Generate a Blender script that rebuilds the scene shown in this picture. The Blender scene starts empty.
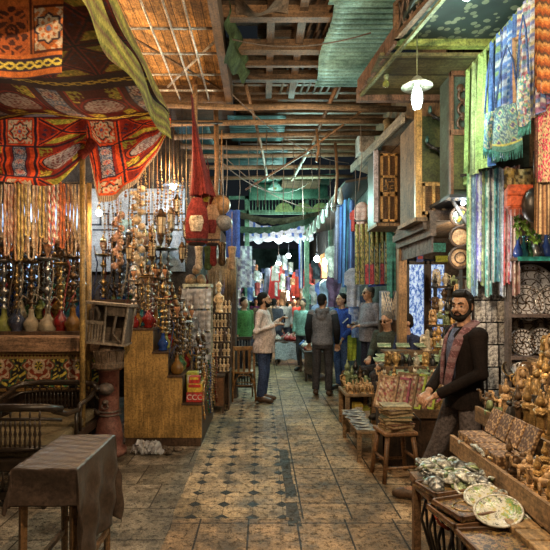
import bpy, math, random
from mathutils import Vector, Matrix, Euler
PI = math.pi
rnd = random.Random(11)
scene = bpy.context.scene
COL = bpy.data.collections.new('souk'); scene.collection.children.link(COL)
FPX, VX, VY, EYE = 480.0, 262.0, 300.0, 1.65

def P(px, py, Y):
    return Vector(((px-VX)/FPX*Y, Y, EYE+(VY-py)/FPX*Y))
def X(px, Y): return (px-VX)/FPX*Y
def Z(py, Y): return EYE+(VY-py)/FPX*Y

# ------------------------------------------------------------------ mesh builder
class MB:
    def __init__(s):
        s.v = []; s.f = []; s.sm = []; s.c = []; s.hascol = False; s.cur = (1, 1, 1); s.M = None
    def add(s, vs, fs, smooth=False, cols=None):
        b = len(s.v)
        for i, p in enumerate(vs):
            p = Vector(p)
            if s.M is not None: p = s.M @ p
            s.v.append(p)
            s.c.append(cols[i] if cols else s.cur)
        if cols: s.hascol = True
        for f in fs:
            s.f.append(tuple(b+i for i in f)); s.sm.append(smooth)
        return s
    def color(s, c): s.cur = c; s.hascol = True; return s
    def box(s, lo, hi, bev=0.0):
        x0, y0, z0 = lo; x1, y1, z1 = hi
        if bev <= 0:
            vs = [(x0,y0,z0),(x1,y0,z0),(x1,y1,z0),(x0,y1,z0),(x0,y0,z1),(x1,y0,z1),(x1,y1,z1),(x0,y1,z1)]
            fs = [(0,3,2,1),(4,5,6,7),(0,1,5,4),(1,2,6,5),(2,3,7,6),(3,0,4,7)]
            return s.add(vs, fs)
        b = bev
        ring = lambda z, i: [(x0+i,y0+b*(i==0),z),(x0+b*(i==0)+i*(i!=0),y0+i,z)]
        def rg(z, d):
            c = b if d == 0 else b*0.6
            xa, xb, ya, yb = x0+d, x1-d, y0+d, y1-d
            return [(xa+c,ya,z),(xb-c,ya,z),(xb,ya+c,z),(xb,yb-c,z),(xb-c,yb,z),(xa+c,yb,z),(xa,yb-c,z),(xa,ya+c,z)]
        vs = rg(z0, b*.7)+rg(z0+b, 0)+rg(z1-b, 0)+rg(z1, b*.7)
        fs = [tuple(reversed(range(8))), tuple(range(24, 32))]
        for k in range(3):
            for i in range(8):
                j = (i+1) % 8
                fs.append((k*8+i, k*8+j, k*8+8+j, k*8+8+i))
        return s.add(vs, fs)
    def obox(s, c, size, rot=(0,0,0), bev=0.0):
        old = s.M
        m = Matrix.Translation(Vector(c)) @ Euler(rot).to_matrix().to_4x4()
        s.M = m if old is None else old @ m
        h = Vector(size)/2
        s.box(tuple(-h), tuple(h), bev); s.M = old; return s
    def ring_frame(s, d):
        d = d.normalized()
        a = Vector((0,0,1)) if abs(d.z) < .9 else Vector((1,0,0))
        u = d.cross(a).normalized(); w = d.cross(u).normalized()
        return u, w
    def tube(s, p0, p1, r0, r1=None, n=8, smooth=True):
        return s.path([p0, p1], [r0, r0 if r1 is None else r1], n, smooth)
    def path(s, pts, r, n=6, smooth=True, flat=1.0):
        pts = [Vector(p) for p in pts]
        rs = list(r) if isinstance(r, (list, tuple)) else [r]*len(pts)
        vs = []; fs = []; u = None
        for i, p in enumerate(pts):
            d = (pts[min(i+1, len(pts)-1)]-pts[max(i-1, 0)])
            if d.length < 1e-9: d = Vector((0,0,1))
            d.normalize()
            if u is None: u, w = s.ring_frame(d)
            else:
                u = (u-d*u.dot(d))
                if u.length < 1e-6: u, w = s.ring_frame(d)
                u.normalize(); w = d.cross(u)
            for k in range(n):
                a = 2*PI*k/n
                vs.append(p+u*(math.cos(a)*rs[i])+w*(math.sin(a)*rs[i]*flat))
        for i in range(len(pts)-1):
            for k in range(n):
                j = (k+1) % n
                fs.append((i*n+k, i*n+j, i*n+n+j, i*n+n+k))
        fs.append(tuple(reversed(range(n)))); fs.append(tuple((len(pts)-1)*n+k for k in range(n)))
        return s.add(vs, fs, smooth)
    def lathe(s, prof, n=14, at=(0,0,0), smooth=True, sx=1, sy=1):
        at = Vector(at); vs = []; fs = []
        for (r, z) in prof:
            for k in range(n):
                a = 2*PI*k/n
                vs.append(at+Vector((max(r, 1e-4)*math.cos(a)*sx, max(r, 1e-4)*math.sin(a)*sy, z)))
        for i in range(len(prof)-1):
            for k in range(n):
                j = (k+1) % n
                fs.append((i*n+k, i*n+j, i*n+n+j, i*n+n+k))
        fs.append(tuple(reversed(range(n)))); fs.append(tuple((len(prof)-1)*n+k for k in range(n)))
        return s.add(vs, fs, smooth)
    def ball(s, c, r, n=10, m=7):
        rx, ry, rz = r if isinstance(r, (tuple, list)) else (r, r, r)
        prof = [(math.sin(PI*i/m), -math.cos(PI*i/m)) for i in range(m+1)]
        c = Vector(c); vs = []; fs = []
        for (q, z) in prof:
            for k in range(n):
                a = 2*PI*k/n
                vs.append(c+Vector((max(q, 1e-3)*math.cos(a)*rx, max(q, 1e-3)*math.sin(a)*ry, z*rz)))
        for i in range(m):
            for k in range(n):
                j = (k+1) % n
                fs.append((i*n+k, i*n+j, i*n+n+j, i*n+n+k))
        return s.add(vs, fs, True)
    def loft(s, rings, n=16):
        """rings: (centre, rx, ry[, rotz]) stacked ellipses in XY planes"""
        vs = []; fs = []
        for rg in rings:
            c = Vector(rg[0]); rx, ry = rg[1], rg[2]; rz = rg[3] if len(rg) > 3 else 0
            for k in range(n):
                a = 2*PI*k/n
                x, y = rx*math.cos(a), ry*math.sin(a)
                vs.append(c+Vector((x*math.cos(rz)-y*math.sin(rz), x*math.sin(rz)+y*math.cos(rz), 0)))
        for i in range(len(rings)-1):
            for k in range(n):
                j = (k+1) % n
                fs.append((i*n+k, i*n+j, i*n+n+j, i*n+n+k))
        fs.append(tuple(reversed(range(n)))); fs.append(tuple((len(rings)-1)*n+k for k in range(n)))
        return s.add(vs, fs, True)
    def grid(s, fn, nu, nv, col=None, smooth=True):
        vs = []; cs = []; fs = []
        for j in range(nv+1):
            for i in range(nu+1):
                u, v = i/nu, j/nv
                vs.append(fn(u, v))
                if col: cs.append(col(u, v))
        for j in range(nv):
            for i in range(nu):
                a = j*(nu+1)+i
                fs.append((a, a+1, a+nu+2, a+nu+1))
        return s.add(vs, fs, smooth, cs if col else None)
    def prism(s, poly, y0, y1):
        """polygon in (x, z) extruded along y"""
        n = len(poly)
        vs = [(x, y0, z) for x, z in poly]+[(x, y1, z) for x, z in poly]
        fs = [tuple(range(n)), tuple(reversed(range(n, 2*n)))]
        for i in range(n):
            j = (i+1) % n
            fs.append((j, i, i+n, j+n))
        return s.add(vs, fs)
    def mesh(s, name):
        me = bpy.data.meshes.new(name)
        me.from_pydata([tuple(p) for p in s.v], [], s.f)
        me.polygons.foreach_set('use_smooth', s.sm)
        if s.hascol:
            at = me.color_attributes.new('Col', 'FLOAT_COLOR', 'POINT')
            flat = []
            for c in s.c: flat.extend((c[0], c[1], c[2], 1.0))
            at.data.foreach_set('color', flat)
        me.update()
        return me
    def build(s, name, mat, parent=None, loc=None, rz=0):
        return link(name, s.mesh(name), mat, parent, loc, rz)

def link(name, me, mat, parent=None, loc=None, rz=0):
    o = bpy.data.objects.new(name, me); COL.objects.link(o)
    if mat is not None:
        me.materials.clear(); me.materials.append(mat)
    if parent is not None: o.parent = parent
    if loc is not None: o.location = loc
    if rz: o.rotation_euler = (0, 0, rz)
    return o

def remeshed(mb, name, voxel, smooth=4):
    """union of closed shells as one continuous surface"""
    me = mb.mesh(name+'_tmp'); o = bpy.data.objects.new(name+'_tmp', me); COL.objects.link(o)
    m = o.modifiers.new('r', 'REMESH'); m.mode = 'VOXEL'; m.voxel_size = voxel; m.use_smooth_shade = True
    if smooth:
        m = o.modifiers.new('s', 'SMOOTH'); m.factor = .5; m.iterations = smooth
    dg = bpy.context.evaluated_depsgraph_get()
    out = bpy.data.meshes.new_from_object(o.evaluated_get(dg))
    out.name = name
    bpy.data.objects.remove(o); bpy.data.meshes.remove(me)
    return out

USED = {}
def tag(o, label, cat, group=None, kind=None):
    o['label'] = label; o['category'] = cat
    if group: o['group'] = group
    if kind: o['kind'] = kind
    return o
def thing(name, label, cat, loc=(0,0,0), rz=0, group=None):
    o = bpy.data.objects.new(name, None); COL.objects.link(o)
    o.empty_display_size = .1
    o.location = loc; o.rotation_euler = (0, 0, rz)
    return tag(o, label, cat, group)
def struct(name, mb, mat):
    o = mb.build(name, mat); o['kind'] = 'structure'; return o
KIDS = {}
def children(o): return [c for c in COL.objects if c.parent == o]
def snapshot(o):
    """the tree under a prototype, read once"""
    return (o, [snapshot(c) for c in children(o)])
def copy_snap(sn, parent=None, mats=None):
    o, kids = sn
    c = o.copy(); COL.objects.link(c)
    if parent is not None: c.parent = parent
    if mats:
        k = o.name.split('.')[0]
        if k in mats and c.type == 'MESH':
            c.material_slots[0].link = 'OBJECT'; c.material_slots[0].material = mats[k]
    for ch in kids: copy_snap(ch, c, mats)
    return c
class Proto:
    """first use moves the prototype itself, later uses are copies"""
    def __init__(s, root): s.root = root; s.used = False; s.sn = snapshot(root)
    def put(s, loc, rz=0, label=None, group=None, scale=None, mats=None, rot=None):
        if not s.used:
            o = s.root; s.used = True
            if mats:
                def rec(sn):
                    q = sn[0]; k = q.name.split('.')[0]
                    if k in mats and q.type == 'MESH':
                        q.material_slots[0].link = 'OBJECT'; q.material_slots[0].material = mats[k]
                    for ch in sn[1]: rec(ch)
                rec(s.sn)
        else: o = copy_snap(s.sn, None, mats)
        o.location = loc; o.rotation_euler = rot if rot else (0, 0, rz)
        if scale: o.scale = (scale,)*3 if not isinstance(scale, (tuple, list)) else scale
        else: o.scale = (1, 1, 1)
        if label: o['label'] = label
        if group: o['group'] = group
        return o
ORD = ['first','second','third','fourth','fifth','sixth','seventh','eighth','ninth','tenth','eleventh','twelfth','thirteenth','fourteenth','fifteenth','sixteenth','seventeenth','eighteenth','nineteenth','twentieth']

# ------------------------------------------------------------------ node helper
class N:
    def __init__(s, nt, k): s.nt = nt; s.k = k
    def __rsub__(s, o): return (s*-1.0)+o
    def _m(s, op, o=None, p=None, clamp=False):
        n = s.nt.nodes.new('ShaderNodeMath'); n.operation = op; n.use_clamp = clamp
        for i, q in enumerate((s, o, p)):
            if q is None: continue
            if isinstance(q, N): s.nt.links.new(q.k, n.inputs[i])
            else: n.inputs[i].default_value = q
        return N(s.nt, n.outputs[0])
    def __add__(s, o): return s._m('ADD', o)
    def __radd__(s, o): return s._m('ADD', o)
    def __sub__(s, o): return s._m('SUBTRACT', o)
    def __mul__(s, o): return s._m('MULTIPLY', o)
    def __rmul__(s, o): return s._m('MULTIPLY', o)
    def __truediv__(s, o): return s._m('DIVIDE', o)
    def fract(s): return s._m('FRACT')
    def floor(s): return s._m('FLOOR')
    def abs(s): return s._m('ABSOLUTE')
    def lt(s, o): return s._m('LESS_THAN', o)
    def gt(s, o): return s._m('GREATER_THAN', o)
    def mn(s, o): return s._m('MINIMUM', o)
    def mx(s, o): return s._m('MAXIMUM', o)
    def sin(s): return s._m('SINE')
    def inv(s): return (s*-1.0)+1.0
class Sh:
    def __init__(s, name):
        s.m = bpy.data.materials.new(name); s.m.use_nodes = True
        s.nt = s.m.node_tree; s.b = s.nt.nodes['Principled BSDF']
    def new(s, t): return s.nt.nodes.new(t)
    def coord(s, which='Object'):
        n = s.new('ShaderNodeTexCoord'); return n.outputs[which]
    def pos(s):
        g = s.new('ShaderNodeNewGeometry'); x = s.new('ShaderNodeSeparateXYZ')
        s.nt.links.new(g.outputs['Position'], x.inputs[0])
        return N(s.nt, x.outputs[0]), N(s.nt, x.outputs[1]), N(s.nt, x.outputs[2]), g.outputs['Position']
    def objxyz(s):
        x = s.new('ShaderNodeSeparateXYZ'); c = s.coord('Object'); s.nt.links.new(c, x.inputs[0])
        return N(s.nt, x.outputs[0]), N(s.nt, x.outputs[1]), N(s.nt, x.outputs[2]), c
    def noise(s, vec, scale, detail=5, rough=.6, stretch=None):
        if stretch:
            mp = s.new('ShaderNodeMapping'); mp.inputs['Scale'].default_value = stretch
            s.nt.links.new(vec, mp.inputs[0]); vec = mp.outputs[0]
        n = s.new('ShaderNodeTexNoise'); n.inputs['Scale'].default_value = scale
        n.inputs['Detail'].default_value = detail; n.inputs['Roughness'].default_value = rough
        s.nt.links.new(vec, n.inputs['Vector'])
        return N(s.nt, n.outputs[0])
    def voronoi(s, vec, scale, feature='F1', out=0):
        n = s.new('ShaderNodeTexVoronoi'); n.feature = feature; n.inputs['Scale'].default_value = scale
        s.nt.links.new(vec, n.inputs['Vector']); return n.outputs[out]
    def mix(s, f, a, b):
        n = s.new('ShaderNodeMix'); n.data_type = 'RGBA'
        fi, ai, bi = n.inputs[0], n.inputs[6], n.inputs[7]
        if isinstance(f, N): s.nt.links.new(f.k, fi)
        else: fi.default_value = f
        for q, k in ((a, ai), (b, bi)):
            if isinstance(q, (tuple, list)): k.default_value = (*q[:3], 1)
            else: s.nt.links.new(q, k)
        return n.outputs[2]
    def scale(s, colr, fac):
        n = s.new('ShaderNodeVectorMath'); n.operation = 'SCALE'
        s.nt.links.new(colr, n.inputs[0])
        if isinstance(fac, N): s.nt.links.new(fac.k, n.inputs['Scale'])
        else: n.inputs['Scale'].default_value = fac
        return n.outputs[0]
    def ramp(s, f, lo, hi):
        n = s.new('ShaderNodeMapRange'); n.inputs[1].default_value = lo; n.inputs[2].default_value = hi
        s.nt.links.new(f.k, n.inputs[0]); return N(s.nt, n.outputs[0])
    def grime(s, vec, amount=.6):
        """dirt that sits in blotches and specks on the surface itself"""
        a = s.ramp(s.noise(vec, 3.7, 8, .78), .40, .58); b = s.ramp(s.noise(vec, 48, 3, .7), .36, .56)
        return (a*(.55*amount)+(1-.55*amount))*(b*(.6*amount)+(1-.6*amount))*(1+.25*amount)
    def rand(s):
        n = s.new('ShaderNodeObjectInfo'); return N(s.nt, n.outputs['Random'])
    def fin(s, colr, rough=.6, metal=0, bump=None, bstr=.3, bdist=.01):
        if isinstance(colr, (tuple, list)): s.b.inputs['Base Color'].default_value = (*colr[:3], 1)
        else: s.nt.links.new(colr, s.b.inputs['Base Color'])
        if isinstance(rough, N): s.nt.links.new(rough.k, s.b.inputs['Roughness'])
        else: s.b.inputs['Roughness'].default_value = rough
        s.b.inputs['Metallic'].default_value = metal
        if bump is not None:
            n = s.new('ShaderNodeBump'); n.inputs['Strength'].default_value = bstr; n.inputs['Distance'].default_value = bdist
            s.nt.links.new(bump.k, n.inputs['Height']); s.nt.links.new(n.outputs[0], s.b.inputs['Normal'])
        return s.m

MATS = {}
def mat(name, base, rough=.6, metal=0, var=.45, scale=14, bump=.25, jit=.35, col2=None, stretch=None, bdist=.008, grime=.75):
    """plain surface broken up by noise; every object differs a little in tone"""
    if name in MATS: return MATS[name]
    h = Sh(name); c = h.coord('Object')
    nz = h.noise(c, scale, 6, .65, stretch)
    f = h.ramp(nz, .32, .68)
    lo = tuple(x*(1-var) for x in base); hi = col2 if col2 else tuple(min(1, x*(1+var)) for x in base)
    k = h.mix(f, lo, hi)
    k = h.scale(k, h.grime(c, grime))
    if jit: k = h.scale(k, h.rand()*(2*jit)+(1-jit))
    MATS[name] = h.fin(k, rough, metal, nz if bump else None, bump, bdist)
    if rough > .75: h.b.inputs['Specular IOR Level'].default_value = .15
    return MATS[name]
def wood(name, base, rough=.6, axis=2, plank=0, dark=.35, scale=6, jit=.25, bump=.35):
    """long grain; plank>0 adds board joints across the given plank width"""
    if name in MATS: return MATS[name]
    h = Sh(name); x, y, z, c = h.objxyz()
    st = [9, 9, 9]; st[axis] = .7
    g = h.noise(c, scale, 7, .7, tuple(st)); big = h.noise(c, 2.2, 4, .6)
    f = h.ramp(g, .3, .7)
    k = h.mix(f, tuple(q*dark for q in base), tuple(min(1, q*1.35) for q in base))
    k = h.scale(k, h.ramp(big, .2, .8)*.7+.6)
    bmp = g
    if plank:
        t = (x if axis != 0 else z) if axis != 1 else x
        if axis == 0: t = y
        fr = (t/plank).fract(); line = (fr-.5).abs().gt(.46)
        idx = (t/plank).floor(); tone = ((idx*12.9898).sin()*43758.5).fract()
        k = h.scale(k, tone*.6+.65)
        k = h.mix(line, k, tuple(q*.12 for q in base))
        bmp = g*.3+line.inv()
    k = h.scale(k, h.grime(c, .9))
    if jit: k = h.scale(k, h.rand()*(2*jit)+(1-jit))
    MATS[name] = h.fin(k, rough, 0, bmp, bump, .006)
    return MATS[name]
def metalm(name, base, rough=.32, metal=.9, var=.5, scale=30, jit=.3, bump=.3):
    return mat(name, base, rough, metal, var, scale, bump, jit, bdist=.003)
def vcol(name, rough=.85, fine=160, amp=.35, metal=0, bump=.3, trans=0):
    """colours laid out per vertex (woven / printed pattern), with a weave over them"""
    if name in MATS: return MATS[name]
    h = Sh(name); a = h.new('ShaderNodeAttribute'); a.attribute_name = 'Col'
    c = h.coord('Object'); nz = h.noise(c, fine, 3, .6); big = h.noise(c, 5, 4, .6)
    k = h.scale(a.outputs[0], h.ramp(nz, .3, .7)*(2*amp)+(1-amp))
    k = h.scale(k, h.ramp(big, .3, .7)*.4+.8)
    k = h.scale(k, h.grime(c, .7))
    m = h.fin(k, rough, metal, nz, bump, .004)
    if trans:
        t = h.new('ShaderNodeBsdfTranslucent'); h.nt.links.new(k, t.inputs[0])
        mx = h.new('ShaderNodeMixShader'); mx.inputs[0].default_value = trans
        h.nt.links.new(h.b.outputs[0], mx.inputs[1]); h.nt.links.new(t.outputs[0], mx.inputs[2])
        h.nt.links.new(mx.outputs[0], h.nt.nodes['Material Output'].inputs[0])
    MATS[name] = m; return m
def glassm(name, colr, rough=.08, trans=.75):
    if name in MATS: return MATS[name]
    h = Sh(name); c = h.coord('Object'); nz = h.noise(c, 18, 4)
    k = h.mix(h.ramp(nz, .35, .65), tuple(q*.55 for q in colr), colr)
    m = h.fin(k, rough, 0); h.b.inputs['Transmission Weight'].default_value = trans
    MATS[name] = m; return m
def emis(name, colr, strength):
    if name in MATS: return MATS[name]
    h = Sh(name); h.fin(colr, .4)
    h.b.inputs['Emission Color'].default_value = (*colr, 1); h.b.inputs['Emission Strength'].default_value = strength
    MATS[name] = h.m; return h.m
def lamp(loc, colr, power, radius=.05):  # serves modelled lamps and also added fill lights that have no fixture
    d = bpy.data.lights.new('lamp_or_fill_light', 'POINT'); d.color = colr; d.energy = power; d.shadow_soft_size = radius
    o = bpy.data.objects.new('lamp_or_fill_light', d); COL.objects.link(o); o.location = loc; return o
def hsh(*a):
    x = math.sin(sum(v*w for v, w in zip(a, (127.1, 311.7, 74.7))))*43758.5453
    return x-math.floor(x)
# ------------------------------------------------------------------ camera, world, lamps
cd = bpy.data.cameras.new('camera'); cam = bpy.data.objects.new('camera', cd); COL.objects.link(cam)
cam.location = (0, 0, EYE); cam.rotation_euler = (PI/2, 0, 0)
cd.sensor_width = 36; cd.lens = FPX/550*36; cd.clip_start = .05; cd.clip_end = 200
cd.shift_x = (275-VX)/550; cd.shift_y = (VY-275)/550
scene.camera = cam
w = bpy.data.worlds.new('night'); scene.world = w; w.use_nodes = True
bg = w.node_tree.nodes['Background']; bg.inputs[0].default_value = (.55, .68, .8, 1); bg.inputs[1].default_value = .012
scene.view_settings.view_transform = 'Standard'; scene.view_settings.look = 'None'
scene.view_settings.exposure = 0.45; scene.view_settings.gamma = 1
scene.cycles.use_denoising = True
scene.cycles.max_bounces = 6
scene.cycles.sample_clamp_indirect = 6

WARM = (1, .62, .30); WW = (1, .78, .52); GREENW = (.72, 1, .86); COOL = (.62, .82, 1); TEAL = (.5, 1, .85)

# ------------------------------------------------------------------ floor
def floor_material():
    h = Sh('worn cement tiles'); x, y, z, p = h.pos()
    wob = h.noise(p, 1.3, 3); big = h.noise(p, .9, 5, .65); mid = h.noise(p, 5, 6, .7); fine = h.noise(p, 40, 4, .7)
    def slab(px, py, off, ox=0.0, oy=0.0, g=.012):
        v = (y+oy)/py; row = v.floor(); u = (x+ox)/px+row*off
        fu, fv = u.fract(), v.fract()
        line = ((fu-.5).abs().gt(.5-g/px)).mx((fv-.5).abs().gt(.5-g/py))
        tone = ((u.floor()*12.9898+row*78.233).sin()*4375.85).fract()
        return line, tone
    la, ta = slab(.37, .40, 0, .06, .1, .007)      # plain paving
    lb, tb = slab(.36, .40, 0, .1, .05, .007)       # near the viewer
    lc, tc = slab(.62, .5, .37, .3, .2, .006)  # pale slabs before the shop
    p_ = .235
    u, v = (x+.66)/p_, y/p_
    fu, fv = u.fract(), v.fract()
    au, av = (fu-.5).abs(), (fv-.5).abs()
    d = (au+av).lt(.235)
    inner = (au+av).lt(.10)
    seam = au.gt(.485).mx(av.gt(.485))*.0
    octseam = ((au.lt(.02)).mx(av.lt(.02)))
    td = ((u.floor()*3.7+v.floor()*9.1).sin()*437.5).fract()
    xw = x+(wob-.5)*.10+(mid-.5)*.05
    zl = xw.lt(-.68)
    zo = xw.gt(-.68)*xw.lt(.19)*y.gt(3.62)
    zg = xw.gt(.19)*xw.lt(.285)*y.gt(3.5)*y.lt(5.3)*h.noise(p, 3.1, 5, .7).gt(.43)
    zn = y.lt(3.62)*xw.gt(-.68)
    base = h.scale(h.mix(ta, (.37, .235, .125), (.52, .355, .205)), 1)
    near = h.mix(tb, (.34, .215, .115), (.50, .335, .195))
    left = h.mix(tc, (.22, .18, .13), (.42, .35, .27))
    octo = h.mix(td, (.42, .295, .165), (.54, .39, .235))
    wornd = d*h.noise(p, 7, 3).gt(.36)
    octo = h.mix(octseam*.6, octo, (.10, .07, .045)); octo = h.mix(wornd, octo, (.018, .016, .015))
    col = h.mix(la, base, (.035, .025, .016))
    col = h.mix(zn, col, h.mix(lb, near, (.045, .03, .02)))
    col = h.mix(zo, col, octo)
    col = h.mix(zl, col, h.mix(lc, left, (.06, .045, .03)))
    col = h.mix(zg, col, (.06, .045, .032))
    stain = h.ramp(big, .36, .56); st2 = h.ramp(mid, .34, .6)
    col = h.scale(col, (stain*.7+.35)*(st2*.85+.32))
    pit = h.ramp(h.noise(p, 19, 6, .85), .47, .39)
    col = h.mix(pit*.85, col, (.025, .018, .012))
    pit2 = h.ramp(h.noise(p, 70, 3, .85), .48, .38)
    col = h.mix(pit2*.8, col, (.03, .02, .013))
    chips = h.ramp(h.noise(p, 2.1, 9, .78), .54, .62)
    col = h.mix(chips*.75, col, (.07, .05, .033))
    bm = (la*zl.inv()*zo.inv())*-1.0+fine*.5+mid*1.2-zg-pit*.9
    rough = h.ramp(mid, .3, .7)*.3+.46
    h.b.inputs['Specular IOR Level'].default_value = .25
    return h.fin(col, rough, 0, bm, .6, .012)
struct('floor', MB().box((-7, -2, -.1), (6, 30, 0)), floor_material())

# ------------------------------------------------------------------ walls
plaster = mat('dark plaster', (.075, .06, .05), .9, 0, .5, 5, .5, 0)
palew = mat('pale painted plaster', (.50, .55, .60), .7, 0, .25, 3, .1, 0)
oldwood = wood('old grey timber', (.25, .155, .08), .75, 2, .16, .3)
darkwood = wood('dark stained wood', (.075, .042, .024), .5, 2)
midwood = wood('brown wood', (.24, .13, .062), .55, 2)
midwoodx = wood('brown wood across', (.17, .098, .05), .55, 0)
midwoody = wood('brown wood along', (.15, .085, .045), .6, 1)
ochre = wood('ochre varnished wood', (.56, .32, .10), .45, 2)
roofx = wood('roof boards across', (.10, .062, .036), .8, 0, .17, .25)
goldmat = wood('golden reed matting', (.50, .26, .075), .85, 1, .09, .18, 9)
polem = wood('roof pole wood', (.25, .16, .09), .7, 0)
iron = metalm('black iron', (.05, .045, .042), .5, .7)
rodm = metalm('galvanised rod', (.55, .52, .47), .45, .6)
struct('wall_back_left', MB().box((-5, 8.2, 0), (-1.12, 8.35, 4.5)), plaster)
struct('wall_left', MB().box((-5.1, 0, 0), (-5, 8.2, 4.5)), plaster)
struct('wall_left_far', MB().box((-1.25, 8.35, 0), (-1.12, 24, 3.6)), plaster)
struct('wall_right', MB().box((3.4, -1, 0), (3.5, 7.05, 4.6)), plaster)
struct('wall_right_cross', MB().box((2.72, 7.05, 0), (3.5, 7.15, 3)).box((1.9, 7.05, 2.25), (2.72, 7.15, 3)).box((1.9, 7.05, 0), (2.08, 7.15, 2.25)), plaster)
struct('wall_right_far', MB().box((1.9, 7.15, 0), (2.05, 24, 3.9)), mat('sooty wall', (.06, .065, .06), .9, 0, .5, 4, .5, 0))
struct('wall_right_upper', MB().box((1.9, 4.95, 2.56), (3.4, 8.2, 4.7)), oldwood)
struct('wall_end', MB().box((-4, 21, 0), (5, 21.2, 3.9)), mat('teal tarpaulin', (.05, .11, .10), .8, 0, .6, 2, .3, 0))

# blue-lit shop door at the back of the recess
dr = MB()
bluepane = Sh('blue lit patterned glass')
xx, yy, zz, pp = bluepane.pos()
vn = bluepane.noise(pp, 26, 4, .7, (1, 1, .5)); vm = bluepane.ramp(vn, .44, .56)
cc = bluepane.mix(vm, (.05, .14, .42), (.55, .72, 1.0))
bluepane.fin(cc, .2); bluepane.nt.links.new(cc, bluepane.b.inputs['Emission Color']); bluepane.b.inputs['Emission Strength'].default_value = .55
for i, (a, b) in enumerate(((2.12, 2.40), (2.44, 2.70))):
    f = MB()
    for (lo, hi) in (((a-.02, 7.0, 0), (a+.03, 7.1, 2.22)), ((b-.03, 7.0, 0), (b+.02, 7.1, 2.22)), ((a, 7.0, 2.17), (b, 7.1, 2.22)), ((a, 7.0, .0), (b, 7.1, .5))):
        f.box(lo, hi)
    d = struct('door_%d' % (i+1), f, darkwood)
    MB().box((a+.03, 7.04, .5), (b-.03, 7.06, 2.17)).build('glass_pane', bluepane.m, d)
# blue-white lit shop window behind the water pipes
wf = MB()
for k in range(6): wf.box((-4.85+k*.37, 8.08, .9), (-4.80+k*.37, 8.2, 3.3))
for k in range(5): wf.box((-4.85, 8.08, .9+k*.6), (-2.95, 8.2, .95+k*.6))
win = struct('window_1', wf, darkwood)
pane = Sh('bluish lit frosted panes'); xx, yy, zz, pp = pane.pos()
pn = pane.ramp(pane.noise(pp, 3.2, 3), .38, .66); pc = pane.mix(pn, (.02, .04, .10), (.50, .70, 1.0)); pane.fin(pc, .4)
pane.nt.links.new(pc, pane.b.inputs['Emission Color']); pane.b.inputs['Emission Strength'].default_value = 2.2
MB().box((-4.82, 8.13, .92), (-3.0, 8.15, 3.28)).build('window_pane', pane.m, win)

# ------------------------------------------------------------------ roofs
struct('ceiling_left', MB().box((-3.2, 3.2, 4.28), (-.42, 5.95, 4.32)), goldmat)
struct('ceiling_centre', MB().box((-.42, 3.2, 4.62), (1.25, 5.2, 4.66)).box((-.05, 5.2, 4.62), (1.25, 6.0, 4.66)).box((-.42, 6.0, 4.62), (1.95, 9.6, 4.66)), roofx)
struct('ceiling_back_left', MB().box((-5, 5.95, 4.4), (-.42, 9.6, 4.45)), roofx)
tn = [0]
def trim(mb, m):
    # numbered in the order they are built
    tn[0] += 1; return struct('trim_%d' % tn[0], mb, m)
for x in (-1.0, -.82, -.65, -1.5, -2.0):
    trim(MB().tube((x, 3.3, 4.12), (x, 5.9, 4.10), .011, n=6), rodm)
for y in (3.95, 4.4, 4.85, 5.3, 5.7):
    trim(MB().tube((-3, y, 4.14), (-.45, y, 4.14), .012, n=6), rodm)
trim(MB().tube((-1.12, 5.7, 4.18), (-.42, 4.6, 4.16), .014, n=6), rodm)
trim(MB().tube((-1.3, 4.6, 4.2), (-.5, 5.8, 4.2), .012, n=6), midwoodx)
trim(MB().box((-.44, 3.2, 4.05), (-.36, 6.0, 4.3)), midwoody)                  # timber between the two roofs
trim(MB().box((-3.2, 5.88, 4.08), (-.42, 5.98, 4.28)), midwoodx)
for y, t in ((4.6, .09), (5.2, .11), (5.9, .09), (5.55, .05)):
    trim(MB().box((-.4, y, 4.36), (1.3, y+t, 4.48)), midwoodx)
for x in (.36, .05, .95):
    trim(MB().box((x, 3.4, 4.42), (x+.08, 6.6, 4.58)), midwoody)
for i in range(15):
    y = 6.1+.24*i
    trim(MB().box((-.4, y, 4.50), (1.9, y+.05+.03*hsh(i), 4.60)), midwoodx)
for i in range(9):                                                            # thin battens, slanting
    x0 = .5+i*.09
    trim(MB().tube((x0, 4.2+i*.02, 4.55), (x0-.25, 6.6, 4.5), .018, n=5), midwoody)
for i, y in enumerate((5.84, 6.34, 6.84, 7.4, 7.8, 8.5, 9.2)):
    tilt = (-.03, .02, .03, -.02, .02, 0, .02)[i]
    trim(MB().path([(-1.25, y, 4.0-tilt), (-.3, y+.02, 4.0), (.5, y-.02, 4.0), (1.75, y, 4.0+tilt)], [.042, .038, .04, .036], 8), polem)
for (a, b, r) in (((-.2, 5.9, 4.3), (.1, 8.6, 3.8), .022), ((.95, 6.0, 4.35), (.55, 8.8, 3.85), .03), ((1.3, 6.2, 4.1), (-.25, 7.4, 3.35), .016),
                  ((-.6, 6.2, 4.3), (-.62, 6.25, 2.4), .035), ((1.1, 7.2, 4.0), (1.1, 7.2, 3.1), .025), ((.75, 6.6, 4.0), (.75, 6.6, 3.55), .02)):
    trim(MB().path([a, ((a[0]+b[0])/2+.03, (a[1]+b[1])/2, (a[2]+b[2])/2-.03), b], r, 6), midwood)

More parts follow.
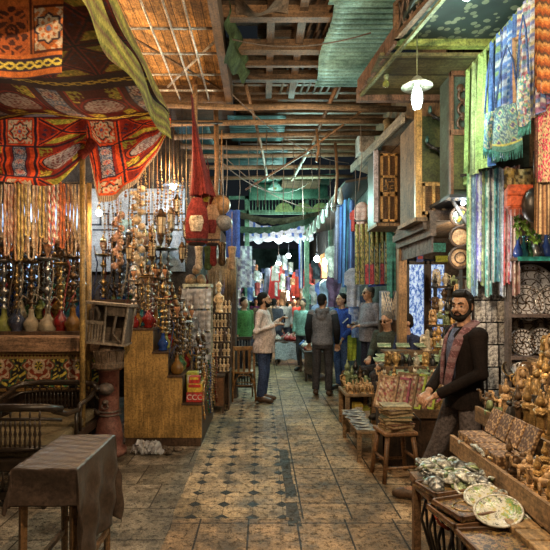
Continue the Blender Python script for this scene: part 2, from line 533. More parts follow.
# corrugated sheets
def corrugated(name, label, x0, x1, y0, y1, z, m, group=None, pitch=.075, slope=0.0, edge=0):
    n = int((y1-y0)/pitch)*4
    t = MB()
    def fn(u, v):
        y = y0+(y1-y0)*v
        return (x0+(x1-x0)*u+edge*math.sin(v*9)*.02, y, z+slope*u+.014*math.sin(2*PI*(y-y0)/pitch))
    t.grid(fn, 6, n)
    o = t.build(name, m)
    sm = o.modifiers.new('thick', 'SOLIDIFY'); sm.thickness = .004
    return tag(o, label, 'roof sheet', group)
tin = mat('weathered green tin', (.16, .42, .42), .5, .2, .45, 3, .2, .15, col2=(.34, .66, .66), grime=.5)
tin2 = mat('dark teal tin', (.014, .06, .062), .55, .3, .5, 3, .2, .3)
corrugated('corrugated_sheet', 'large pale green corrugated metal sheet hanging under the roof beside the canopy', .64, 1.36, 4.25, 5.98, 4.30, tin, None, .085, .0, 1)
corrugated('corrugated_sheet', 'short green corrugated sheet overlapping the large one at its near end', .60, 1.40, 3.5, 4.36, 4.33, tin, None, .075)
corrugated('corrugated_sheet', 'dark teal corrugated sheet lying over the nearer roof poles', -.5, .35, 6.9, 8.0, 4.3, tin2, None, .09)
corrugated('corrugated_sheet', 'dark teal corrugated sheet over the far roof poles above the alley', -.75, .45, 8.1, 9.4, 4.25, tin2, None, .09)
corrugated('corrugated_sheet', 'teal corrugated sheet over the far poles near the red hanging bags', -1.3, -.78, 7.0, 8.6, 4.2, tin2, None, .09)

# wires and cords that hang from the roof
wirem = mat('grey cable', (.16, .13, .11), .7, 0, .2, 20, 0)
for i in range(16):
    x = -.62+i*.135+.03*math.sin(i*5.1); y = 6.3+1.9*hsh(i, 3); z1 = 3.95; L = .5+1.0*hsh(i, 9)
    q = MB().path([(x, y, z1), (x+.02*math.sin(i), y, z1-L*.5), (x+.03*math.cos(i*2), y, z1-L)], .006, 5).build('cable', wirem)
    tag(q, 'thin dark cable dangling from the roof poles over the alley', 'cable', 'cables dangling from the roof poles')
for i, (a, b, sag) in enumerate((((-.4, 5.6, 4.1), (1.3, 7.2, 3.7), .18), ((-.7, 7.0, 3.9), (1.4, 8.4, 3.3), .35), ((-.55, 6.4, 3.5), (.9, 9.2, 3.9), .3), ((-.45, 4.8, 4.3), (1.0, 4.4, 4.1), .12))):
    pts = [Vector(a).lerp(Vector(b), t/10)-Vector((0, 0, sag*4*(t/10)*(1-t/10))) for t in range(11)]
    tag(MB().path(pts, .007, 5).build('cable', wirem), 'slack cable strung across the alley, '+('from the left timber over the nearest pole', 'dipping lowest above the awnings', 'rising towards the far end', 'under the boarded roof nearest the viewer')[i], 'cable')

# green drape by the timber between the roofs
gd = mat('faded green cloth', (.055, .085, .035), .9, 0, .5, 10, .4, 0)
t = MB().grid(lambda u, v: (-.33+.16*u+.03*math.sin(v*11), 4.5+1.1*u+.05*math.sin(v*7), 4.5-.62*v*(1-.5*u)+.03*math.sin(u*13)), 14, 14)
tag(t.build('cloth_scrap', gd), 'faded green cloth scrap bunched along the roof timber', 'cloth')
t = MB().grid(lambda u, v: (-.25+.5*u, 4.25+.35*v+.05*math.sin(u*6), 4.5-.3*math.sin(PI*u)*(1-v)-.12*v), 16, 10)
tag(t.build('cloth_scrap', mat('brown sacking', (.16, .11, .075), .95, 0, .4, 14, .4, 0)), 'brown sacking sagging from the boarded roof beside the green scrap', 'cloth')
# ------------------------------------------------------------------ applique pattern for the canopy
NAVY = (.035, .018, .030); RED = (.42, .045, .018); DRED = (.15, .016, .016); CREAM = (.60, .46, .32); OLIVE = (.30, .30, .045); YEL = (.62, .48, .08); BLUE = (.10, .15, .28); GREY = (.42, .38, .40)
def curl(a, b, k=26):
    return math.sin(k*a+2.4*math.sin(k*.7*b))*math.cos(k*b+2.0*math.sin(k*.6*a))
def rosette(a, b, R, ground, main, star8=True):
    r = math.hypot(a, b); th = math.atan2(b, a)
    st = R*(.78+.22*(2*abs(((8*th/(2*PI)) % 1)-.5)))
    if r > st: return None
    if r > st-.045: return NAVY
    if r < R*.16: return BLUE
    if r < R*.28: return main
    pet = math.cos(8*th)
    if R*.38 < r < R*.62 and pet > .15: return main
    return ground
def khay_cell(ty, a, b, main=RED, dark=DRED):
    e = max(abs(a), abs(b))
    if abs(a) > .47 or abs(b) > .475: return NAVY
    if abs(a) > .44: return tuple(x*1.2 for x in main)
    if ty == 0:
        if e > .40: return main
        c = rosette(a, b, .33, CREAM, main)
        if c: return c
        if e < .38:
            if abs(a)+abs(b) < .40: return main
            return CREAM if curl(a, b, 22) > -.35 else main
        return NAVY
    if ty == 1:
        if abs(abs(a)-abs(b)) < .035: return NAVY
        if abs(abs(a)-abs(b)) < .075: return main
        if abs(b) > abs(a):
            return (OLIVE if curl(a, b, 34) > -.1 else YEL) if abs(b) > .22 and abs(b) < .41 else dark
        return dark if curl(a, b, 20) > -.55 else (.05, .03, .06)
    if ty == 2:
        d = (a/.40)**2+(b/.30)**2
        if d < .72: return GREY if curl(a, b, 40) > -.2 else (.22, .08, .09)
        if d < .86: return NAVY
        if d < 1.08: return main
        if d < 1.2: return NAVY
        if abs(a) > .2 and abs(b) > .22: return OLIVE if curl(a, b, 36) > 0 else (YEL if curl(b, a, 30) > .2 else dark)
        return dark
    if abs(a) < .23:
        if abs(a) > .2: return NAVY
        bb = ((b+.5)*3) % 1-.5
        c = rosette(a*1.7, bb, .36, GREY, main)
        return c if c else (BLUE if curl(a, b, 44) > -.1 else GREY)
    return main if abs(a) > .33 else dark
def border(s, t):
    """chain of curls along a black band"""
    if t < .12 or t > .88: return NAVY
    q = s % 1
    y = .5+.26*math.sin(2*PI*q)
    if abs(t-y) < .13 or abs(t-(1-y)) < .09: return YEL
    return (.04, .03, .03)
FLAPO = (.50, .14, .03)
cv = vcol('applique canopy cloth', .9, 220, .3, trans=.25)
canopy = thing('cloth_canopy', 'red and brown applique cloth canopy with swagged valances over the water pipe shop', 'canopy', (-2.4, 3.6, 0))
CL = Vector((2.4, -3.6, 0))
def cl(x, y, z): return Vector((x, y, z))+CL
def roofz(x, y): return 3.42+.03*math.sin(x*5)+.025*math.sin(y*6+x)-.06*math.sin(PI*min(1, max(0, (y-2.4)/2.3)))
MAR = (.21, .028, .022); DMAR = (.085, .014, .016)
def roofcol(x, y):
    s = ((x+1.39+.24) % .74); row = (y-3.87)
    if row > .74: return border(x*4, (row-.74)/.1) if row < .84 else DMAR
    if row > 0:
        b = row/.74-.5
        if s < .48:
            a = s/.48-.5
            return khay_cell(2, a, b, MAR, DMAR)
        return khay_cell(3, ((s-.48)/.26-.5)*.62, b, MAR, DMAR)
    if row > -.05: return NAVY
    if row > -.12: return border(x*5, (row+.12)/.07)
    if row > -.16: return NAVY
    t = (-row-.16) % .5
    b = t/.5-.5
    return khay_cell(1, (s/.37 % 1)-.5, b, MAR, DMAR)
t = MB().grid(lambda u, v: cl(-4.1+3.2*u, 2.4+2.36*v, roofz(-4.1+3.2*u, 2.4+2.36*v)), 300, 200,
              lambda u, v: tuple(.7*c for c in roofcol(-4.1+3.2*u, 2.4+2.36*v)))
t.build('roof_cloth', cv, canopy)
# front flap, hanging nearest the viewer
fy = 2.6; fx1 = X(65.5, fy); ztop = 3.42; zb = Z(78, fy)
def flapcol(u, v):
    xm = (u-1)*1.5; zm = (ztop-zb)*(1-v)
    if zm < .04: return FLAPO if zm > .006 else NAVY
    if zm < .1: return border(xm*9, (zm-.04)/.06)
    if zm < .108: return NAVY
    if zm < .125: return FLAPO
    z2 = (zm-.125) % .30; row = int((zm-.125)/.30)
    s = (xm+.185+.21*20) % .21; i = int((xm+.185+.21*20)/.21)+row
    a, b = s-.105, z2-.13
    if abs(a) > .098: return (.08, .018, .01)
    if abs(a) > .088 or abs(b) > .128: return FLAPO
    if i % 2 == 0:
        c = rosette(a*3.4, b*3.4, .31, CREAM, FLAPO)
        if c: return c
        if abs(a) < .082 and abs(b) < .115:
            return CREAM if curl(a*3, b*3, 26) > -.2 and abs(a)+abs(b) > .125 else FLAPO
        return (.09, .02, .01)
    return (.07, .02, .012) if (abs(curl(abs(a)*3.4, b*3.4, 15)) > .42 and math.hypot(a, b*.75) < .1) or abs(math.hypot(a, b)-.028) < .008 else (.42, .10, .022)
def flapcol_unused(u, v):
    if v > .945: return FLAPO
    if v > .80: return border(u*5, (v-.80)/.145)
    if v > .775: return FLAPO
    s = (u-1)*(1.5/.36)+.05; tt = (v*.69*(ztop-zb)*1.45/.40)
    a = s-math.floor(s)-.5; i = math.floor(s); b = (v-.30)/.69*1.18-.05
    b = (v-.44)*1.28
    if abs(a) > .46: return (.09, .02, .01)
    if abs(a) > .42 or abs(b) > .42: return FLAPO
    if i % 2 == 1:
        c = rosette(a, b, .31, CREAM, FLAPO)
        if c: return c
        if max(abs(a), abs(b)) < .40:
            return CREAM if curl(a, b, 24) > -.25 and abs(a)+abs(b) > .42 else FLAPO
        return (.09, .02, .01)
    return (.10, .03, .015) if (abs(curl(abs(a), b, 15)) > .42 and math.hypot(a, b) < .42) or abs(math.hypot(a, b)-.1) < .03 else (.42, .10, .022)
t = MB().grid(lambda u, v: cl(fx1-1.5*(1-u), fy+.03*math.sin(u*17)*v+.02*math.sin(u*5), ztop-(ztop-zb)*v), 200, 110, flapcol)
t.build('front_valance', cv, canopy)
# side valance, yellow and brown stripes
def sidecol(u, v):
    q = (v*4+.35*math.sin(u*22)+u*1.2) % 1
    if q < .22: return (.38, .35, .07)
    if q < .5: return (.19, .20, .035)
    if q < .75: return (.17, .10, .045)
    return (.26, .25, .05)
t = MB().grid(lambda u, v: cl(-.92+.03*math.sin(u*14)*v-.04*v*(1-u), 2.1+2.62*u, 3.57-(.38+.02*math.sin(u*23))*v*(1-.2*u)-.05*u), 120, 30, sidecol)
t.build('side_valance', cv, canopy)
# back valance: two swags tied at the post
by = 4.74
def valcol(x, z):
    return valpat(x, 3.42-z)
VM = (.62, .075, .02); VD = (.24, .025, .018)
def valpat(x, t):
    s = (x+2.39+.15) % .84; r = t/.33; b = (r % 1)-.5; odd = int(r) % 2
    if s < .30: return khay_cell(3 if odd else 0, s/.30-.5, b, VM, VD)
    return khay_cell(2 if odd else 1, (s-.30)/.54-.5, b, VM, VD)
px_post = X(87, by); zpost = Z(152, by)
def lz(u):   # lower hem, left swag, u 0..1 from far left to the post
    x = -3.2+(px_post+3.2)*u
    px = VX+x*FPX/by
    return Z(176+9*math.sin(PI*min(1, max(0, (px+20)/110)))-26*max(0, (px-55)/32)**1.5 if px > -60 else 176, by)
def left(u, v):
    x = -3.2+(px_post+3.2)*u
    zl = lz(u)
    fold = .03*math.sin(v*26+u*9)*v*(.3+u)
    return x, by+fold+.02*math.sin(u*20)*v, 3.46+(zl-3.46)*v
t = MB().grid(lambda u, v: cl(*left(u, v)), 260, 110, lambda u, v: valcol(-3.2+(px_post+3.2)*u, 3.42-(.74*v)))
t.build('back_valance', cv, canopy)
def right(u, v):
    x0 = px_post; x1 = X(171, by)
    x = x0+(x1-x0)*u
    px = 87+84*u
    top = 3.46
    # hem from the tail beside the post up to the corner of the canopy
    if u < .16: hem = 152+(203-152)*(u/.16)**.8
    else: hem = 203-12*((u-.16)/.84)-64*((u-.16)/.84)**2.1
    zl = Z(hem, by)
    fold = .05*math.sin(u*21+v*8)*v*(1-u)
    return x+.05*v*math.sin(u*3)*0, by+fold+.015*math.sin(u*25), top+(zl-top)*v
def rightcol(u, v):
    x0 = px_post; x1 = X(171, by); x = x0+(x1-x0)*u
    if v > .93: return (.13, .09, .08) if (u*60) % 1 > .4 else CREAM
    if v > .90: return (.62, .085, .02)
    return valpat(x-.12*v+.05, v*.86+.05*math.sin(u*3))
t = MB().grid(lambda u, v: cl(*right(u, v)), 120, 110, rightcol)
t.build('back_valance', cv, canopy)
t = MB().path([cl(px_post+.06, by-.02, zpost+.1), cl(px_post+.02, by-.05, zpost), cl(px_post-.05, by-.03, zpost-.04)], [.05, .035, .05], 8)
t.build('tie', mat('knotted red cloth', (.20, .03, .02), .9, 0, .4, 20, .4, 0), canopy)

bamb = wood('yellowed pole', (.36, .23, .075), .5, 2)
tag(MB().tube((X(82.5, 4.78), 4.78, 0), (X(82.5, 4.78), 4.78, 3.44), .028, .026, 10).build('canopy_pole', bamb), 'yellowed wooden pole holding up the swagged back of the cloth canopy', 'pole')
tag(MB().tube((X(93, 5.5), 5.36, 0), (X(93.5, 5.5), 5.36, 2.95), .03, .028, 10).build('canopy_pole', bamb), 'shorter yellowed pole just behind the canopy pole, beside the lantern box', 'pole')

# ------------------------------------------------------------------ painted counter
def arab(x, z):
    """lobed medallions, curls and pointed arches; x, z in metres"""
    DK = (.018, .016, .022)
    a = (x % .46)-.23
    d = math.hypot(a, z-.22)
    if z > .285: return (.30, .20, .07) if z < .31 else ((.12, .02, .015) if int(x*50) % 2 else (.30, .22, .06))
    if d < .045: return YEL if math.cos(6*math.atan2(z-.22, a)) > .2 else DK
    if d < .075: return CREAM
    lob = .155+.020*math.cos(8*math.atan2(z-.22, a))
    if d < lob-.02: return CREAM if curl(abs(a), z, 46) > .12 else (.26, .045, .02)
    if d < lob-.005: return CREAM
    if d < lob+.012: return (.24, .045, .02)
    if d < lob+.026: return (.035, .13, .07)
    c = abs(abs(a)-.23)
    ar = .13-.9*c-.05*abs(math.sin(c*30))
    if z < ar-.02: return YEL if curl(c, z, 60) > .35 else (.18, .07, .025)
    if z < ar: return (.05, .20, .10)
    return YEL if abs(curl(a*.9, z, 40)) > .5 else DK
paintm = vcol('painted arabesque board', .45, 90, .3)
ctr = thing('shop_counter', 'wooden shop counter with arabesque painted front carrying rows of water pipes', 'counter', (-3, 5.5, 0))
def q(x, y, z): return (x+3, y-5.5, z)
MB().box(q(-4.4, 5.44, 0), q(-1.83, 5.60, 1.02)).box(q(-4.4, 5.46, 1.02), q(-1.83, 7.22, 1.20)).build('carcass', darkwood, ctr)
MB().box(q(-4.4, 5.34, 1.07), q(-1.80, 5.62, 1.24), .01).build('ledge', wood('pinkish plank', (.42, .25, .15), .6, 0), ctr)
t = MB().grid(lambda u, v: q(-4.3+2.45*u, 5.435, .66+.38*v), 300, 60, lambda u, v: arab(-4.3+2.45*u, .34*v))
t.build('painted_panel', paintm, ctr)
MB().box(q(-4.4, 5.40, 1.035), q(-1.83, 5.45, 1.065)).box(q(-4.4, 5.41, .62), q(-1.83, 5.45, .65)).build('moulding', wood('gilt moulding', (.36, .21, .07), .5, 0), ctr)
for k, (y0, z0) in enumerate(((5.62, 1.24), (5.98, 1.36), (6.36, 1.5), (6.8, 1.62))):
    MB().box(q(-4.4, y0, 1.2), q(-1.83, y0+.4, z0+.04)).build('display_step', darkwood, ctr)

# stepped plywood display
ply = wood('ochre plywood', (.40, .235, .07), .5, 2, 0, .45, 4)
stp = thing('stepped_display', 'ochre plywood display with a stepped side, laden with water pipes', 'display stand', (-1.2, 5.4, 0))
prof = [(-1.55, .10), (-.68, .10), (-.68, .47), (-.90, .47), (-.90, .78), (-1.06, .78), (-1.06, 1.05), (-1.23, 1.05), (-1.23, 1.31), (-1.55, 1.31)]
MB().prism([(x+1.2, z) for x, z in prof], 0, .03).build('side_panel', ply, stp)
MB().prism([(x+1.2, z) for x, z in prof], .035, 1.36).build('carcass', darkwood, stp)
MB().box((-.34, .01, 0), (.51, 1.34, .10)).build('plinth', darkwood, stp)
for (x0, x1, z) in ((-.35, -.03, 1.31), (-.03, .14, 1.05), (.14, .30, .78), (.30, .52, .47)):
    MB().box((x0-.005, -.015, z), (x1+.012, 1.38, z+.018)).build('step_board', darkwood, stp)

# red standpipe with carved capital and the lantern box on it
hyd = thing('standpipe', 'faded red iron standpipe with a flared foot and scaly wooden cap', 'standpipe', (X(109, 5.15), 5.15, 0)); hyd.scale = (1.08, 1.08, .915)
hm = mat('faded red iron', (.20, .035, .028), .6, .1, .55, 9, .5, 0, col2=(.26, .12, .09))
MB().lathe([(.17, 0), (.175, .06), (.13, .10), (.135, .2), (.12, .34), (.098, .44), (.098, .98), (.12, .985), (.12, 1.0)], 20).build('barrel', hm, hyd)
rg = MB()
for z in (.46, .50): rg.lathe([(.105, z), (.118, z+.01), (.105, z+.02)], 20)
rg.build('band', mat('grey rust', (.13, .10, .085), .6, .3, .5, 14, .4, 0), hyd)
nz = MB(); nz.M = Matrix.Translation((0, -.09, .78)) @ Matrix.Rotation(PI/2, 4, 'X')
nz.lathe([(.075, -.01), (.075, .02), (.06, .03), (.06, .05), (.045, .06), (.035, .075), (.0, .085)], 14); nz.build('outlet_cap', mat('grey rust', (.13, .10, .085)), hyd)
nz = MB(); nz.M = Matrix.Translation((0, -.1, .63)) @ Matrix.Rotation(PI/2, 4, 'X')
nz.lathe([(.03, 0), (.03, .02), (.018, .03), (.012, .045)], 10); nz.path([(-.02, -.02, .03), (-.035, -.05, .03), (0, -.075, .03), (.035, -.05, .03), (.02, -.02, .03)], .008, 6)
nz.build('tap', mat('grey rust', (.13, .10, .085)), hyd)
cp = MB().lathe([(.135, 1.0), (.15, 1.02), (.15, 1.06), (.135, 1.075), (.12, 1.18), (.09, 1.27), (.085, 1.29)], 12, smooth=False)
for k in range(12):
    a = 2*PI*k/12; cp.obox((.118*math.cos(a), .118*math.sin(a), 1.14), (.045, .05, .15), (0, .2, a))
cp.build('carved_cap', wood('grey carved wood', (.15, .10, .065), .7, 2), hyd)
gw = wood('weathered grey wood', (.26, .21, .16), .75, 2)
lb = thing('lantern_box', 'weathered grey wooden box with open slatted sides tilted on the standpipe', 'wooden box', (X(107, 5.1), 5.1, 1.185)); lb.scale = (1.04, 1, 1.03)
fr = MB(); fr.M = Matrix.Rotation(math.radians(5), 4, 'Y')
xs = (-.20, -.005, .20)
for x in xs:
    for y in (-.12, .16):
        fr.tube((x*.93, y, .0), (x*1.06, y, .40), .013, n=4, smooth=False)
fr.box((-.24, -.15, .40), (.235, .19, .425)); fr.box((-.21, -.13, .0), (.21, .17, .02))
fr.build('frame', gw, lb)
sl = MB(); sl.M = Matrix.Rotation(math.radians(5), 4, 'Y')
for k in range(6): sl.box((-.185+.028*k, -.115, .02), (-.170+.028*k, -.105, .21))
sl.box((-.20, -.125, .20), (-.01, -.10, .235))
sl.build('slat_panel', gw, lb)
sl = MB(); sl.M = Matrix.Rotation(math.radians(5), 4, 'Y')
sl.box((-.2, .145, .02), (.2, .155, .39)); sl.box((.195, -.11, .02), (.205, .15, .39)); sl.box((.01, -.115, .30), (.19, -.105, .39))
sl.path([(-.15, -.11, .24), (-.16, -.11, .33), (-.10, -.11, .37), (-.07, -.11, .30), (-.08, -.11, .24)], .018, 6)
sl.path([(.18, -.11, .02), (.08, -.11, .12), (.10, -.11, .3)], .016, 6)
sl.build('back_board', wood('dark weathered wood', (.10, .075, .055), .8, 2), lb)

# ------------------------------------------------------------------ benches with turned spindle backs
bw = wood('black brown lacquer', (.035, .022, .014), .38, 0)
cush = mat('olive brown seat cloth', (.135, .105, .06), .9, 0, .3, 40, .3, 0)
def bench(label, x, y, wd, dp, rz, hb=.80, seat=.42):
    b = thing('spindle_bench', label, 'bench', (x, y, 0), rz)
    m = MB()
    pts = [(-wd/2-.04, -.16, hb-.05), (-wd/2+.04, -.03, hb-.01), (-wd/4, .02, hb), (wd/4, .02, hb), (wd/2-.04, -.03, hb-.01), (wd/2+.04, -.16, hb-.05)]
    m.path(pts, [.03, .032, .032, .032, .032, .03], 8)
    m.path([(p[0], p[1], p[2]-.09) for p in pts], .014, 6)
    m.path([(p[0], p[1], seat+.05) for p in pts], .022, 6)
    m.build('back_rail', bw, b)
    s = MB(); n = int(wd/.042)
    for k in range(n):
        xx = -wd/2+.06+(wd-.12)*k/(n-1); zt = hb-.10; zb_ = seat+.06; h_ = zt-zb_
        s.lathe([(.006, zb_), (.013, zb_+h_*.2), (.006, zb_+h_*.35), (.015, zb_+h_*.5), (.006, zb_+h_*.65), (.013, zb_+h_*.8), (.006, zt)], 6, (xx, .01, 0))
        if k % 2 == 0: s.lathe([(.004, hb-.09), (.011, hb-.06), (.004, hb-.02)], 6, (xx, .01, 0))
    s.build('spindle_screen', bw, b)
    MB().box((-wd/2, -dp, seat-.12), (wd/2, .03, seat-.03), .01).box((-wd/2, .0, .08), (wd/2, .03, .14)).build('seat_frame', bw, b)
    MB().box((-wd/2+.02, -dp-.01, seat-.03), (wd/2-.02, -.03, seat+.07), .025).build('seat_cushion', cush, b)
    for sx in (-1, 1):
        for yy in (-dp+.03, .0):
            MB().lathe([(.02, 0), (.028, .04), (.018, .08), (.028, .16), (.02, .22), (.028, .30), (.028, seat-.1)], 8, (sx*(wd/2-.03), yy, 0)).build('leg', bw, b)
        MB().path([(sx*(wd/2), -.1, hb-.05), (sx*(wd/2+.015), -dp*.55, seat+.25), (sx*(wd/2), -dp, seat+.22), (sx*(wd/2), -dp-.02, seat+.16)], .024, 8).tube((sx*wd/2, -dp+.02, seat-.03), (sx*wd/2, -dp+.02, seat+.22), .016).build('arm_rest', bw, b)
    k = MB()
    for i in range(int(wd/.05)): k.lathe([(.006, .14), (.013, .2), (.006, .25), (.012, .29)], 6, (-wd/2+.05+i*.05, .015, 0))
    k.build('apron_spindles', bw, b)
    return b
bench('black spindle back bench with olive seat in front of the painted counter', -2.18, 5.16, .86, .56, 0, .76, .42)
bench('black spindle back bench seen from behind, beside the cloth covered table', -2.22, 3.80, 1.05, .6, PI, .80, .42)
t = thing('floor_seat', 'low olive upholstered seat block before the spindle bench', 'seat', (-1.72, 4.32, 0))
MB().box((-.18, -.28, .0), (.18, .12, .30), .02).build('base', mat('brown box cloth', (.10, .075, .05), .9, 0, .3, 30, .3, 0), t)
MB().box((-.19, -.29, .30), (.19, .13, .36), .025).build('seat_cushion', cush, t)

# ------------------------------------------------------------------ table under a dark cloth
tb = thing('side_table', 'narrow wooden table under a dark cloth, nearest the viewer', 'table', (-1.16, 2.88, 0))
tw = wood('table wood', (.22, .12, .05), .5, 2)
MB().box((-.17, -.32, .725), (.17, .32, .745)).build('table_top', tw, tb)
for sx in (-1, 1):
    for sy in (-1, 1):
        MB().tube((sx*.14, sy*.28, 0), (sx*.135, sy*.27, .73), .022, .026, 4, False).build('leg', tw, tb)
MB().box((-.15, -.29, .20), (.15, -.265, .235)).box((-.15, .265, .20), (.15, .29, .235)).box((-.155, -.28, .12), (-.13, .28, .15)).box((.13, -.28, .12), (.155, .28, .15)).build('stretcher', tw, tb)
HX, HY, ZT = .178, .33, .752
def clothpt(u, v):
    sx, sy = -(HX+.21)+u*(2*HX+.21+.58), -(HY+.21)+v*(2*HY+.46)
    cx, cy = max(-HX, min(HX, sx)), max(-HY, min(HY, sy))
    ex, ey = sx-cx, sy-cy
    dx, dy = abs(ex), abs(ey)
    drop = 0
    out = .03*min(1, drop*4)+.26*drop
    wave = .020*math.sin((sx*.4+sy*1.5)*13)+.007*math.sin((sx-sy)*23)
    d = Vector((ex, ey, 0)); 
    if d.length > 1e-6: d.normalize()
    corner = min(dx, dy); drop = max(dx, dy)+corner*.25
    o2 = out+wave*min(1, drop*3.5)+corner*.14
    p = Vector((cx, cy, ZT))+d*o2*(1 if drop > 0 else 0)
    if drop == 0: p.z += .0025*math.sin(sx*40)*math.sin(sy*33)+.0016*math.sin(sy*80+sx*20)
    p.z -= drop*(.93-.0*corner)
    if p.z < .08: p.z = .08
    return p
cm = mat('dark brown tablecloth', (.052, .035, .026), .42, 0, .35, 26, .3, 0, bdist=.006)
cl_ = MB().grid(clothpt, 90, 110).build('tablecloth', cm, None, (-1.16, 2.88, 0))
s_ = cl_.modifiers.new('thick', 'SOLIDIFY'); s_.thickness = .003
tag(cl_, 'dark brown creased cloth draped to a point over the narrow table', 'tablecloth')

# rubbish by the plywood display
plastic = glassm('clear plastic film', (.75, .75, .78), .25, .55)
t = MB()
for k in range(5):
    a = k*1.3
    t.grid(lambda u, v: (.15*(u-.5)+.03*math.sin(v*9+a)+.04*k-.08, .1*(v-.5)+.02*math.sin(u*13+a), .03+.10*math.sin(PI*u)*math.sin(PI*v)+.025*math.sin(u*17+v*11+a)), 12, 10)
tag(t.build('plastic_bag', plastic, None, (X(147, 5.12), 5.15, 0)), 'crumpled clear plastic bag dumped before the plywood display', 'bag')
for k in range(16):
    x = X(128, 5.1)+.52*hsh(k, 1); y = 5.12+.18*hsh(k, 2); r = .018+.025*hsh(k, 4)
    tag(MB().ball((0, 0, r*.6), (r*1.4, r, r*.6), 7, 5).build('rubble_stone', mat('rubble', (.13, .10, .075), .9), None, (x, y, 0), 2*hsh(k, 5)), 'small dusty lump of rubble on the floor by the plywood display', 'stone', 'rubble at the foot of the plywood display')
# ------------------------------------------------------------------ water pipes
brass = metalm('aged brass', (.36, .24, .10), .28, .9)
silver = metalm('dull silver', (.40, .40, .40), .28, .9)
darkm = metalm('dark bronze', (.13, .085, .05), .32, .85)
clay = mat('fired clay', (.30, .15, .08), .8, 0)
GL = {k: glassm('%s glass' % k, c, .12, .35) for k, c in dict(cream=(.42, .36, .26), red=(.26, .018, .015), blue=(.03, .08, .32), green=(.04, .15, .06), amber=(.28, .14, .03), smoke=(.05, .06, .10), lime=(.30, .32, .09), teal=(.03, .17, .19)).items()}
hosem = {k: vcol('hose '+k, .7, 60, .3) for k in ('a',)}
def helix(n, r, z0, z1, turns, r1=None):
    return [((r+((r1 or r)-r)*t/n)*math.cos(2*PI*turns*t/n), (r+((r1 or r)-r)*t/n)*math.sin(2*PI*turns*t/n), z0+(z1-z0)*t/n) for t in range(n+1)]
def make_pipe(kind):
    r = thing('water_pipe', 'water pipe', 'water pipe', (0, 0, 0))
    if kind == 0: base = [(.055, 0), (.075, .012), (.088, .05), (.088, .09), (.07, .135), (.04, .165), (.026, .20), (.024, .25), (.034, .26)]
    elif kind == 1: base = [(.055, 0), (.06, .02), (.05, .05), (.085, .10), (.088, .14), (.05, .19), (.024, .23), (.03, .26)]
    else: base = [(.06, 0), (.07, .015), (.058, .04), (.078, .08), (.082, .11), (.058, .15), (.034, .18), (.026, .24), (.032, .26)]
    MB().lathe(base, 18).build('glass_base', GL['cream'], r)
    st = [(.03, .255), (.036, .27), (.018, .29)]
    z = .29
    n = (4, 6, 5)[kind]
    for k in range(n):
        h_ = (.70-.29)/n; rr = (.040, .032, .044)[kind]*(1.0+.35*math.sin(k*2.1+kind))
        st += [(.012, z+h_*.08), (rr, z+h_*.4), (rr*.9, z+h_*.55), (.012, z+h_*.85), (.017, z+h_*.92)]; z += h_
    st += [(.012, .71), (.012, .74)]
    m = MB().lathe(st, 12)
    m.tube((.02, 0, .33), (.085, 0, .37), .010, .012); m.tube((-.02, 0, .33), (-.06, 0, .36), .008)
    m.build('stem', brass, r)
    MB().lathe([(.012, .735), (.05, .738), (.10, .752), (.105, .765), (.10, .758), (.012, .748)], 18).build('tray', brass, r)
    MB().lathe([(.014, .74), (.018, .78), (.012, .80), (.022, .82), (.038, .86), (.042, .90), (.034, .895)], 12).build('bowl', darkm if kind else clay, r)
    if kind != 1:
        MB().lathe([(.036, .90), (.04, .93), (.02, .965), (.006, .985), (.010, 1.0)], 10).build('lid', brass, r)
    pts = [(.085, 0, .37), (.12, -.02, .40), (.13, -.06, .34), (.10, -.10, .22), (.06, -.11, .30), (.05, -.07, .52), (.07, -.05, .66), (.05, -.07, .72)]
    MB().path(pts, .008, 6).build('hose', mat('wound hose', (.20, .10, .06), .8, 0, .6, 60), r)
    MB().tube((.05, -.07, .72), (.02, -.10, .86), .009, .006).build('mouthpiece', midwood, r)
    return Proto(r)
PIPES = [make_pipe(k) for k in range(3)]
glasslab = dict(cream='cream', red='red', blue='blue', green='green', amber='amber', smoke='smoky', lime='lime yellow', teal='teal')
mets = [('silver', silver), ('brass', brass), ('dark bronze', darkm)]
hosecol = [mat('hose %d' % i, c, .8, 0, .5, 60) for i, c in enumerate(((.12, .03, .025), (.20, .15, .10), (.04, .05, .10), (.07, .05, .035), (.22, .19, .15)))]
def pipe(k, x, y, z, sc, gl, me, label, group):
    PIPES[k % 3].put((x, y, z), rnd.uniform(-2.6, -.4), label, group, sc, dict(glass_base=GL[gl], stem=mets[me][1], tray=mets[me][1], lid=mets[me][1], hose=hosecol[rnd.randrange(5)]))
rows = [(5.78, 1.245, [(X(4, 5.78), 'lime'), (X(18, 5.78), 'smoke'), (X(32, 5.78), 'cream'), (X(47, 5.78), 'cream'), (X(60, 5.78), 'red'), (X(73, 5.78), 'amber')], 1.16, 'front row'),
        (6.16, 1.405, None, 1.06, 'second row'), (6.55, 1.545, None, 1.1, 'third row'), (6.98, 1.665, None, 1.18, 'back row')]
cols = list(GL)
for ri, (y, z, fixed, sc, nm) in enumerate(rows):
    if fixed is None:
        n = (0, 9, 10, 11)[ri]; xa, xb = X(-6, y), X(86, y)
        fixed = [(xa+(xb-xa)*(i+.5*(ri % 2))/n+.02*math.sin(i*7), cols[(i*3+ri*2) % 8]) for i in range(n)]
    for i, (x, g) in enumerate(fixed):
        me = (i+ri) % 3
        pipe(i+ri, x, y+.03*math.sin(i*5), z, sc*(1+.07*math.sin(i*3+ri)), g, me,
             '%s water pipe with %s base, %s in the %s on the counter' % (mets[me][0], glasslab[g], ORD[i], nm), 'water pipes on the painted counter')
steps = [(-1.475, 1.33, .72, 'top step, inner file', 7), (-1.31, 1.33, .75, 'top step, outer file', 7), (-1.14, 1.07, .72, 'second step', 7), (-.975, .80, .72, 'third step', 7), (-.80, .49, .7, 'lowest step', 6)]
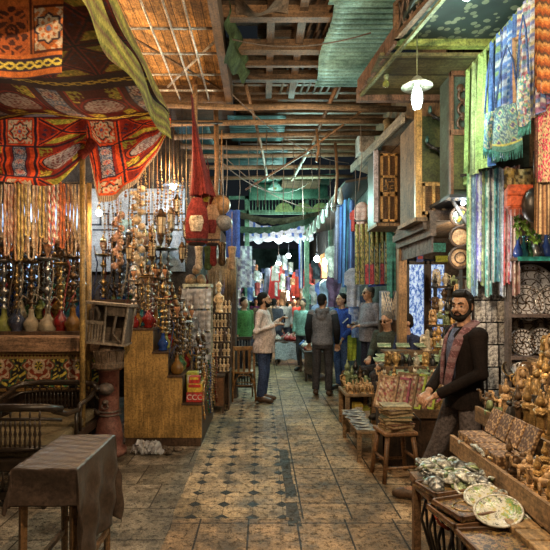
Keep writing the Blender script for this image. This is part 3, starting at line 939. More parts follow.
for si, (x, z, sc, nm, n) in enumerate(steps):
    for i in range(n):
        y = 5.52+i*.19
        if si == 4: y = 5.84+i*.165
        g = cols[(i*3+si*5+1) % 8]; me = (i*2+si) % 3; s2 = sc*(1+.10*math.sin(i*4+si))
        if si == 1 and i == 0: g, me, s2 = 'red', 1, .80
        if si == 2 and i == 0: g, me, s2 = 'blue', 1, .78
        if si == 3 and i == 0: g, me, s2 = 'amber', 2, .86
        pipe(i+si, x, y, z, s2, g, me, '%s water pipe with %s base, %s back, %s of stepped display' % (mets[me][0], glasslab[g], ORD[i], nm), 'water pipes on the stepped display')
# tall pipes standing behind, on a long bench
bk = thing('back_bench', 'long dark bench behind the stepped display carrying tall water pipes', 'bench', (-2.2, 7.3, 0))
MB().box((-.35, -.03, 1.28), (.78, .75, 1.34)).build('bench_top', darkwood, bk)
for sx in (-.3, .73):
    for sy in (0, .7): MB().box((sx-.03, sy-.03, 0), (sx+.03, sy+.03, 1.28)).build('leg', darkwood, bk)
for i in range(12):
    x = -2.44+.25*(i % 4)+.08*(i//4); y = 7.38+.25*(i//4); g = cols[(i*5+2) % 8]; me = (i+1) % 3
    pipe(i, x, y, 1.34, 1.3+.25*hsh(i, 2), g, me, 'tall %s water pipe with %s glass base, %s on the long back bench' % (mets[me][0], glasslab[g], ORD[i]), 'tall water pipes on the long bench')

# ------------------------------------------------------------------ hoses, beads and lanterns that hang in the shop
tag(MB().tube((-4.3, 5.62, 3.02), (-1.6, 5.62, 3.02), .014).build('hose_rail', iron), 'thin black rail under the canopy from which the hoses hang', 'rail')
hc = [((.42, .29, .16), (.26, .17, .09), 'beige'), ((.38, .10, .025), (.20, .045, .012), 'orange'), ((.60, .52, .42), (.36, .04, .03), 'white and red striped'), ((.36, .17, .12), (.48, .33, .22), 'pinkish'),
      ((.20, .10, .05), (.32, .18, .08), 'dark brown'), ((.42, .30, .10), (.2, .13, .03), 'yellow'), ((.44, .35, .26), (.28, .2, .13), 'cream')]
hv = vcol('hose weave', .75, 90, .4)
def strand(x, y, z, L, wd, c1, c2, r, twist=20):
    t = MB(); n = 40
    pts = [(x-wd/2+.004*math.sin(k*.35), y, z-L*k/n) for k in range(n)]+[(x-wd/2*math.cos(PI*k/8), y, z-L-wd/2*math.sin(PI*k/8)) for k in range(9)]+[(x+wd/2+.004*math.sin(k*.3), y+.01, z-L*.93*(1-k/n)) for k in range(n)]
    b = len(t.c); t.path(pts, r, 6)
    t.hascol = True
    for i in range(b, len(t.c)): t.c[i] = c1 if ((i//6+i % 6) // 3) % 2 else c2
    return t
seq = [0, 3, 1, 3, 4, 5, 4, 5, 6, 0, 4, 5, 4, 0, 2, 2, 6, 1, 1, 4, 6, 0, 0, 3, 6]
for i, k in enumerate(seq):
    x = X(3+i*3.5, 5.62); L = .55+.35*hsh(i, 7)
    t = strand(x, 5.61+.03*hsh(i, 3), 3.03, L, .035+.03*hsh(i, 5), hc[k][0], hc[k][1], .011+.006*hsh(i, 8))
    o = t.build('pipe_hose', hv)
    tag(o, '%s pipe hose looped over the rail, %s from its far end' % (hc[k][2], ORD[i] if i < 20 else 'twenty-'+ORD[i-20]), 'hose', 'pipe hoses looped over the rail')
# bead strands
tag(MB().tube((-2.6, 6.1, 3.9), (-.5, 6.1, 3.9), .013).build('bead_rail', iron), 'thin rail high above the stepped display from which bead strands hang', 'rail')
beadm = [mat('beads amber', (.32, .16, .045), .3, 0, .3, 40, 0), mat('beads bone', (.40, .32, .20), .4, 0, .3, 40, 0), mat('beads brown', (.22, .10, .04), .4, 0, .3, 40, 0), brass]
def beads(x, y, z, L, r, m, label, group, top_=0.0):
    t = MB(); n = int(L/(r*2.6)); n0 = int(n*top_)
    for k in range(n0, n): t.ball((.01*math.sin(k*.4), 0, -k*r*2.6), (r*(1+.35*math.sin(k*2.3)),)*3, 6, 4)
    t.tube((0, 0, .5*r), (0, 0, -L), r*.2, n=4)
    return tag(t.build('bead_strand', m, None, (x, y, z)), label, 'beads', group)
for i in range(26):
    x = X(100+i*4.1, 6.1); L = .95+.9*hsh(i, 21)
    beads(x, 6.08+.05*hsh(i, 2), 3.89, L, .010+.008*hsh(i, 4), beadm[i % 4], '%s bead strand hanging from the high rail above the stepped display' % ('amber', 'bone coloured', 'brown', 'brass')[i % 4], ('amber', 'bone', 'brown', 'brass')[i % 4]+' bead strands on the high rail', .55)
# bright shell garland
shell = mat('polished shell', (.62, .50, .34), .35, 0, .3, 20, .4, 0)
t = MB()
for k in range(26):
    a = k*2.4; t.ball((.05*math.cos(a), .05*math.sin(a), -k*.062), (.055, .045, .05), 7, 5)
    t.lathe([(.002, -.03), (.03, 0), (.002, .04)], 6, (.085*math.cos(a+1), .085*math.sin(a+1), -k*.062))
t.tube((0, 0, .9), (0, 0, -1.6), .008, n=5)
tag(t.build('shell_garland', shell, None, (X(138, 6.35), 6.35, 3.12)), 'thick cream shell garland hanging over the stepped display', 'garland')
t = MB()
for k in range(12):
    a = k*2.0; t.ball((.045*math.cos(a), .045*math.sin(a), -k*.06), (.05, .045, .05), 7, 5)
t.tube((0, 0, 1.7), (0, 0, -.7), .008, n=5)
tag(t.build('shell_garland', mat('pink shell', (.60, .36, .26), .4, 0, .3, 20, .4, 0), None, (X(118, 6.2), 6.2, 2.75)), 'shorter pinkish shell garland beside the thick cream one', 'garland')
# lanterns
def make_lantern():
    r = thing('hanging_lantern', 'lantern', 'lantern')
    MB().lathe([(.004, .52), (.012, .50), (.006, .46), (.03, .44), (.055, .38), (.09, .33), (.085, .32)], 6, smooth=False).path([(0, 0, .52), (.025, 0, .55), (0, 0, .58), (-.025, 0, .55), (0, 0, .52)], .006, 5).build('lantern_cap', darkm, r)
    f = MB()
    for k in range(6):
        a = 2*PI*k/6; f.tube((.082*math.cos(a), .082*math.sin(a), .32), (.062*math.cos(a), .062*math.sin(a), .06), .006, n=4)
        b = 2*PI*(k+1)/6
        f.tube((.072*math.cos(a), .072*math.sin(a), .19), (.072*math.cos(b), .072*math.sin(b), .19), .004, n=4)
    f.lathe([(.07, .05), (.07, .07), (.04, .03), (.03, .0), (.004, -.03)], 6, smooth=False).build('lantern_frame', darkm, r)
    MB().lathe([(.055, .065), (.072, .315)], 6, smooth=False).build('lantern_glass', glassm('frosted amber glass', (.8, .66, .42), .3, .5), r)
    return Proto(r)
LAN = make_lantern()
for i, (px, py, Y, s) in enumerate(((161, 238, 5.9, 1.0), (171, 232, 6.3, .9), (177, 215, 6.6, .8), (152, 260, 6.4, .9), (186, 240, 6.5, .8), (182, 262, 6.0, .7), (192, 225, 6.9, .9), (129, 262, 6.1, .7))):
    p = P(px, py, Y)
    LAN.put(p, i, '%s lantern hanging over the stepped display, %s' % (('black hexagonal', 'small bronze')[i % 2], ('largest and lowest, with a pointed cap', 'just behind the largest', 'third, nearest the white lamp', 'hung low over the top step', 'fifth, beside the red bags', 'smallest, over the lowest step', 'farthest in the row, by the grey timber', 'tiny, beside the shell garlands')[i]), 'lanterns over the stepped display', s*.8)
    tag(MB().tube((0, 0, .58*s), (0, 0, 4.2-p.z), .005, n=5).build('lantern_chain', darkm, None, p), 'thin chain from the roof holding the %s lantern over the stepped display' % ORD[i], 'chain')
# white lamp and bare bulb of the shop
lw = emis('white lamp glow', (.75, .88, 1), 14); bulbw = emis('warm bulb glow', (1, .72, .42), 16)
t = thing('pendant_lamp', 'white enamel pendant lamp glowing bluish deep inside the water pipe shop', 'lamp', P(173, 186, 7.6))
MB().lathe([(.02, .12), (.05, .10), (.17, .0), (.175, -.005), (.05, .08)], 16).build('lamp_shade', mat('white enamel', (.7, .72, .75), .3, 0, .1, 8, 0, 0), t)
MB().ball((0, 0, .0), (.055, .055, .06), 10, 7).build('bulb', lw, t); MB().tube((0, 0, .1), (0, 0, .9), .006).build('cord', wirem, t)
lamp(P(173, 192, 7.5)+Vector((0, -.08, -.1)), COOL, 16, .06)
t = thing('bare_bulb', 'bare warm bulb on a wire beside the shorter yellowed pole', 'lamp', P(99, 213, 5.3))
MB().ball((0, 0, 0), .036, 10, 7).build('bulb', bulbw, t); MB().lathe([(.02, .03), (.022, .08), (.012, .09)], 8).build('socket', iron, t); MB().tube((0, 0, .08), (0, 0, .9), .005).build('cord', wirem, t)

# painted sign board at the back with a stepped outline
bd = thing('wall_board', 'pale blue painted board with a dark battlement outline on the back wall', 'board', P(140, 215, 8.1)+Vector((0, .02, 0)))
MB().box((-.85, 0, -.95), (.75, .06, .45)).build('board', palew, bd)
pts = []; x = -.8; up = False
while x < .72:
    pts += [(x, -.012, .02 if up else -.16), (x+.13, -.012, .02 if up else -.16)]; x += .13; up = not up
m = MB()
for a, b in zip(pts, pts[1:]):
    lo = (min(a[0], b[0])-.014, -.02, min(a[2], b[2])-.014); hi = (max(a[0], b[0])+.014, 0, max(a[2], b[2])+.014); m.box(lo, hi)
m.box((-.8, -.02, -.26), (.7, 0, -.235)); m.build('outline', mat('black paint', (.02, .02, .025), .5, 0, .2, 10, 0, 0), bd)
tag(MB().box((-.13, -.03, -.2), (.13, 0, .2)).build('picture', mat('greenish picture', (.25, .42, .38), .4), None, P(128, 232, 8.02)), 'small greenish picture leaning before the pale blue board', 'picture')

# goods boxes on the lowest step
def carton(name, label, lo, hi, m, mark=None, txt=None, sz=.07):
    c = [(a+b)/2 for a, b in zip(lo, hi)]; o = thing(name, label, 'box', (c[0], c[1], lo[2]))
    MB().box((lo[0]-c[0], lo[1]-c[1], 0), (hi[0]-c[0], hi[1]-c[1], hi[2]-lo[2]), .006).build('carton_body', m, o)
    if txt:
        cu = bpy.data.curves.new('lettering_shape', 'FONT'); cu.body = txt; cu.size = sz; cu.align_x = 'CENTER'; cu.align_y = 'CENTER'; cu.extrude = .001
        q = bpy.data.objects.new('lettering_shape', cu); COL.objects.link(q); me_ = bpy.data.meshes.new_from_object(q.evaluated_get(bpy.context.evaluated_depsgraph_get())); bpy.data.objects.remove(q)
        q = link('lettering', me_, mark, o)
        q.location = (0, lo[1]-c[1]-.003, (hi[2]-lo[2])/2); q.rotation_euler = (PI/2, 0, 0)
    elif mark: MB().box(((lo[0]-c[0])*.8, lo[1]-c[1]-.003, (hi[2]-lo[2])*.55), ((hi[0]-c[0])*.8, lo[1]-c[1], (hi[2]-lo[2])*.9)).build('label_patch', mark, o)
    return o
white = mat('printed white', (.7, .66, .6), .6, 0, .1, 10, 0, 0); redc = mat('red carton', (.42, .03, .025), .5, 0, .25, 12, .1, 0); yelc = mat('yellow carton', (.55, .38, .05), .5, 0, .25, 12, .1, 0)
carton('carton', 'red cardboard box with white lettering at the foot of the stepped display', (-.86, 5.44, .49), (-.67, 5.62, .60), redc, white, 'CCC', .085)
carton('carton', 'yellow cardboard box lying on the red one', (-.85, 5.45, .602), (-.68, 5.62, .70), yelc, redc)
carton('carton', 'small red and yellow box topmost of the pile by the stepped display', (-.83, 5.45, .702), (-.71, 5.58, .78), redc, yelc)
carton('carton', 'yellow green box standing behind the pile of cartons', (-.89, 5.64, .49), (-.76, 5.78, .80), mat('yellow green carton', (.40, .42, .06), .5, 0, .25, 12, .1, 0), white)
for i in range(12):
    y = 5.42+.13*i
    beads(-.655+.02*math.sin(i*4), y, .95-.15*hsh(i, 4), .65, .013, (beadm+[GL['blue'], GL['red'], GL['green']])[(i*3) % 7], 'glass bead strand on the alley side of the stepped display', 'bead strands down the side of the stepped display')

# ------------------------------------------------------------------ shelf with packets, carved figures, chest, post
sh = thing('side_shelf', 'pale painted shelf stand hung with clear packets beyond the stepped display', 'shelf', (-.93, 7.0, 0))
shm = mat('pale green painted board', (.42, .44, .34), .6)
MB().box((-.20, -.18, 1.84), (.20, .18, 1.88)).build('shelf_board', shm, sh); MB().box((-.19, -.16, 1.55), (.19, .16, 1.57)).build('shelf_board', shm, sh)
for sx in (-.18, .18):
    for sy in (-.15, .15): MB().box((sx-.015, sy-.015, 0), (sx+.015, sy+.015, 1.84)).build('leg', shm, sh)
pk = glassm('milky packet film', (.74, .75, .80), .15, .55)
for i in range(20):
    x = -1.10+.085*(i % 5); z = 1.66-.31*(i//5); y = 6.76-.03*(i % 2)
    t = MB().grid(lambda u, v: (x+.045*(2*u-1)*(1-.2*v), y+.018*math.sin(PI*u+i)+.008*math.sin(v*20+i), z+.15-.28*v), 6, 12)
    t.grid(lambda u, v: (x+.045*(2*u-1)*(1-.2*v), y+.03+.018*math.sin(PI*u+i), z+.15-.28*v), 6, 8)
    tag(t.build('plastic_packet', pk), 'clear plastic packet hanging from the pale shelf stand', 'packet', 'packets on the pale shelf stand')
for i in range(20):
    x = -1.10+.085*(i % 5); z = 1.58-.31*(i//5)
    tag(MB().lathe([(.002, -.07), (.022, -.06), (.026, -.02), (.012, .02), (.018, .05), (.004, .07)], 8).build('packed_charm', (brass, darkm, silver, clay)[(i*3+i//5) % 4], None, (x, 6.79-.03*(i % 2), z)), 'small metal charm inside a clear packet on the pale shelf stand', 'charm', 'charms in the clear packets')
rugm = mat('round bread', (.42, .28, .15), .7)
for i, (dx, dz, r) in enumerate(((-.1, 0, .085), (.05, 0, .07), (-.02, .09, .06))):
    tag(MB().lathe([(.02, 0), (r, .02), (r*1.05, .06), (r*.7, .12), (.02, .14)], 12).build('clay_pot', rugm, None, (-.93+dx, 6.95, 1.88+dz*1.55)), 'pale round pot on the pale shelf stand, '+('biggest', 'middle sized', 'small one on top')[i], 'pot')
bone = mat('pale carved wood', (.62, .43, .24), .55, 0, .5, 30, .4, .25)
ebony = mat('dark carved wood', (.09, .055, .035), .45, 0, .5, 30, .4, .25)
def make_carved():
    r = thing('carved_figure', 'x', 'figurine')
    m = MB().lathe([(.035, 0), (.036, .02), (.026, .03), (.03, .07), (.022, .11), (.032, .15), (.034, .17), (.014, .19), (.013, .2)], 10, sy=.8)
    m.ball((0, -.005, .235), (.024, .026, .036)); m.lathe([(.022, .255), (.03, .27), (.02, .29), (.008, .31)], 8)
    m.path([(.034, 0, .165), (.04, -.015, .12), (.02, -.035, .1)], .009, 5); m.path([(-.034, 0, .165), (-.04, -.015, .12), (-.02, -.035, .1)], .009, 5)
    m.build('figure_body', bone, r); return Proto(r)
CF = make_carved()
rk = thing('figure_rack', 'stepped dark rack crowded with carved figures by the dark post', 'rack', (-.69, 7.5, 0))
for k in range(5): MB().box((-.20, -.28+.09*k, .55+.22*k), (.20, -.16+.09*k, .57+.22*k)).build('shelf_board', darkwood, rk)
MB().box((-.2, .2, .0), (.2, .24, 1.75)).build('back_panel', darkwood, rk); MB().box((-.2, -.28, .0), (-.18, .2, .57)).box((.18, -.28, 0), (.2, .2, .57)).build('side_panel', darkwood, rk)
for k in range(5):
    for i in range(7):
        CF.put((-.86+.057*i, 7.28+.09*k-.03*(i % 2), .57+.22*k), .3*math.sin(i*3+k), '%s carved wooden figure on the %s shelf of the figure rack' % (('pale', 'dark')[(i*2+k*3) % 5 == 1], ('lowest', 'second', 'third', 'fourth', 'topmost')[k]), '%s carved figures on the %s shelf of the figure rack' % (('pale', 'dark')[(i*2+k*3) % 5 == 1], ('lowest', 'second', 'third', 'fourth', 'topmost')[k]), .64, dict(figure_body=ebony if (i*2+k*3) % 5 == 1 else bone))
CF.put((X(219, 7.2), 7.2, 1.46), 0, 'tallest pale carved figure with a high crown, before the dark post', None, (1.7, 1.7, 1.5), dict(figure_body=bone))
ch = thing('wooden_chest', 'small dark wooden chest on legs below the carved figures', 'chest', (-.66, 7.1, 0))
MB().box((-.09, -.1, .10), (.10, .1, .52), .01).build('chest_body', mat('chest wood', (.20, .09, .04), .4), ch); MB().box((-.1, -.11, .52), (.11, .11, .55)).build('chest_lid', darkwood, ch)
for sx in (-.08, .09):
    for sy in (-.09, .09): MB().box((sx-.012, sy-.012, 0), (sx+.012, sy+.012, .1)).build('leg', darkwood, ch)
t = MB().lathe([(.13, 0), (.11, .3), (.10, 1.0), (.12, 1.7), (.10, 2.35)], 9, smooth=False)
tag(t.build('timber_post', wood('charred post', (.10, .06, .04), .8, 2, 0, .2), None, (X(231, 8.15), 8.15, 0)), 'rough dark timber post behind the bentwood chair', 'post')
straw = wood('straw fringe', (.30, .19, .09), .85, 2)
t = MB()
for k in range(40): x = X(209, 7.7)+.011*k; t.tube((x, 7.70+.02*hsh(k, 1), 2.32), (x+.02*(hsh(k, 2)-.5), 7.68, 1.78-.2*hsh(k, 3)), .008, .004, 4)
tag(t.build('straw_curtain', straw), 'rough straw fringe hanging above the carved figures', 'curtain')
cb = thing('low_fence', 'black carved wooden railing behind the bentwood chair', 'railing', (X(238, 8.5), 8.5, 0))
MB().box((-.2, -.02, .95), (.25, .02, 1.0)).build('rail', bw, cb); MB().box((-.2, -.02, .1), (.25, .02, .15)).build('rail', bw, cb)
m = MB()
for k in range(9): m.lathe([(.008, .15), (.018, .35), (.008, .5), (.02, .65), (.008, .95)], 6, (-.18+.05*k, 0, 0))
m.build('spindle_screen', bw, cb)

# red cloth bags, gourd and grey ball
rc = mat('brick red felt', (.17, .028, .026), .9, 0, .35, 20, .35, 0)
tag(MB().path([(X(193.5, 5.6), 5.7, 4.35), (X(194, 5.6), 5.7, 3.6), (X(195, 5.6), 5.7, 2.9)], [.035, .03, .02], 6).build('hanging_timber', wood('pale split timber', (.36, .22, .11), .8, 2)), 'pale split timber hanging from the roof with red bags on it', 'timber')
def redfn(u, v):
    px = 192+(25*v**1.6+1.5)*(u-.25)+4*v; py = 98+98*v
    p = P(px, py, 5.55); return (p.x, p.y+.05*math.sin(u*12+v*3)*v-.1*math.sin(PI*u), p.z)
t = MB().grid(redfn, 24, 24); t.grid(lambda u, v: tuple(Vector(redfn(u, v))+Vector((0, .10*math.sin(PI*u)*2, 0))), 24, 24)
tag(t.build('hanging_cloth', rc), 'long brick red cloth hanging in a point above the bags', 'cloth')
def bag(label, px, py, Y, wd, h_, m, m2, strap=.3, rz=0.0):
    b = thing('cloth_bag', label, 'bag', P(px, py, Y), rz)
    MB().loft([((0, 0, -h_), wd*.32, .03), ((0, 0, -h_+.02), wd*.45, .06), ((0, 0, -h_*.6), wd*.5, .085), ((0, 0, -h_*.25), wd*.42, .06), ((0, 0, 0), wd*.22, .03)], 18).build('bag_body', m, b)
    MB().path([(-wd*.2, 0, -.03), (-wd*.12, 0, strap*.6), (0, 0, strap), (wd*.12, 0, strap*.6), (wd*.2, 0, -.03)], .014, 6, flat=.4).build('strap', m, b)
    MB().grid(lambda u, v: (wd*.30*(2*u-1), -.108+.045*(2*u-1)**2+.02*abs(2*v-1)**2, -h_*(.40+.34*v)), 8, 8).build('patch', m2, b)
    MB().loft([((0, 0, -h_-.015), wd*.30, .045), ((0, 0, -h_+.045), wd*.47, .068), ((0, 0, -h_+.06), wd*.46, .066)], 16).build('trim_band', mat('dark trim', (.05, .035, .035), .8), b)
    return b
creamw = mat('cream embroidery', (.55, .46, .36), .9, 0, .5, 30, .3, 0)
bag('brick red felt bag with cream embroidered patch, hung lowest under the red cloth', 197, 198, 5.4, .27, .52, rc, creamw, .35)
bag('tan felt bag hung close beside the red one', 212, 205, 5.6, .21, .46, mat('tan felt', (.34, .20, .12), .9, 0, .35, 20, .35, 0), rc, .3)
bag('small dark red bag tucked behind the tan felt bag', 206, 180, 5.8, .22, .38, rc, mat('yellow black print', (.35, .30, .04), .9, 0, .8, 40), .3)
tag(MB().ball((0, 0, 0), (.115, .11, .12), 14, 10).tube((0, 0, .11), (.01, 0, .9), .008).build('gourd', mat('brown gourd', (.36, .19, .08), .45, 0, .35, 12, .2, 0), None, P(221, 205, 5.75)), 'round brown gourd hanging beside the tan bag', 'gourd')
tag(MB().ball((0, 0, 0), (.105, .10, .095), 14, 10).tube((0, 0, .09), (-.01, 0, .9), .006).build('leather_ball', mat('grey leather', (.17, .165, .17), .5, 0, .35, 12, .2, 0), None, P(223.5, 223, 5.6)), 'round grey leather ball hanging just below the brown gourd', 'ball')
drum = mat('drum hide', (.34, .24, .16), .7)
for i, (px, py, m_) in enumerate(((213, 258, rc), (222, 258, darkm), (232, 262, drum), (208, 262, gd), (199, 262, creamw))):
    o = MB().lathe([(.03, .0), (.055, .04), (.045, .2), (.06, .3), (.06, .32), (.01, .33)], 12).tube((0, 0, .33), (0, 0, .8), .005, n=5).build('hanging_drum', m_, None, P(px, py+8, 6.6))
    tag(o, '%s goblet drum hanging above the straw fringe' % ('red', 'dark metal', 'hide', 'faded green', 'cream')[i], 'drum')
tag(MB().grid(lambda u, v: (X(226, 6.9)+.20*u, 6.9+.03*math.sin(u*14), Z(210, 6.9)-.68*v), 14, 8).build('cloth', mat('bright blue cloth', (.06, .13, .50), .85, 0, .3, 20, .2, 0)), 'bright blue cloth hanging behind the grey leather ball', 'cloth')

# bentwood chair
bent = wood('honey bentwood', (.42, .21, .07), .35, 2)
c = thing('bentwood_chair', 'honey brown bentwood chair by the man in the pale shirt', 'chair', (X(243, 8.0), 8.0, 0), math.radians(8))
MB().lathe([(.18, .445), (.20, .45), (.20, .475), (.18, .48)], 20).build('seat', bent, c)
for sx in (-1, 1):
    MB().path([(sx*.16, .15, .45), (sx*.185, .18, 0)], [.018, .014], 8).build('leg', bent, c)
    MB().path([(sx*.165, -.16, .86), (sx*.17, -.15, .45), (sx*.19, -.20, 0)], [.016, .018, .014], 8).build('leg', bent, c)
MB().obox((0, -.165, .86), (.37, .025, .07), (0, 0, 0), .008).build('top_rail', bent, c)
m = MB()
for k in (-.09, 0, .09): m.box((k-.018, -.165, .47), (k+.018, -.15, .83))
m.build('back_slat', bent, c)
m = MB()
for yy in (-.17, .16): m.path([(-.18, yy, .12), (-.15, yy, .33), (-.08, yy, .42), (.08, yy, .42), (.15, yy, .33), (.18, yy, .12)], .011, 6)
m.path([(.17*math.cos(k*PI/12), .17*math.sin(k*PI/12), .25) for k in range(25)], .009, 6); m.build('brace', bent, c)
# ------------------------------------------------------------------ wooden canopy over the textile stall
spot = Sh('dark teal ceiling with pale ovals'); x_, y_, z_, p_ = spot.pos()
vx = spot.voronoi(p_, 13.5, 'F1', 0); vv = N(spot.nt, vx); nn = spot.noise(p_, 30, 4)
oval = (vv+(nn-.5)*.16).lt(.37); core = vv.lt(.10)
oc = spot.mix(oval, (.012, .026, .024), spot.mix(core, (.12, .14, .09), (.22, .25, .16)))
spot.fin(spot.scale(oc, spot.ramp(spot.noise(p_, 4, 4), .3, .7)*.7+.6), .7)
lime = mat('lime green paint', (.25, .31, .08), .55, 0, .4, 12, .3, 0)
sage = mat('dull sage paint', (.20, .24, .13), .6, 0, .4, 12, .3, 0)
olivew = wood('olive varnished boards', (.16, .15, .065), .55, 0, .3, .3)
cano = thing('wooden_canopy', 'wooden stall canopy with spotted teal ceiling and lime green trim', 'canopy', (1.6, 3.6, 3.9))
def k_(x, y, z): return (x-1.6, y-3.6, z-3.9)
MB().box(k_(1.12, 2.4, 3.86), k_(2.05, 4.10, 3.90)).build('spotted_ceiling', spot.m, cano)
m = MB(); m.box(k_(1.08, 4.06, 3.80), k_(2.08, 4.12, 3.86)).box(k_(2.0, 2.4, 3.80), k_(2.06, 4.2, 3.86))
m.build('green_trim', lime, cano)
MB().box(k_(2.06, 2.4, 3.30), k_(2.12, 4.3, 3.9)).build('green_fascia', lime, cano)
MB().box(k_(1.02, 4.15, 3.76), k_(2.0, 4.95, 3.79)).build('olive_ceiling', olivew, cano)
def fx(y): return 1.085-.115*(y-3.95) if y > 3.95 else 1.085+.20*(3.95-y)
def slab_along(mb, y0, y1, z0, z1, th=.03, off=0.0):
    xa, xb = fx(y0)+off, fx(y1)+off
    mb.add([k_(xa, y0, z0), k_(xa+th, y0, z0), k_(xb+th, y1, z0), k_(xb, y1, z0), k_(xa, y0, z1), k_(xa+th, y0, z1), k_(xb+th, y1, z1), k_(xb, y1, z1)], [(0, 3, 2, 1), (4, 5, 6, 7), (0, 1, 5, 4), (1, 2, 6, 5), (2, 3, 7, 6), (3, 0, 4, 7)])
fb = MB()
for i in range(8): slab_along(fb, 3.96+i*.12, 4.07+i*.12, 3.76+.008*math.sin(i*3), 3.90)
fb.box(k_(.98, 4.93, 3.70), k_(2.0, 4.99, 3.84)); fb.build('fascia_board', wood('reddish fascia board', (.20, .11, .07), .7, 2), cano)
m = MB(); slab_along(m, 3.0, 4.95, 3.74, 3.762, .03, .03); m.build('edge_bead', sage, cano)
lat = MB(); slab_along(lat, 2.6, 3.97, 3.79, 3.83, .05); slab_along(lat, 2.6, 3.97, 4.06, 4.10, .05); slab_along(lat, 3.93, 3.97, 3.79, 4.10, .05); lat.build('lattice_frame', wood('lattice frame wood', (.20, .12, .07), .6, 1), cano)
lat = MB(); slab_along(lat, 2.6, 3.95, 3.82, 4.08, .01, .03)
lat.build('lattice_back', iron, cano); lat = MB()
for i in range(14):
    for q_ in (-1, 1): lat.tube(k_(fx(3.88-i*.1)+.01, 3.88-i*.1, 3.945-q_*.11), k_(fx(3.80-i*.1)+.01, 3.80-i*.1, 3.945+q_*.11), .009, n=4)
lat.build('lattice_bars', wood('lattice bar', (.14, .10, .08), .6, 1), cano)

# pendant with the big spiral bulb
cfl = emis('spiral bulb glow', (.82, 1, .93), 5)
pl = P(417, 100, 4.0)
t = thing('pendant_lamp', 'white coolie shaded pendant with glowing spiral bulb under the wooden canopy', 'lamp', pl)
MB().lathe([(.012, .20), (.03, .19), (.05, .165), (.125, .115), (.128, .108), (.05, .15)], 20).build('lamp_shade', mat('cream enamel shade', (.40, .40, .32), .35, 0, .1, 8, 0, 0), t)
MB().lathe([(.02, .10), (.022, .14), (.015, .17)], 10).build('socket', white, t)
m = MB()
for k in range(2): m.path([((.022+.016*math.sin(PI*i/40))*math.cos(i*.7+PI*k), (.022+.016*math.sin(PI*i/40))*math.sin(i*.7+PI*k), .10-.17*i/40) for i in range(41)], .010, 6)
m.build('bulb', cfl, t); MB().tube((0, 0, .19), (0, 0, 3.93-pl.z), .005).build('cord', sage, t)
lamp(pl+Vector((-.02, -.12, -.07)), (.80, 1, .86), 26, .06)
t = thing('ceiling_bulb', 'round bulb fixed under the spotted teal ceiling', 'lamp', (1.44, 3.36, 3.80)); MB().ball((0, 0, 0), .05, 10, 7).build('bulb', cfl, t); MB().lathe([(.03, .03), (.03, .06)], 8).build('socket', iron, t)
lamp((1.44, 3.36, 3.70), GREENW, 5, .05)
t = thing('small_bulb', 'small unlit glass bulb fixed under the olive boarded canopy', 'lamp', P(386, 80, 4.5))
MB().lathe([(.002, -.07), (.03, -.06), (.034, -.035), (.016, 0)], 10).build('bulb', GL['lime'], t); MB().lathe([(.02, 0), (.024, .03), (.03, .08)], 8).build('socket', sage, t)

# ------------------------------------------------------------------ bays, post, beams
def lattice_door(mb, x0, x1, z0, z1, y, style=0):
    w_ = x1-x0; h_ = z1-z0
    mb.box((x0, y-.03, z0), (x0+.025, y, z1)); mb.box((x1-.025, y-.03, z0), (x1, y, z1)); mb.box((x0, y-.03, z0), (x1, y, z0+.03)); mb.box((x0, y-.03, z1-.03), (x1, y, z1)); mb.box(((x0+x1)/2-.014, y-.032, z0), ((x0+x1)/2+.014, y, z1))
def fine_screen(mb, x0, x1, z0, z1, y, n, m_):
    for i in range(n+1): mb.box((x0+(x1-x0)*i/n-.004, y-.012, z0), (x0+(x1-x0)*i/n+.004, y, z1))
    for i in range(m_+1): mb.box((x0, y-.012, z0+(z1-z0)*i/m_-.004), (x1, y, z0+(z1-z0)*i/m_+.004))
# nearest ochre bay
b = thing('bay_window', 'ochre wooden bay window with two screened shutters low on its front', 'bay window', (1.75, 5.2, 2.5))
MB().box((-.15, -.22, 0), (.15, .35, 1.05)).build('bay_body', oldwood, b)
MB().box((-.16, -.245, 0), (.155, -.22, .37)).build('front_board', ochre, b)
MB().box((-.165, -.25, .0), (-.10, -.2, 1.12)).build('corner_post', ochre, b)
MB().box((-.1, -.235, .37), (.15, -.22, 1.05)).build('upper_panel', mat('mossy green board', (.055, .06, .014), .7, 0, .5, 6, .3, 0), b)
f = MB(); lattice_door(f, -.10, .125, .03, .35, -.245); f.build('shutter_frame', wood('honey shutter wood', (.66, .38, .13), .45, 2), b)
f = MB(); fine_screen(f, -.08, .005, .06, .32, -.248, 5, 14); fine_screen(f, .02, .105, .06, .32, -.248, 5, 14); f.build('shutter_screen', wood('shutter lattice', (.22, .11, .045), .5, 2), b)
MB().box((-.18, -.27, -.04), (.17, .36, 0)).build('bay_sill', oldwood, b)
# tall honey mashrabiya
Y2 = 6.35; xa, xb = X(380, Y2), X(396.5, Y2); za, zb2 = Z(222, Y2), Z(154, Y2)
b = thing('bay_window', 'tall narrow honey wood bay window with square fretwork between screened panels', 'bay window', ((xa+xb)/2, Y2, za))
w2 = (xb-xa)/2; hh = zb2-za; hw = wood('honey shutter wood', (.66, .38, .13))
MB().box((-w2-.05, .0, -.02), (.35, .5, hh+.05)).build('bay_body', darkwood, b)
f = MB(); f.box((-w2, -.04, 0), (-w2+.03, 0, hh)).box((w2-.03, -.04, 0), (w2, 0, hh))
for zz in (0, hh*.37, hh*.40, hh*.64, hh*.96): f.box((-w2, -.04, zz), (w2, 0, zz+.03))
f.box((-.012, -.04, 0), (.012, 0, hh*.4)).box((-.012, -.04, hh*.66), (.012, 0, hh)); f.build('shutter_frame', hw, b)
f = MB(); z0, z1 = hh*.42, hh*.63
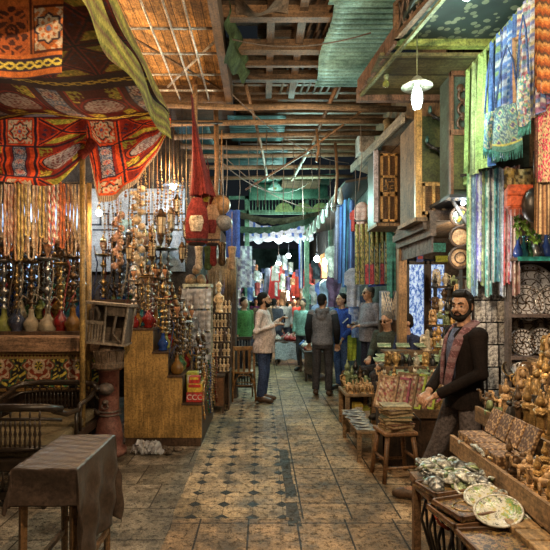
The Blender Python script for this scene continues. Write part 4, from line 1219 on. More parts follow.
for (ax, az, bx, bz) in ((.1, .15, .45, .2), (.4, .15, .45, .8), (.4, .75, .9, .8), (.1, .45, .3, .5), (.25, .45, .3, .95), (.6, .1, .65, .55), (.6, .5, .95, .55), (.75, .75, .8, .98), (.5, .3, .9, .34)):
    f.box((-w2+.03+(2*w2-.06)*ax, -.03, z0+(z1-z0)*az), (-w2+.03+(2*w2-.06)*bx, 0, z0+(z1-z0)*bz))
f.build('fretwork', hw, b)
f = MB()
for (p0, p1) in ((.04, .36), (.68, .95)): fine_screen(f, -w2+.03, -.012, hh*p0, hh*p1, -.01, 4, 14); fine_screen(f, .012, w2-.03, hh*p0, hh*p1, -.01, 4, 14)
f.build('shutter_screen', wood('shutter lattice', (.22, .11, .045)), b)
MB().box((-w2-.09, -.03, -.01), (-w2-.03, .0, hh+.05)).build('side_board', mat('pale violet paint', (.42, .40, .48), .6, 0, .4, 14, .2, 0), b)
MB().box((-w2-.06, -.06, -.06), (.35, .5, -.02)).build('bay_sill', oldwood, b)
# dark green upper bay over the textiles
gb = mat('dark teal green board', (.045, .075, .062), .6, 0, .6, 5, .3, 0)
Y3 = 4.45
b = thing('green_bay', 'dark green upper bay with reddish fretwork panel beside the hanging scarves', 'bay window', (1.88, Y3, 2.62))
MB().box((-.12, 0, 0), (.6, .30, 1.2)).build('bay_body', gb, b)
MB().box((-.12, -.02, .05), (.06, 0, .55)).build('mossy_panel', mat('mossy green board', (.055, .06, .014)), b)
MB().box((-.14, -.03, .0), (-.115, .02, 1.15)).box((.05, -.03, .0), (.08, .02, 1.15)).box((-.14, -.035, .55), (.08, .0, .6)).box((-.14, -.035, 1.1), (.08, .0, 1.15)).build('red_frame', wood('reddish frame', (.20, .09, .05), .5, 2), b)
f = MB()
for k in range(3):
    f.path([(-.03+.05*math.sin(t*.7)*(1-.1*k), -.03, .66+.13*k+.055*math.cos(t*.7)) for t in range(10)], .014, 6)
    f.ball((-.03+.03*math.sin(k*2), -.03, .72+.13*k), (.035, .015, .04), 8, 5)
f.build('fretwork', wood('carved red wood', (.12, .055, .03), .5, 2), b)
MB().prism([(-.16, -.03), (.62, -.03), (.62, .0), (-.16, .0)], -.05, .5).build('bay_sill', mat('dark slate board', (.04, .045, .05), .5, 0), b)
br = MB().tube((-.1, .06, -.02), (.12, .06, -.38), .018).tube((.02, .06, -.02), (.14, .06, -.2), .014); br.build('bracket', wood('grey bracket', (.20, .20, .19), .7, 2), b)
for i, (px, py) in enumerate(((436, 118), (433, 148))):
    o = thing('wall_bracket', 'dark iron bracket on the green bay, '+('upper', 'lower')[i]+' of the two', 'bracket', P(px, py, 4.85))
    MB().tube((.1, 0, -.06), (-.06, 0, .05), .014).tube((.1, 0, .0), (-.04, 0, .0), .01).build('arm', iron, o); MB().lathe([(.008, -.03), (.022, 0), (.012, .05)], 8, (-.06, 0, .07)).build('cup', mat('verdigris', (.06, .14, .13), .5, .4), o)
struct('trim_60', MB().box((1.66, 4.95, 2.38), (1.72, 6.1, 2.46)).box((1.70, 4.85, 2.30), (1.76, 6.1, 2.54)).box((1.7, 4.88, 2.46), (2.7, 4.96, 2.56)), wood('scarred lintel', (.20, .15, .12), .75, 1))
lt = MB()
for i in range(9): lt.box((1.74, 4.93+.13*i, 2.14), (1.76, 5.05+.13*i, 2.34))
struct('trim_61', lt, wood('violet grey planks', (.22, .19, .19), .75, 2))
struct('trim_62', MB().box((1.71, 6.0, 0), (1.81, 6.1, 2.32)), wood('brown door post', (.30, .17, .075), .5, 2))
struct('trim_63', MB().box((1.84, 6.3, 0), (1.88, 6.36, 2.2)).box((1.95, 6.6, 0), (1.99, 6.66, 2.2)), wood('pale edge', (.40, .36, .30), .6, 2))
# plank awning along the facade
aw = thing('plank_awning', 'weathered plank awning jutting over the bay windows', 'awning', (1.55, 5.2, 3.63))
MB().add([(0, 0, 0), (.34, 0, -.1), (.34, 2.4, -.06), (-.12, 2.4, .1), (0, 0, .03), (.34, 0, -.07), (.34, 2.4, -.03), (-.12, 2.4, .13)], [(0, 3, 2, 1), (4, 5, 6, 7), (0, 1, 5, 4), (1, 2, 6, 5), (2, 3, 7, 6), (3, 0, 4, 7)]).build('awning_board', oldwood, aw)
MB().add([(-.03, 0, -.06), (0, 0, -.06), (-.12, 2.4, .04), (-.15, 2.4, .04), (-.03, 0, .05), (0, 0, .05), (-.12, 2.4, .15), (-.15, 2.4, .15)], [(0, 3, 2, 1), (4, 5, 6, 7), (0, 1, 5, 4), (1, 2, 6, 5), (2, 3, 7, 6), (3, 0, 4, 7)]).build('awning_edge', wood('grey edge board', (.34, .29, .22), .7, 1), aw)
tag(MB().lathe([(.03, 0), (.06, .05), (.05, .12), (.065, .2), (.03, .24)], 10, smooth=True).build('wrapped_bundle', mat('rag bundle', (.36, .26, .14), .9), None, (1.60, 6.1, 3.72)), 'rag wrapped bundle lying on the plank awning', 'bundle')
carton('crate', 'pale grey crate standing on the far end of the plank awning', (1.40, 6.9, 3.78), (1.62, 7.2, 4.05), mat('pale grey crate', (.42, .40, .36), .7))
# awning farther along, with white pots under its edge
aw = thing('plank_awning', 'darker lower awning farther along the alley with white pots under its edge', 'awning', (1.35, 7.8, 3.55))
MB().add([(0, 0, 0), (.53, 0, .1), (.53, 5.2, .0), (-.25, 5.2, -.15), (0, 0, .04), (.53, 0, .14), (.53, 5.2, .04), (-.25, 5.2, -.11)], [(0, 3, 2, 1), (4, 5, 6, 7), (0, 1, 5, 4), (1, 2, 6, 5), (2, 3, 7, 6), (3, 0, 4, 7)]).build('awning_board', darkwood, aw)
for i in range(8):
    y = 7.9+i*.55; x = 1.33-.26*(y-7.8)/5.2
    tag(MB().lathe([(.02, 0), (.045, .03), (.05, .12), (.03, .2), (.018, .26), (.026, .28)], 10).build('white_pot', mat('white pottery', (.30, .29, .26), .4, 0, .3, 10, 0), None, (x-.03, y, 3.22-.03*(y-7.8))), 'whitish bottle shaped pot hanging under the far awning edge', 'pot', 'white pots under the far awning')
# discs on the recess pillar
tag(MB().box((1.93, 4.62, 1.2), (2.0, 4.70, 2.62)).build('shop_pillar', darkwood), 'dark wooden upright carrying three round plaques', 'upright')
Yd = 4.6
for i, (py, r, m_, lb_) in enumerate(((217, .088, mat('mirror glass', (.45, .52, .42), .15, .8), 'round mirror plaque, topmost of the three on the upright'), (237, .092, mat('tan hide', (.52, .32, .16), .6), 'round tan plaque in the middle of the upright'), (258, .10, mat('tan hide', (.52, .32, .16)), 'round tan plaque with ringed centre, lowest on the upright'))):
    o = thing('round_plaque', lb_, 'plaque', P(459.5, py, Yd-.06))
    def disc(rr, a, b_, m2, nm):
        q = MB(); q.M = Matrix.Rotation(PI/2, 4, 'X'); q.lathe([(rr, -a), (rr, b_), (rr*.8, b_+.004)], 24); q.build(nm, m2, o)
    disc(r*.87, .01, .012, m_, 'face')
    q = MB(); q.path([(r*math.cos(k*PI/14), -.015, r*math.sin(k*PI/14)) for k in range(29)], .014, 6); q.build('rim', darkwood if i else wood('brown rim', (.20, .12, .07), .5, 2), o)
    if i == 2:
        q = MB(); q.path([(r*.5*math.cos(k*PI/10), -.02, r*.5*math.sin(k*PI/10)) for k in range(21)], .006, 5); q.build('ring_mark', darkwood, o)
    if i == 0: MB().tube((-.02, -.022, -.05), (.03, -.022, .05), .014).build('pointer', yelc, o)
t = thing('hanging_lamp', 'small white cut glass lamp hanging above the round mirror plaque', 'lamp', P(463, 200, 4.5))
MB().lathe([(.035, 0), (.04, .03), (.03, .05), (.036, .08), (.028, .12), (.012, .14), (.03, .19), (.01, .21)], 12).build('lamp_body', mat('milky glass', (.62, .66, .68), .25, 0, .3, 12, 0), t); MB().tube((0, 0, .2), (0, 0, .6), .004).build('cord', wirem, t)
MB().ball((0, 0, -.03), .022, 8, 6).build('bulb', emis('white lamp glow', (.75, .88, 1), 14), t)
lamp(P(463, 206, 4.4), (.92, .95, 1), 3, .04); lamp((1.74, 3.98, 2.02), (1, .93, .85), 8, .05)  # hanging lamp's light, then an added fill without fixture for the cards
# shop signs inside the recess
tag(MB().box((0, 0, 0), (.30, .02, .13)).build('shop_sign', mat('teal sign', (.06, .30, .27), .5, 0, .5, 30, 0), None, P(425, 252, 6.9)), 'small teal sign above the blue lit shop door', 'sign')
o = thing('shop_sign', 'little blue and red square sign beside the teal one', 'sign', P(417, 262, 6.95))
MB().box((0, 0, 0), (.09, .02, .10)).build('sign_board', mat('blue sign', (.05, .09, .35), .5), o); MB().box((.01, -.004, .045), (.08, 0, .085)).build('red_patch', redc, o)
tag(MB().box((0, 0, 0), (.17, .02, .09)).build('shop_sign', mat('yellow green sign', (.38, .42, .03), .5, 0, .6, 40, 0), None, P(436, 262, 6.9)), 'yellow green sign over the second blue lit door', 'sign')

# ------------------------------------------------------------------ scarves and textiles
cloth = vcol('woven textile', .85, 200, .3)
tag(MB().path([(1.9, 2.6, 3.80), (1.9, 3.4, 3.775), (1.88, 4.42, 3.74)], .020, 8).build('scarf_rail', lime), 'lime green pole along the canopy from which scarves hang', 'rail')
tag(MB().path([(1.80, 4.36, 2.78), (2.5, 4.1, 2.80)], .014, 8).build('scarf_rail', iron), 'dark rod below the green scarves carrying the long striped hangings', 'rail')
SC = []
def scarf(label, p, wd, L, cfun, group=None, dirn=(0, -1), fringe=True, taper=0.0, fold=.03, both=True, nm='scarf', cat='scarf', nu=14, nv=60):
    """hangs from point p over the rail; width runs along dirn in plan"""
    d = Vector((dirn[0], dirn[1], 0)).normalized(); nrm = Vector((-d.y, d.x, 0)); ph = rnd.uniform(0, 6)
    def fn(off, LL):
        def f(u, v):
            w_ = wd*(1-taper*(1-v)); q = Vector(p)+d*((u-.5)*w_)+nrm*(fold*math.sin(u*9+ph+v*1.5)*(.4+.6*v)+off*(1-.2*v))
            fr = (.012*abs(math.sin(u*40+ph)) if fringe and v > .97 else 0)
            q.z -= LL*v+fr+.01*math.sin(u*5+ph)
            return q
        return f
    t = MB().grid(fn(-.02, L), nu, nv, lambda u, v: cfun(u, v))
    if both: t.grid(fn(.03, L*.93), nu, nv, lambda u, v: cfun(u, v))
    o = t.build(nm, cloth); return tag(o, label, cat, group)
def plain(c, c2=None, n=14, w_=.15):
    c2 = c2 or tuple(x*.7 for x in c)
    return lambda u, v: c2 if (v*n) % 1 < w_ and v > .05 else c
def ustripe(cs, n): return lambda u, v: cs[int(u*n) % len(cs)]
def vstripe(cs, n): return lambda u, v: cs[int(v*n+.001) % len(cs)]
LG = (.24, .38, .13); LG2 = (.30, .50, .16)
def rail(y): return Vector((1.9-.012*(y-3.4), y, 3.775-.034*(y-3.4)))
g = 'scarves hung over the lime green pole'
scarf('pale lime scarf with darker border, farthest along the green pole', rail(4.36), .13, 1.03, lambda u, v: (.16, .30, .10) if .86 < v < .90 or .93 < v < .95 else LG, g)
scarf('sage striped scarf hung second from the far end of the green pole', rail(4.22), .12, .98, ustripe([(.30, .42, .18), (.14, .20, .10), (.42, .55, .28)], 9), g)
scarf('brightest lime scarf, third from the far end of the green pole', rail(4.08), .15, .98, lambda u, v: (.20, .36, .12) if .8 < v < .83 or .88 < v < .9 else (.30, .46, .16), g)
scarf('plain blue scarf hanging next to the brightest lime one', rail(3.92), .09, 1.0, plain((.055, .13, .36), (.10, .22, .50), 30, .2), g)
scarf('blue, white and green banded scarf in the middle of the green pole', rail(3.80), .10, .98, vstripe([(.08, .16, .40), (.45, .55, .58), (.06, .14, .34), (.20, .34, .16), (.10, .20, .46)], 26), g)
scarf('second banded blue scarf with grey stripes on the green pole', rail(3.72), .09, 1.0, vstripe([(.06, .10, .30), (.30, .36, .48), (.08, .16, .42), (.16, .26, .40)], 22), g)
scarf('narrow blue scarf with fine pale lines before the patterned bag', rail(3.64), .07, .95, plain((.08, .20, .50), (.45, .55, .70), 40, .25), g)
scarf('dusty blue scarf hanging in a narrow point from the green pole', rail(3.56), .10, .72, plain((.09, .19, .48), (.06, .12, .36), 12, .3), g, taper=.7)
for i, (yy, cs) in enumerate(((3.47, [(.42, .36, .36), (.10, .12, .28), (.50, .44, .30), (.22, .10, .12)]), (3.40, [(.20, .22, .40), (.48, .45, .42), (.30, .12, .14), (.15, .24, .28)]), (3.33, [(.46, .38, .22), (.14, .16, .34), (.40, .40, .44)]), (3.25, [(.08, .16, .36), (.46, .46, .48), (.20, .10, .20)]))):
    scarf('multicoloured striped scarf near the viewer on the green pole, %s from the hanging carpet' % ('fourth', 'third', 'second', 'first')[i], rail(yy), .09, .85, vstripe(cs, 30), g)
def mosaic(cs, a, b): return lambda u, v: cs[int(hsh(math.floor(u*a), math.floor(v*b), len(cs))*len(cs))]
tealb = [(.06, .22, .24), (.10, .34, .34), (.04, .10, .26), (.34, .42, .20), (.12, .22, .42), (.45, .50, .42)]
def diamond(u, v):
    a = abs((u*2) % 1-.5)+abs((v*3) % 1-.5)
    if v > .86: return (.45, .50, .12) if v < .89 else (.07, .22, .22)
    return (.08, .10, .28) if a < .16 else (.40, .46, .26) if a < .24 else (.10, .30, .30) if a < .40 else (.06, .14, .26) if hsh(math.floor(u*30), math.floor(v*40)) > .4 else (.24, .40, .38)
def clothbag(label, p, wd, h_, cf, dirn):
    d = Vector((dirn[0], dirn[1], 0)).normalized(); nrm = Vector((-d.y, d.x, 0)); o = thing('woven_bag', label, 'bag', p)
    for s, nm in ((-1, 'bag_front'), (1, 'bag_back')):
        t = MB().grid(lambda u, v: d*((u-.5)*wd*(.8+.2*v))+nrm*(s*.05*math.sin(PI*u)*math.sin(PI*min(1, v*.9+.05)))+Vector((0, 0, -h_*v-.03*math.sin(PI*u)*v)), 26, 30, cf); t.build(nm, cloth, o)
    t = MB()
    for k in range(20): u = (k+.5)/20; c_ = d*((u-.5)*wd); t.tube(c_+Vector((0, 0, -h_-.02*math.sin(PI*u))), c_+Vector((.01*math.sin(k), 0, -h_-.09)), .006, .003, 4)
    t.build('fringe', mat('teal fringe', (.06, .24, .24), .9), o)
    MB().path([d*(-wd*.38), d*(-wd*.2)+Vector((0, 0, .3)), Vector((0, 0, .42)), d*(wd*.2)+Vector((0, 0, .3)), d*(wd*.38)], .014, 6, flat=.4).build('strap', mat('blue strap', (.07, .13, .34), .9, 0, .5, 60), o)
    return o
clothbag('teal and blue woven bag with diamond motif hanging below the blue scarves', P(507, 105, 3.38), .20, .30, diamond, (.75, -.65))
clothbag('smaller teal woven bag hung behind the diamond patterned one', P(490, 112, 3.7), .10, .26, mosaic(tealb, 14, 18), (.7, -.7))
clothbag('long blue and white flowered bag hanging before the framed textile', P(523, 76, 3.3), .10, .32, mosaic(tealb+[(.5, .55, .6), (.3, .1, .2)], 12, 26), (.6, -.8))
# framed embroidered panel hanging
o = thing('framed_textile', 'white embroidered panel in a wooden frame hung among the scarves', 'framed textile', P(533, 62, 3.42), math.radians(-38)); o.rotation_euler = (math.radians(4), 0, math.radians(-35))
fl = [(.40, .42, .36), (.36, .38, .32), (.18, .26, .10), (.30, .13, .13), (.34, .36, .33), (.10, .20, .24)]
MB().grid(lambda u, v: (-.11+.22*u, 0, .2-.50*v), 40, 90, mosaic(fl, 22, 60)).build('panel', cloth, o)
MB().box((-.13, -.015, -.32), (-.108, .02, .2)).box((.108, -.015, -.32), (.13, .02, .2)).box((-.13, -.015, -.33), (.13, .02, -.30)).box((-.13, -.015, .18), (.13, .02, .2)).build('frame', wood('walnut frame', (.30, .17, .08), .45, 2), o)
# second tier, long striped hangings
tiers = [([(.16, .32, .14), (.10, .20, .12), (.40, .5, .3)], 'green'), ([(.12, .22, .30), (.30, .42, .46), (.08, .14, .24)], 'slate blue'), ([(.14, .14, .42), (.22, .22, .5), (.40, .42, .5)], 'violet blue'), ([(.22, .30, .12), (.35, .42, .2), (.10, .14, .08)], 'olive'),
         ([(.10, .30, .26), (.05, .16, .16), (.40, .5, .46)], 'sea green'), ([(.05, .05, .08), (.16, .20, .24), (.40, .40, .38)], 'black and grey'), ([(.08, .30, .30), (.36, .5, .5), (.05, .14, .2)], 'teal'), ([(.30, .34, .40), (.12, .16, .26)], 'steel grey'), ([(.36, .05, .05), (.16, .03, .05), (.45, .3, .3)], 'dark red'), ([(.40, .36, .42), (.20, .18, .26)], 'lilac grey'), ([(.24, .12, .10), (.42, .36, .28)], 'brown')]
for i, (cs, nm) in enumerate(tiers):
    px = 470+i*4.6; Y = 4.30-.02*i
    p = Vector((X(px, Y), Y, 2.79))
    cf = (lambda cs: (lambda u, v: cs[int(hsh(math.floor(u*5), math.floor(v*34), 3)*len(cs))] if int(u*5) % 2 else cs[int(u*5) % len(cs)]))(cs)
    scarf('long %s striped hanging on the dark rod below the green scarves' % nm, p, .055, 1.02+.08*math.sin(i*2), cf, 'striped hangings on the dark rod', (1, -.4), fold=.012)
# carpets and bags at the viewer's end
def carpet(cs):
    def f(u, v):
        if u < .06 or u > .94: return cs[1]
        if curl(u-.5, (v*1.6) % 1-.5, 30) > .25: return cs[0]
        if curl((u*2) % 1-.5, (v*3) % 1-.5, 24) < -.35: return cs[2]
        return cs[3]
    return f
scarf('tan carpet with crimson flowers hanging at the edge of the textile stall', (X(549, 3.3), 3.3, 3.06), .17, .60, carpet([(.45, .03, .10), (.10, .04, .03), (.10, .06, .05), (.55, .40, .24)]), None, (1, -.25), nm='hanging_carpet', cat='carpet', nu=40, nv=90, fold=.012)
scarf('orange and brown banded carpet hanging above the tan one', (X(549, 3.2), 3.2, 3.75), .16, .72, lambda u, v: [(.48, .16, .04), (.30, .07, .02), (.10, .05, .03), (.52, .28, .10)][int(v*34+.8*abs(math.sin(u*14))) % 4], None, (1, -.25), nm='hanging_carpet', cat='carpet', nu=24, nv=70, fold=.012)
scarf('brown striped leather hanging at the very edge below the tan carpet', (X(545, 3.35), 3.35, 2.46), .12, .34, ustripe([(.30, .17, .08), (.08, .04, .025), (.45, .32, .18), (.12, .06, .035)], 10), None, (1, -.25), nm='leather_hanging', cat='hanging', nu=30, nv=30, fold=.015)
scarf('gold and black fringed cloth draped over a bar beside the lilac hanging', (X(520, 3.7), 3.7, 2.66), .22, .27, mosaic([(.45, .32, .08), (.08, .06, .03), (.30, .2, .06), (.52, .42, .2)], 16, 10), None, (1, -.3), nm='draped_cloth', cat='cloth', nu=24, nv=20)
o = thing('leather_bag', 'rust red fringed leather bag hanging under the gold cloth', 'bag', P(519, 190, 3.62))
MB().box((-.10, -.04, -.14), (.10, .04, .02), .02).build('bag_body', mat('rust leather', (.40, .075, .025), .55, 0, .4, 14, .3, 0), o); MB().box((-.11, -.055, -.05), (.11, -.03, .03), .01).build('flap', mat('rust leather', (.40, .075, .025)), o)
t = MB()
for k in range(22): x = -.10+.0095*k; t.tube((x, -.04, -.13), (x, -.042, -.19-.02*hsh(k)), .004, .002, 4)
t.build('fringe', mat('rust leather', (.40, .075, .025)), o)
tag(MB().ball((0, 0, 0), (.09, .07, .13), 12, 8).tube((0, 0, .1), (0, 0, .4), .006).build('black_bag', mat('black leather', (.02, .017, .015), .4), None, P(534, 205, 3.55)), 'black leather bag hanging beside the rust red one', 'bag')
lf = mat('dried leaves', (.14, .26, .05), .8, 0, .5, 30, .2, .5)
for i, (px, py) in enumerate(((519, 222), (524, 230), (535, 236))):
    t = MB()
    for k in range(26):
        c_ = Vector((.10*(hsh(k, i)-.5), .06*(hsh(k, i, 2)-.5), .10*(hsh(k, i, 5)-.5))); a = Euler((hsh(k)*3, hsh(k, 2)*3, hsh(k, 3)*6)).to_matrix()
        t.add([c_+a @ Vector(q) for q in ((-.03, 0, 0), (0, .012, .004), (.03, 0, 0), (0, -.012, .004))], [(0, 1, 2, 3)])
    tag(t.build('leaf_bunch', lf, None, P(px, py, 3.75)), 'bunch of dried leaves hung under the rust red bag, %s along' % ORD[i], 'leaves')
glassv = [GL['blue'], GL['teal'], GL['green'], silver, GL['smoke']]
VS = MB().lathe([(.03, 0), (.042, .03), (.03, .08), (.013, .12), (.012, .16), (.02, .175)], 10)
vs = thing('bottle_shelf', 'narrow dark shelf of little glass bottles above the big plates', 'shelf', (2.40, 4.1, 1.98))
MB().box((-.28, -.12, 0), (.32, .14, .025)).build('shelf_board', darkwood, vs); MB().box((-.28, -.125, -.005), (.32, -.12, .03)).build('teal_edge', mat('teal paint', (.03, .30, .28), .5), vs)
vp = Proto(tag(VS.build('glass_bottle', glassv[0]), 'x', 'bottle'))
for i in range(24):
    m_ = i % 5
    vp.put((2.15+.047*(i % 12), 4.03+.1*(i//12), 2.006), 0, '%s little bottle on the narrow shelf above the big plates' % ('blue', 'teal', 'green', 'silver', 'smoky')[m_], '%s bottles on the narrow shelf' % ('blue', 'teal', 'green', 'silver', 'smoky')[m_], 1+.25*math.sin(i*3), dict(glass_bottle=glassv[m_]))

# ------------------------------------------------------------------ plate shelves
cab = thing('display_shelf', 'dark wooden shelves of engraved metal plates under the textiles', 'shelf', (2.5, 4.3, 0))
MB().box((-.24, .12, .3), (.55, .15, 2.0)).build('back_panel', mat('black back cloth', (.025, .02, .02), .9), cab)
MB().box((-.38, -.17, .3), (-.35, -.10, 2.4)).build('upright', wood('grey upright', (.16, .13, .12), .6, 2), cab); MB().box((.5, -.16, .3), (.55, .15, 2.0)).build('upright', darkwood, cab)
for z in (.62, 1.135, 1.50): MB().add([(-.36, -.18, z), (.52, -.18, z), (.52, .13, z), (-.24, .13, z), (-.36, -.18, z+.03), (.52, -.18, z+.03), (.52, .13, z+.03), (-.24, .13, z+.03)], [(0, 3, 2, 1), (4, 5, 6, 7), (0, 1, 5, 4), (1, 2, 6, 5), (2, 3, 7, 6), (3, 0, 4, 7)]).build('shelf_board', wood('grey shelf board', (.22, .17, .16), .55, 0), cab)
engr = Sh('engraved pale metal'); x_, y_, z_, oc_ = engr.objxyz()
rr = ((x_*x_+z_*z_)._m('SQRT')); ring = ((rr*60.0).sin()); en = engr.noise(oc_, 75, 5, .8)
ec = engr.mix(engr.ramp(en+ring*.09, .38, .56), (.10, .10, .12), (.85, .85, .90)); engr.fin(ec, .35, .35, en, .5, .004)
engd = Sh('engraved dark metal'); x_, y_, z_, oc_ = engd.objxyz(); rr = ((x_*x_+z_*z_)._m('SQRT')); ring = ((rr*70.0).sin()); en = engd.noise(oc_, 75, 5, .8)
engd.fin(engd.mix(engd.ramp(en+ring*.12, .42, .60), (.03, .025, .022), (.38, .33, .27)), .35, .7, en, .5, .004)
def plate(name, label, p, r, m, tilt=78, rz=0, cat='plate', group=None):
    o = thing(name, label, cat, p); o.rotation_euler = (math.radians(tilt), 0, rz)
    q = MB().lathe([(r*.55, .0), (r*.62, .006), (r*.70, .012), (r*.97, .022), (r, .028), (r*.96, .030), (r*.7, .018), (r*.6, .012), (.01, .012)], 36)
    me = q.mesh('plate_dish'); 
    d = link('plate_dish', me, m, o)
    q = MB().path([(r*math.cos(k*PI/18), r*math.sin(k*PI/18), .028) for k in range(37)], .006, 5); q.build('rim', silver if m is engr.m else brass, o)
    if r > .1:
        for f in (.46, .80):
            MB().path([(r*f*math.cos(k*PI/16), r*f*math.sin(k*PI/16), .012+.012*(f > .6)) for k in range(33)], .005, 5).build('engraved_ring', darkm, o)
        q = MB(); nn_ = 26
        for k in range(nn_):
            a = 2*PI*k/nn_; q.ball((r*.9*math.cos(a), r*.9*math.sin(a), .026), (.010, .010, .004), 6, 4)
            if k % 2: q.path([(r*.52*math.cos(a), r*.52*math.sin(a), .014), (r*.64*math.cos(a+.12), r*.64*math.sin(a+.12), .016), (r*.75*math.cos(a), r*.75*math.sin(a), .020)], .0045, 4)
        for k in range(6):
            a = 2*PI*k/6; q.path([(0, 0, .014), (r*.2*math.cos(a+.4), r*.2*math.sin(a+.4), .016), (r*.40*math.cos(a), r*.40*math.sin(a), .014)], .006, 4)
        q.build('embossed_motif', darkm, o)
    return o
Yp = 4.28
plate('metal_plate', 'big engraved silver plate at the back of the upper shelf, with a beaded rim', P(530, 291, 4.36), .235, engr.m, 84)
plate('metal_plate', 'pale silver plate standing before the beaded one on the upper shelf', P(525, 303, 4.24), .16, engr.m, 78)
plate('metal_plate', 'silver plate cut off by the edge on the upper shelf', P(551, 304, 4.24), .15, engr.m, 78)
plate('metal_plate', 'big dark bronze plate at the back of the lower shelf', P(528, 335, 4.36), .23, engd.m, 84)
plate('metal_plate', 'small silver plate leaning before the bronze one on the lower shelf', P(522, 343, 4.22), .12, engr.m, 76)
plate('metal_plate', 'second small silver plate on the lower shelf, by the edge', P(541, 342, 4.22), .12, engr.m, 76)
for i in range(11):
    px = 510+4*i; p = P(px, 371+2*math.sin(i*3), 4.15)
    plate('metal_plate', 'little metal dish heaped below the plate shelves, %s from the card stand' % ORD[i], (p.x, p.y+.05*math.sin(i*2), p.z), .075, engr.m if i % 3 else engd.m, 55+20*math.sin(i*2), .6*math.sin(i*5), 'dish', 'dishes heaped below the plate shelves')

# ------------------------------------------------------------------ stand of silver cards
sil = Sh('embossed silver foil'); x_, y_, z_, oc_ = sil.objxyz(); en = sil.noise(oc_, 30, 6, .8)
sil.fin(sil.scale(sil.mix(sil.ramp(en, .40, .58), (.10, .09, .09), (.80, .78, .74)), sil.rand()*.5+.7), .4, .2, en, .5, .004)
cs_ = thing('card_stand', 'tall four sided stand hung with embossed silver cards behind the bearded man', 'stand', (X(486, 4.55), 4.62, 0))
MB().lathe([(.22, .55), (.20, 1.2), (.17, 1.86)], 4, smooth=False).lathe([(.05, 0), (.05, .6)], 8).build('stand_core', mat('dark core', (.05, .04, .04), .7), cs_)
MB().box((-.19, -.19, 1.86), (.19, .19, 1.88)).build('stand_top', darkwood, cs_); MB().lathe([(.22, 0), (.22, .03), (.05, .06)], 16).build('stand_base', iron, cs_)
CP = Proto(tag(MB().box((-.049, -.006, -.096), (.049, .006, .096), .003).build('silver_card', sil.m), 'x', 'card'))
for r_ in range(6):
    for side in range(2):
        for c_ in range(3):
            z = 1.75-.205*r_; hw_ = .135+.012*r_
            if side == 0: loc = (X(486, 4.55)+(-.1+.1*c_)*(1+.05*r_), 4.62-hw_-.03, z); rz = 0
            else: loc = (X(486, 4.55)-hw_-.03, 4.62+(-.1+.1*c_)*(1+.05*r_), z); rz = -PI/2
            CP.put(loc, rz+.04*math.sin(r_*3+c_), 'embossed silver card hanging on the four sided stand', 'silver cards on the four sided stand', (1, 1, 1))
for i in range(4):
    o = MB().lathe([(.05, 0), (.055, .02), (.02, .04), (.028, .07), (.05, .10), (.03, .13), (.008, .16), (.012, .18)], 12, sx=1.0).path([(.04, 0, .1), (.09, 0, .12), (.10, 0, .16)], .008, 5).build('teapot', silver if i % 2 else darkm, None, (X(475+7*i, 4.55), 4.55+.03*i, 1.882))
    tag(o, '%s teapot on top of the silver card stand, %s along' % (('bronze', 'silver')[i % 2], ORD[i]), 'teapot')
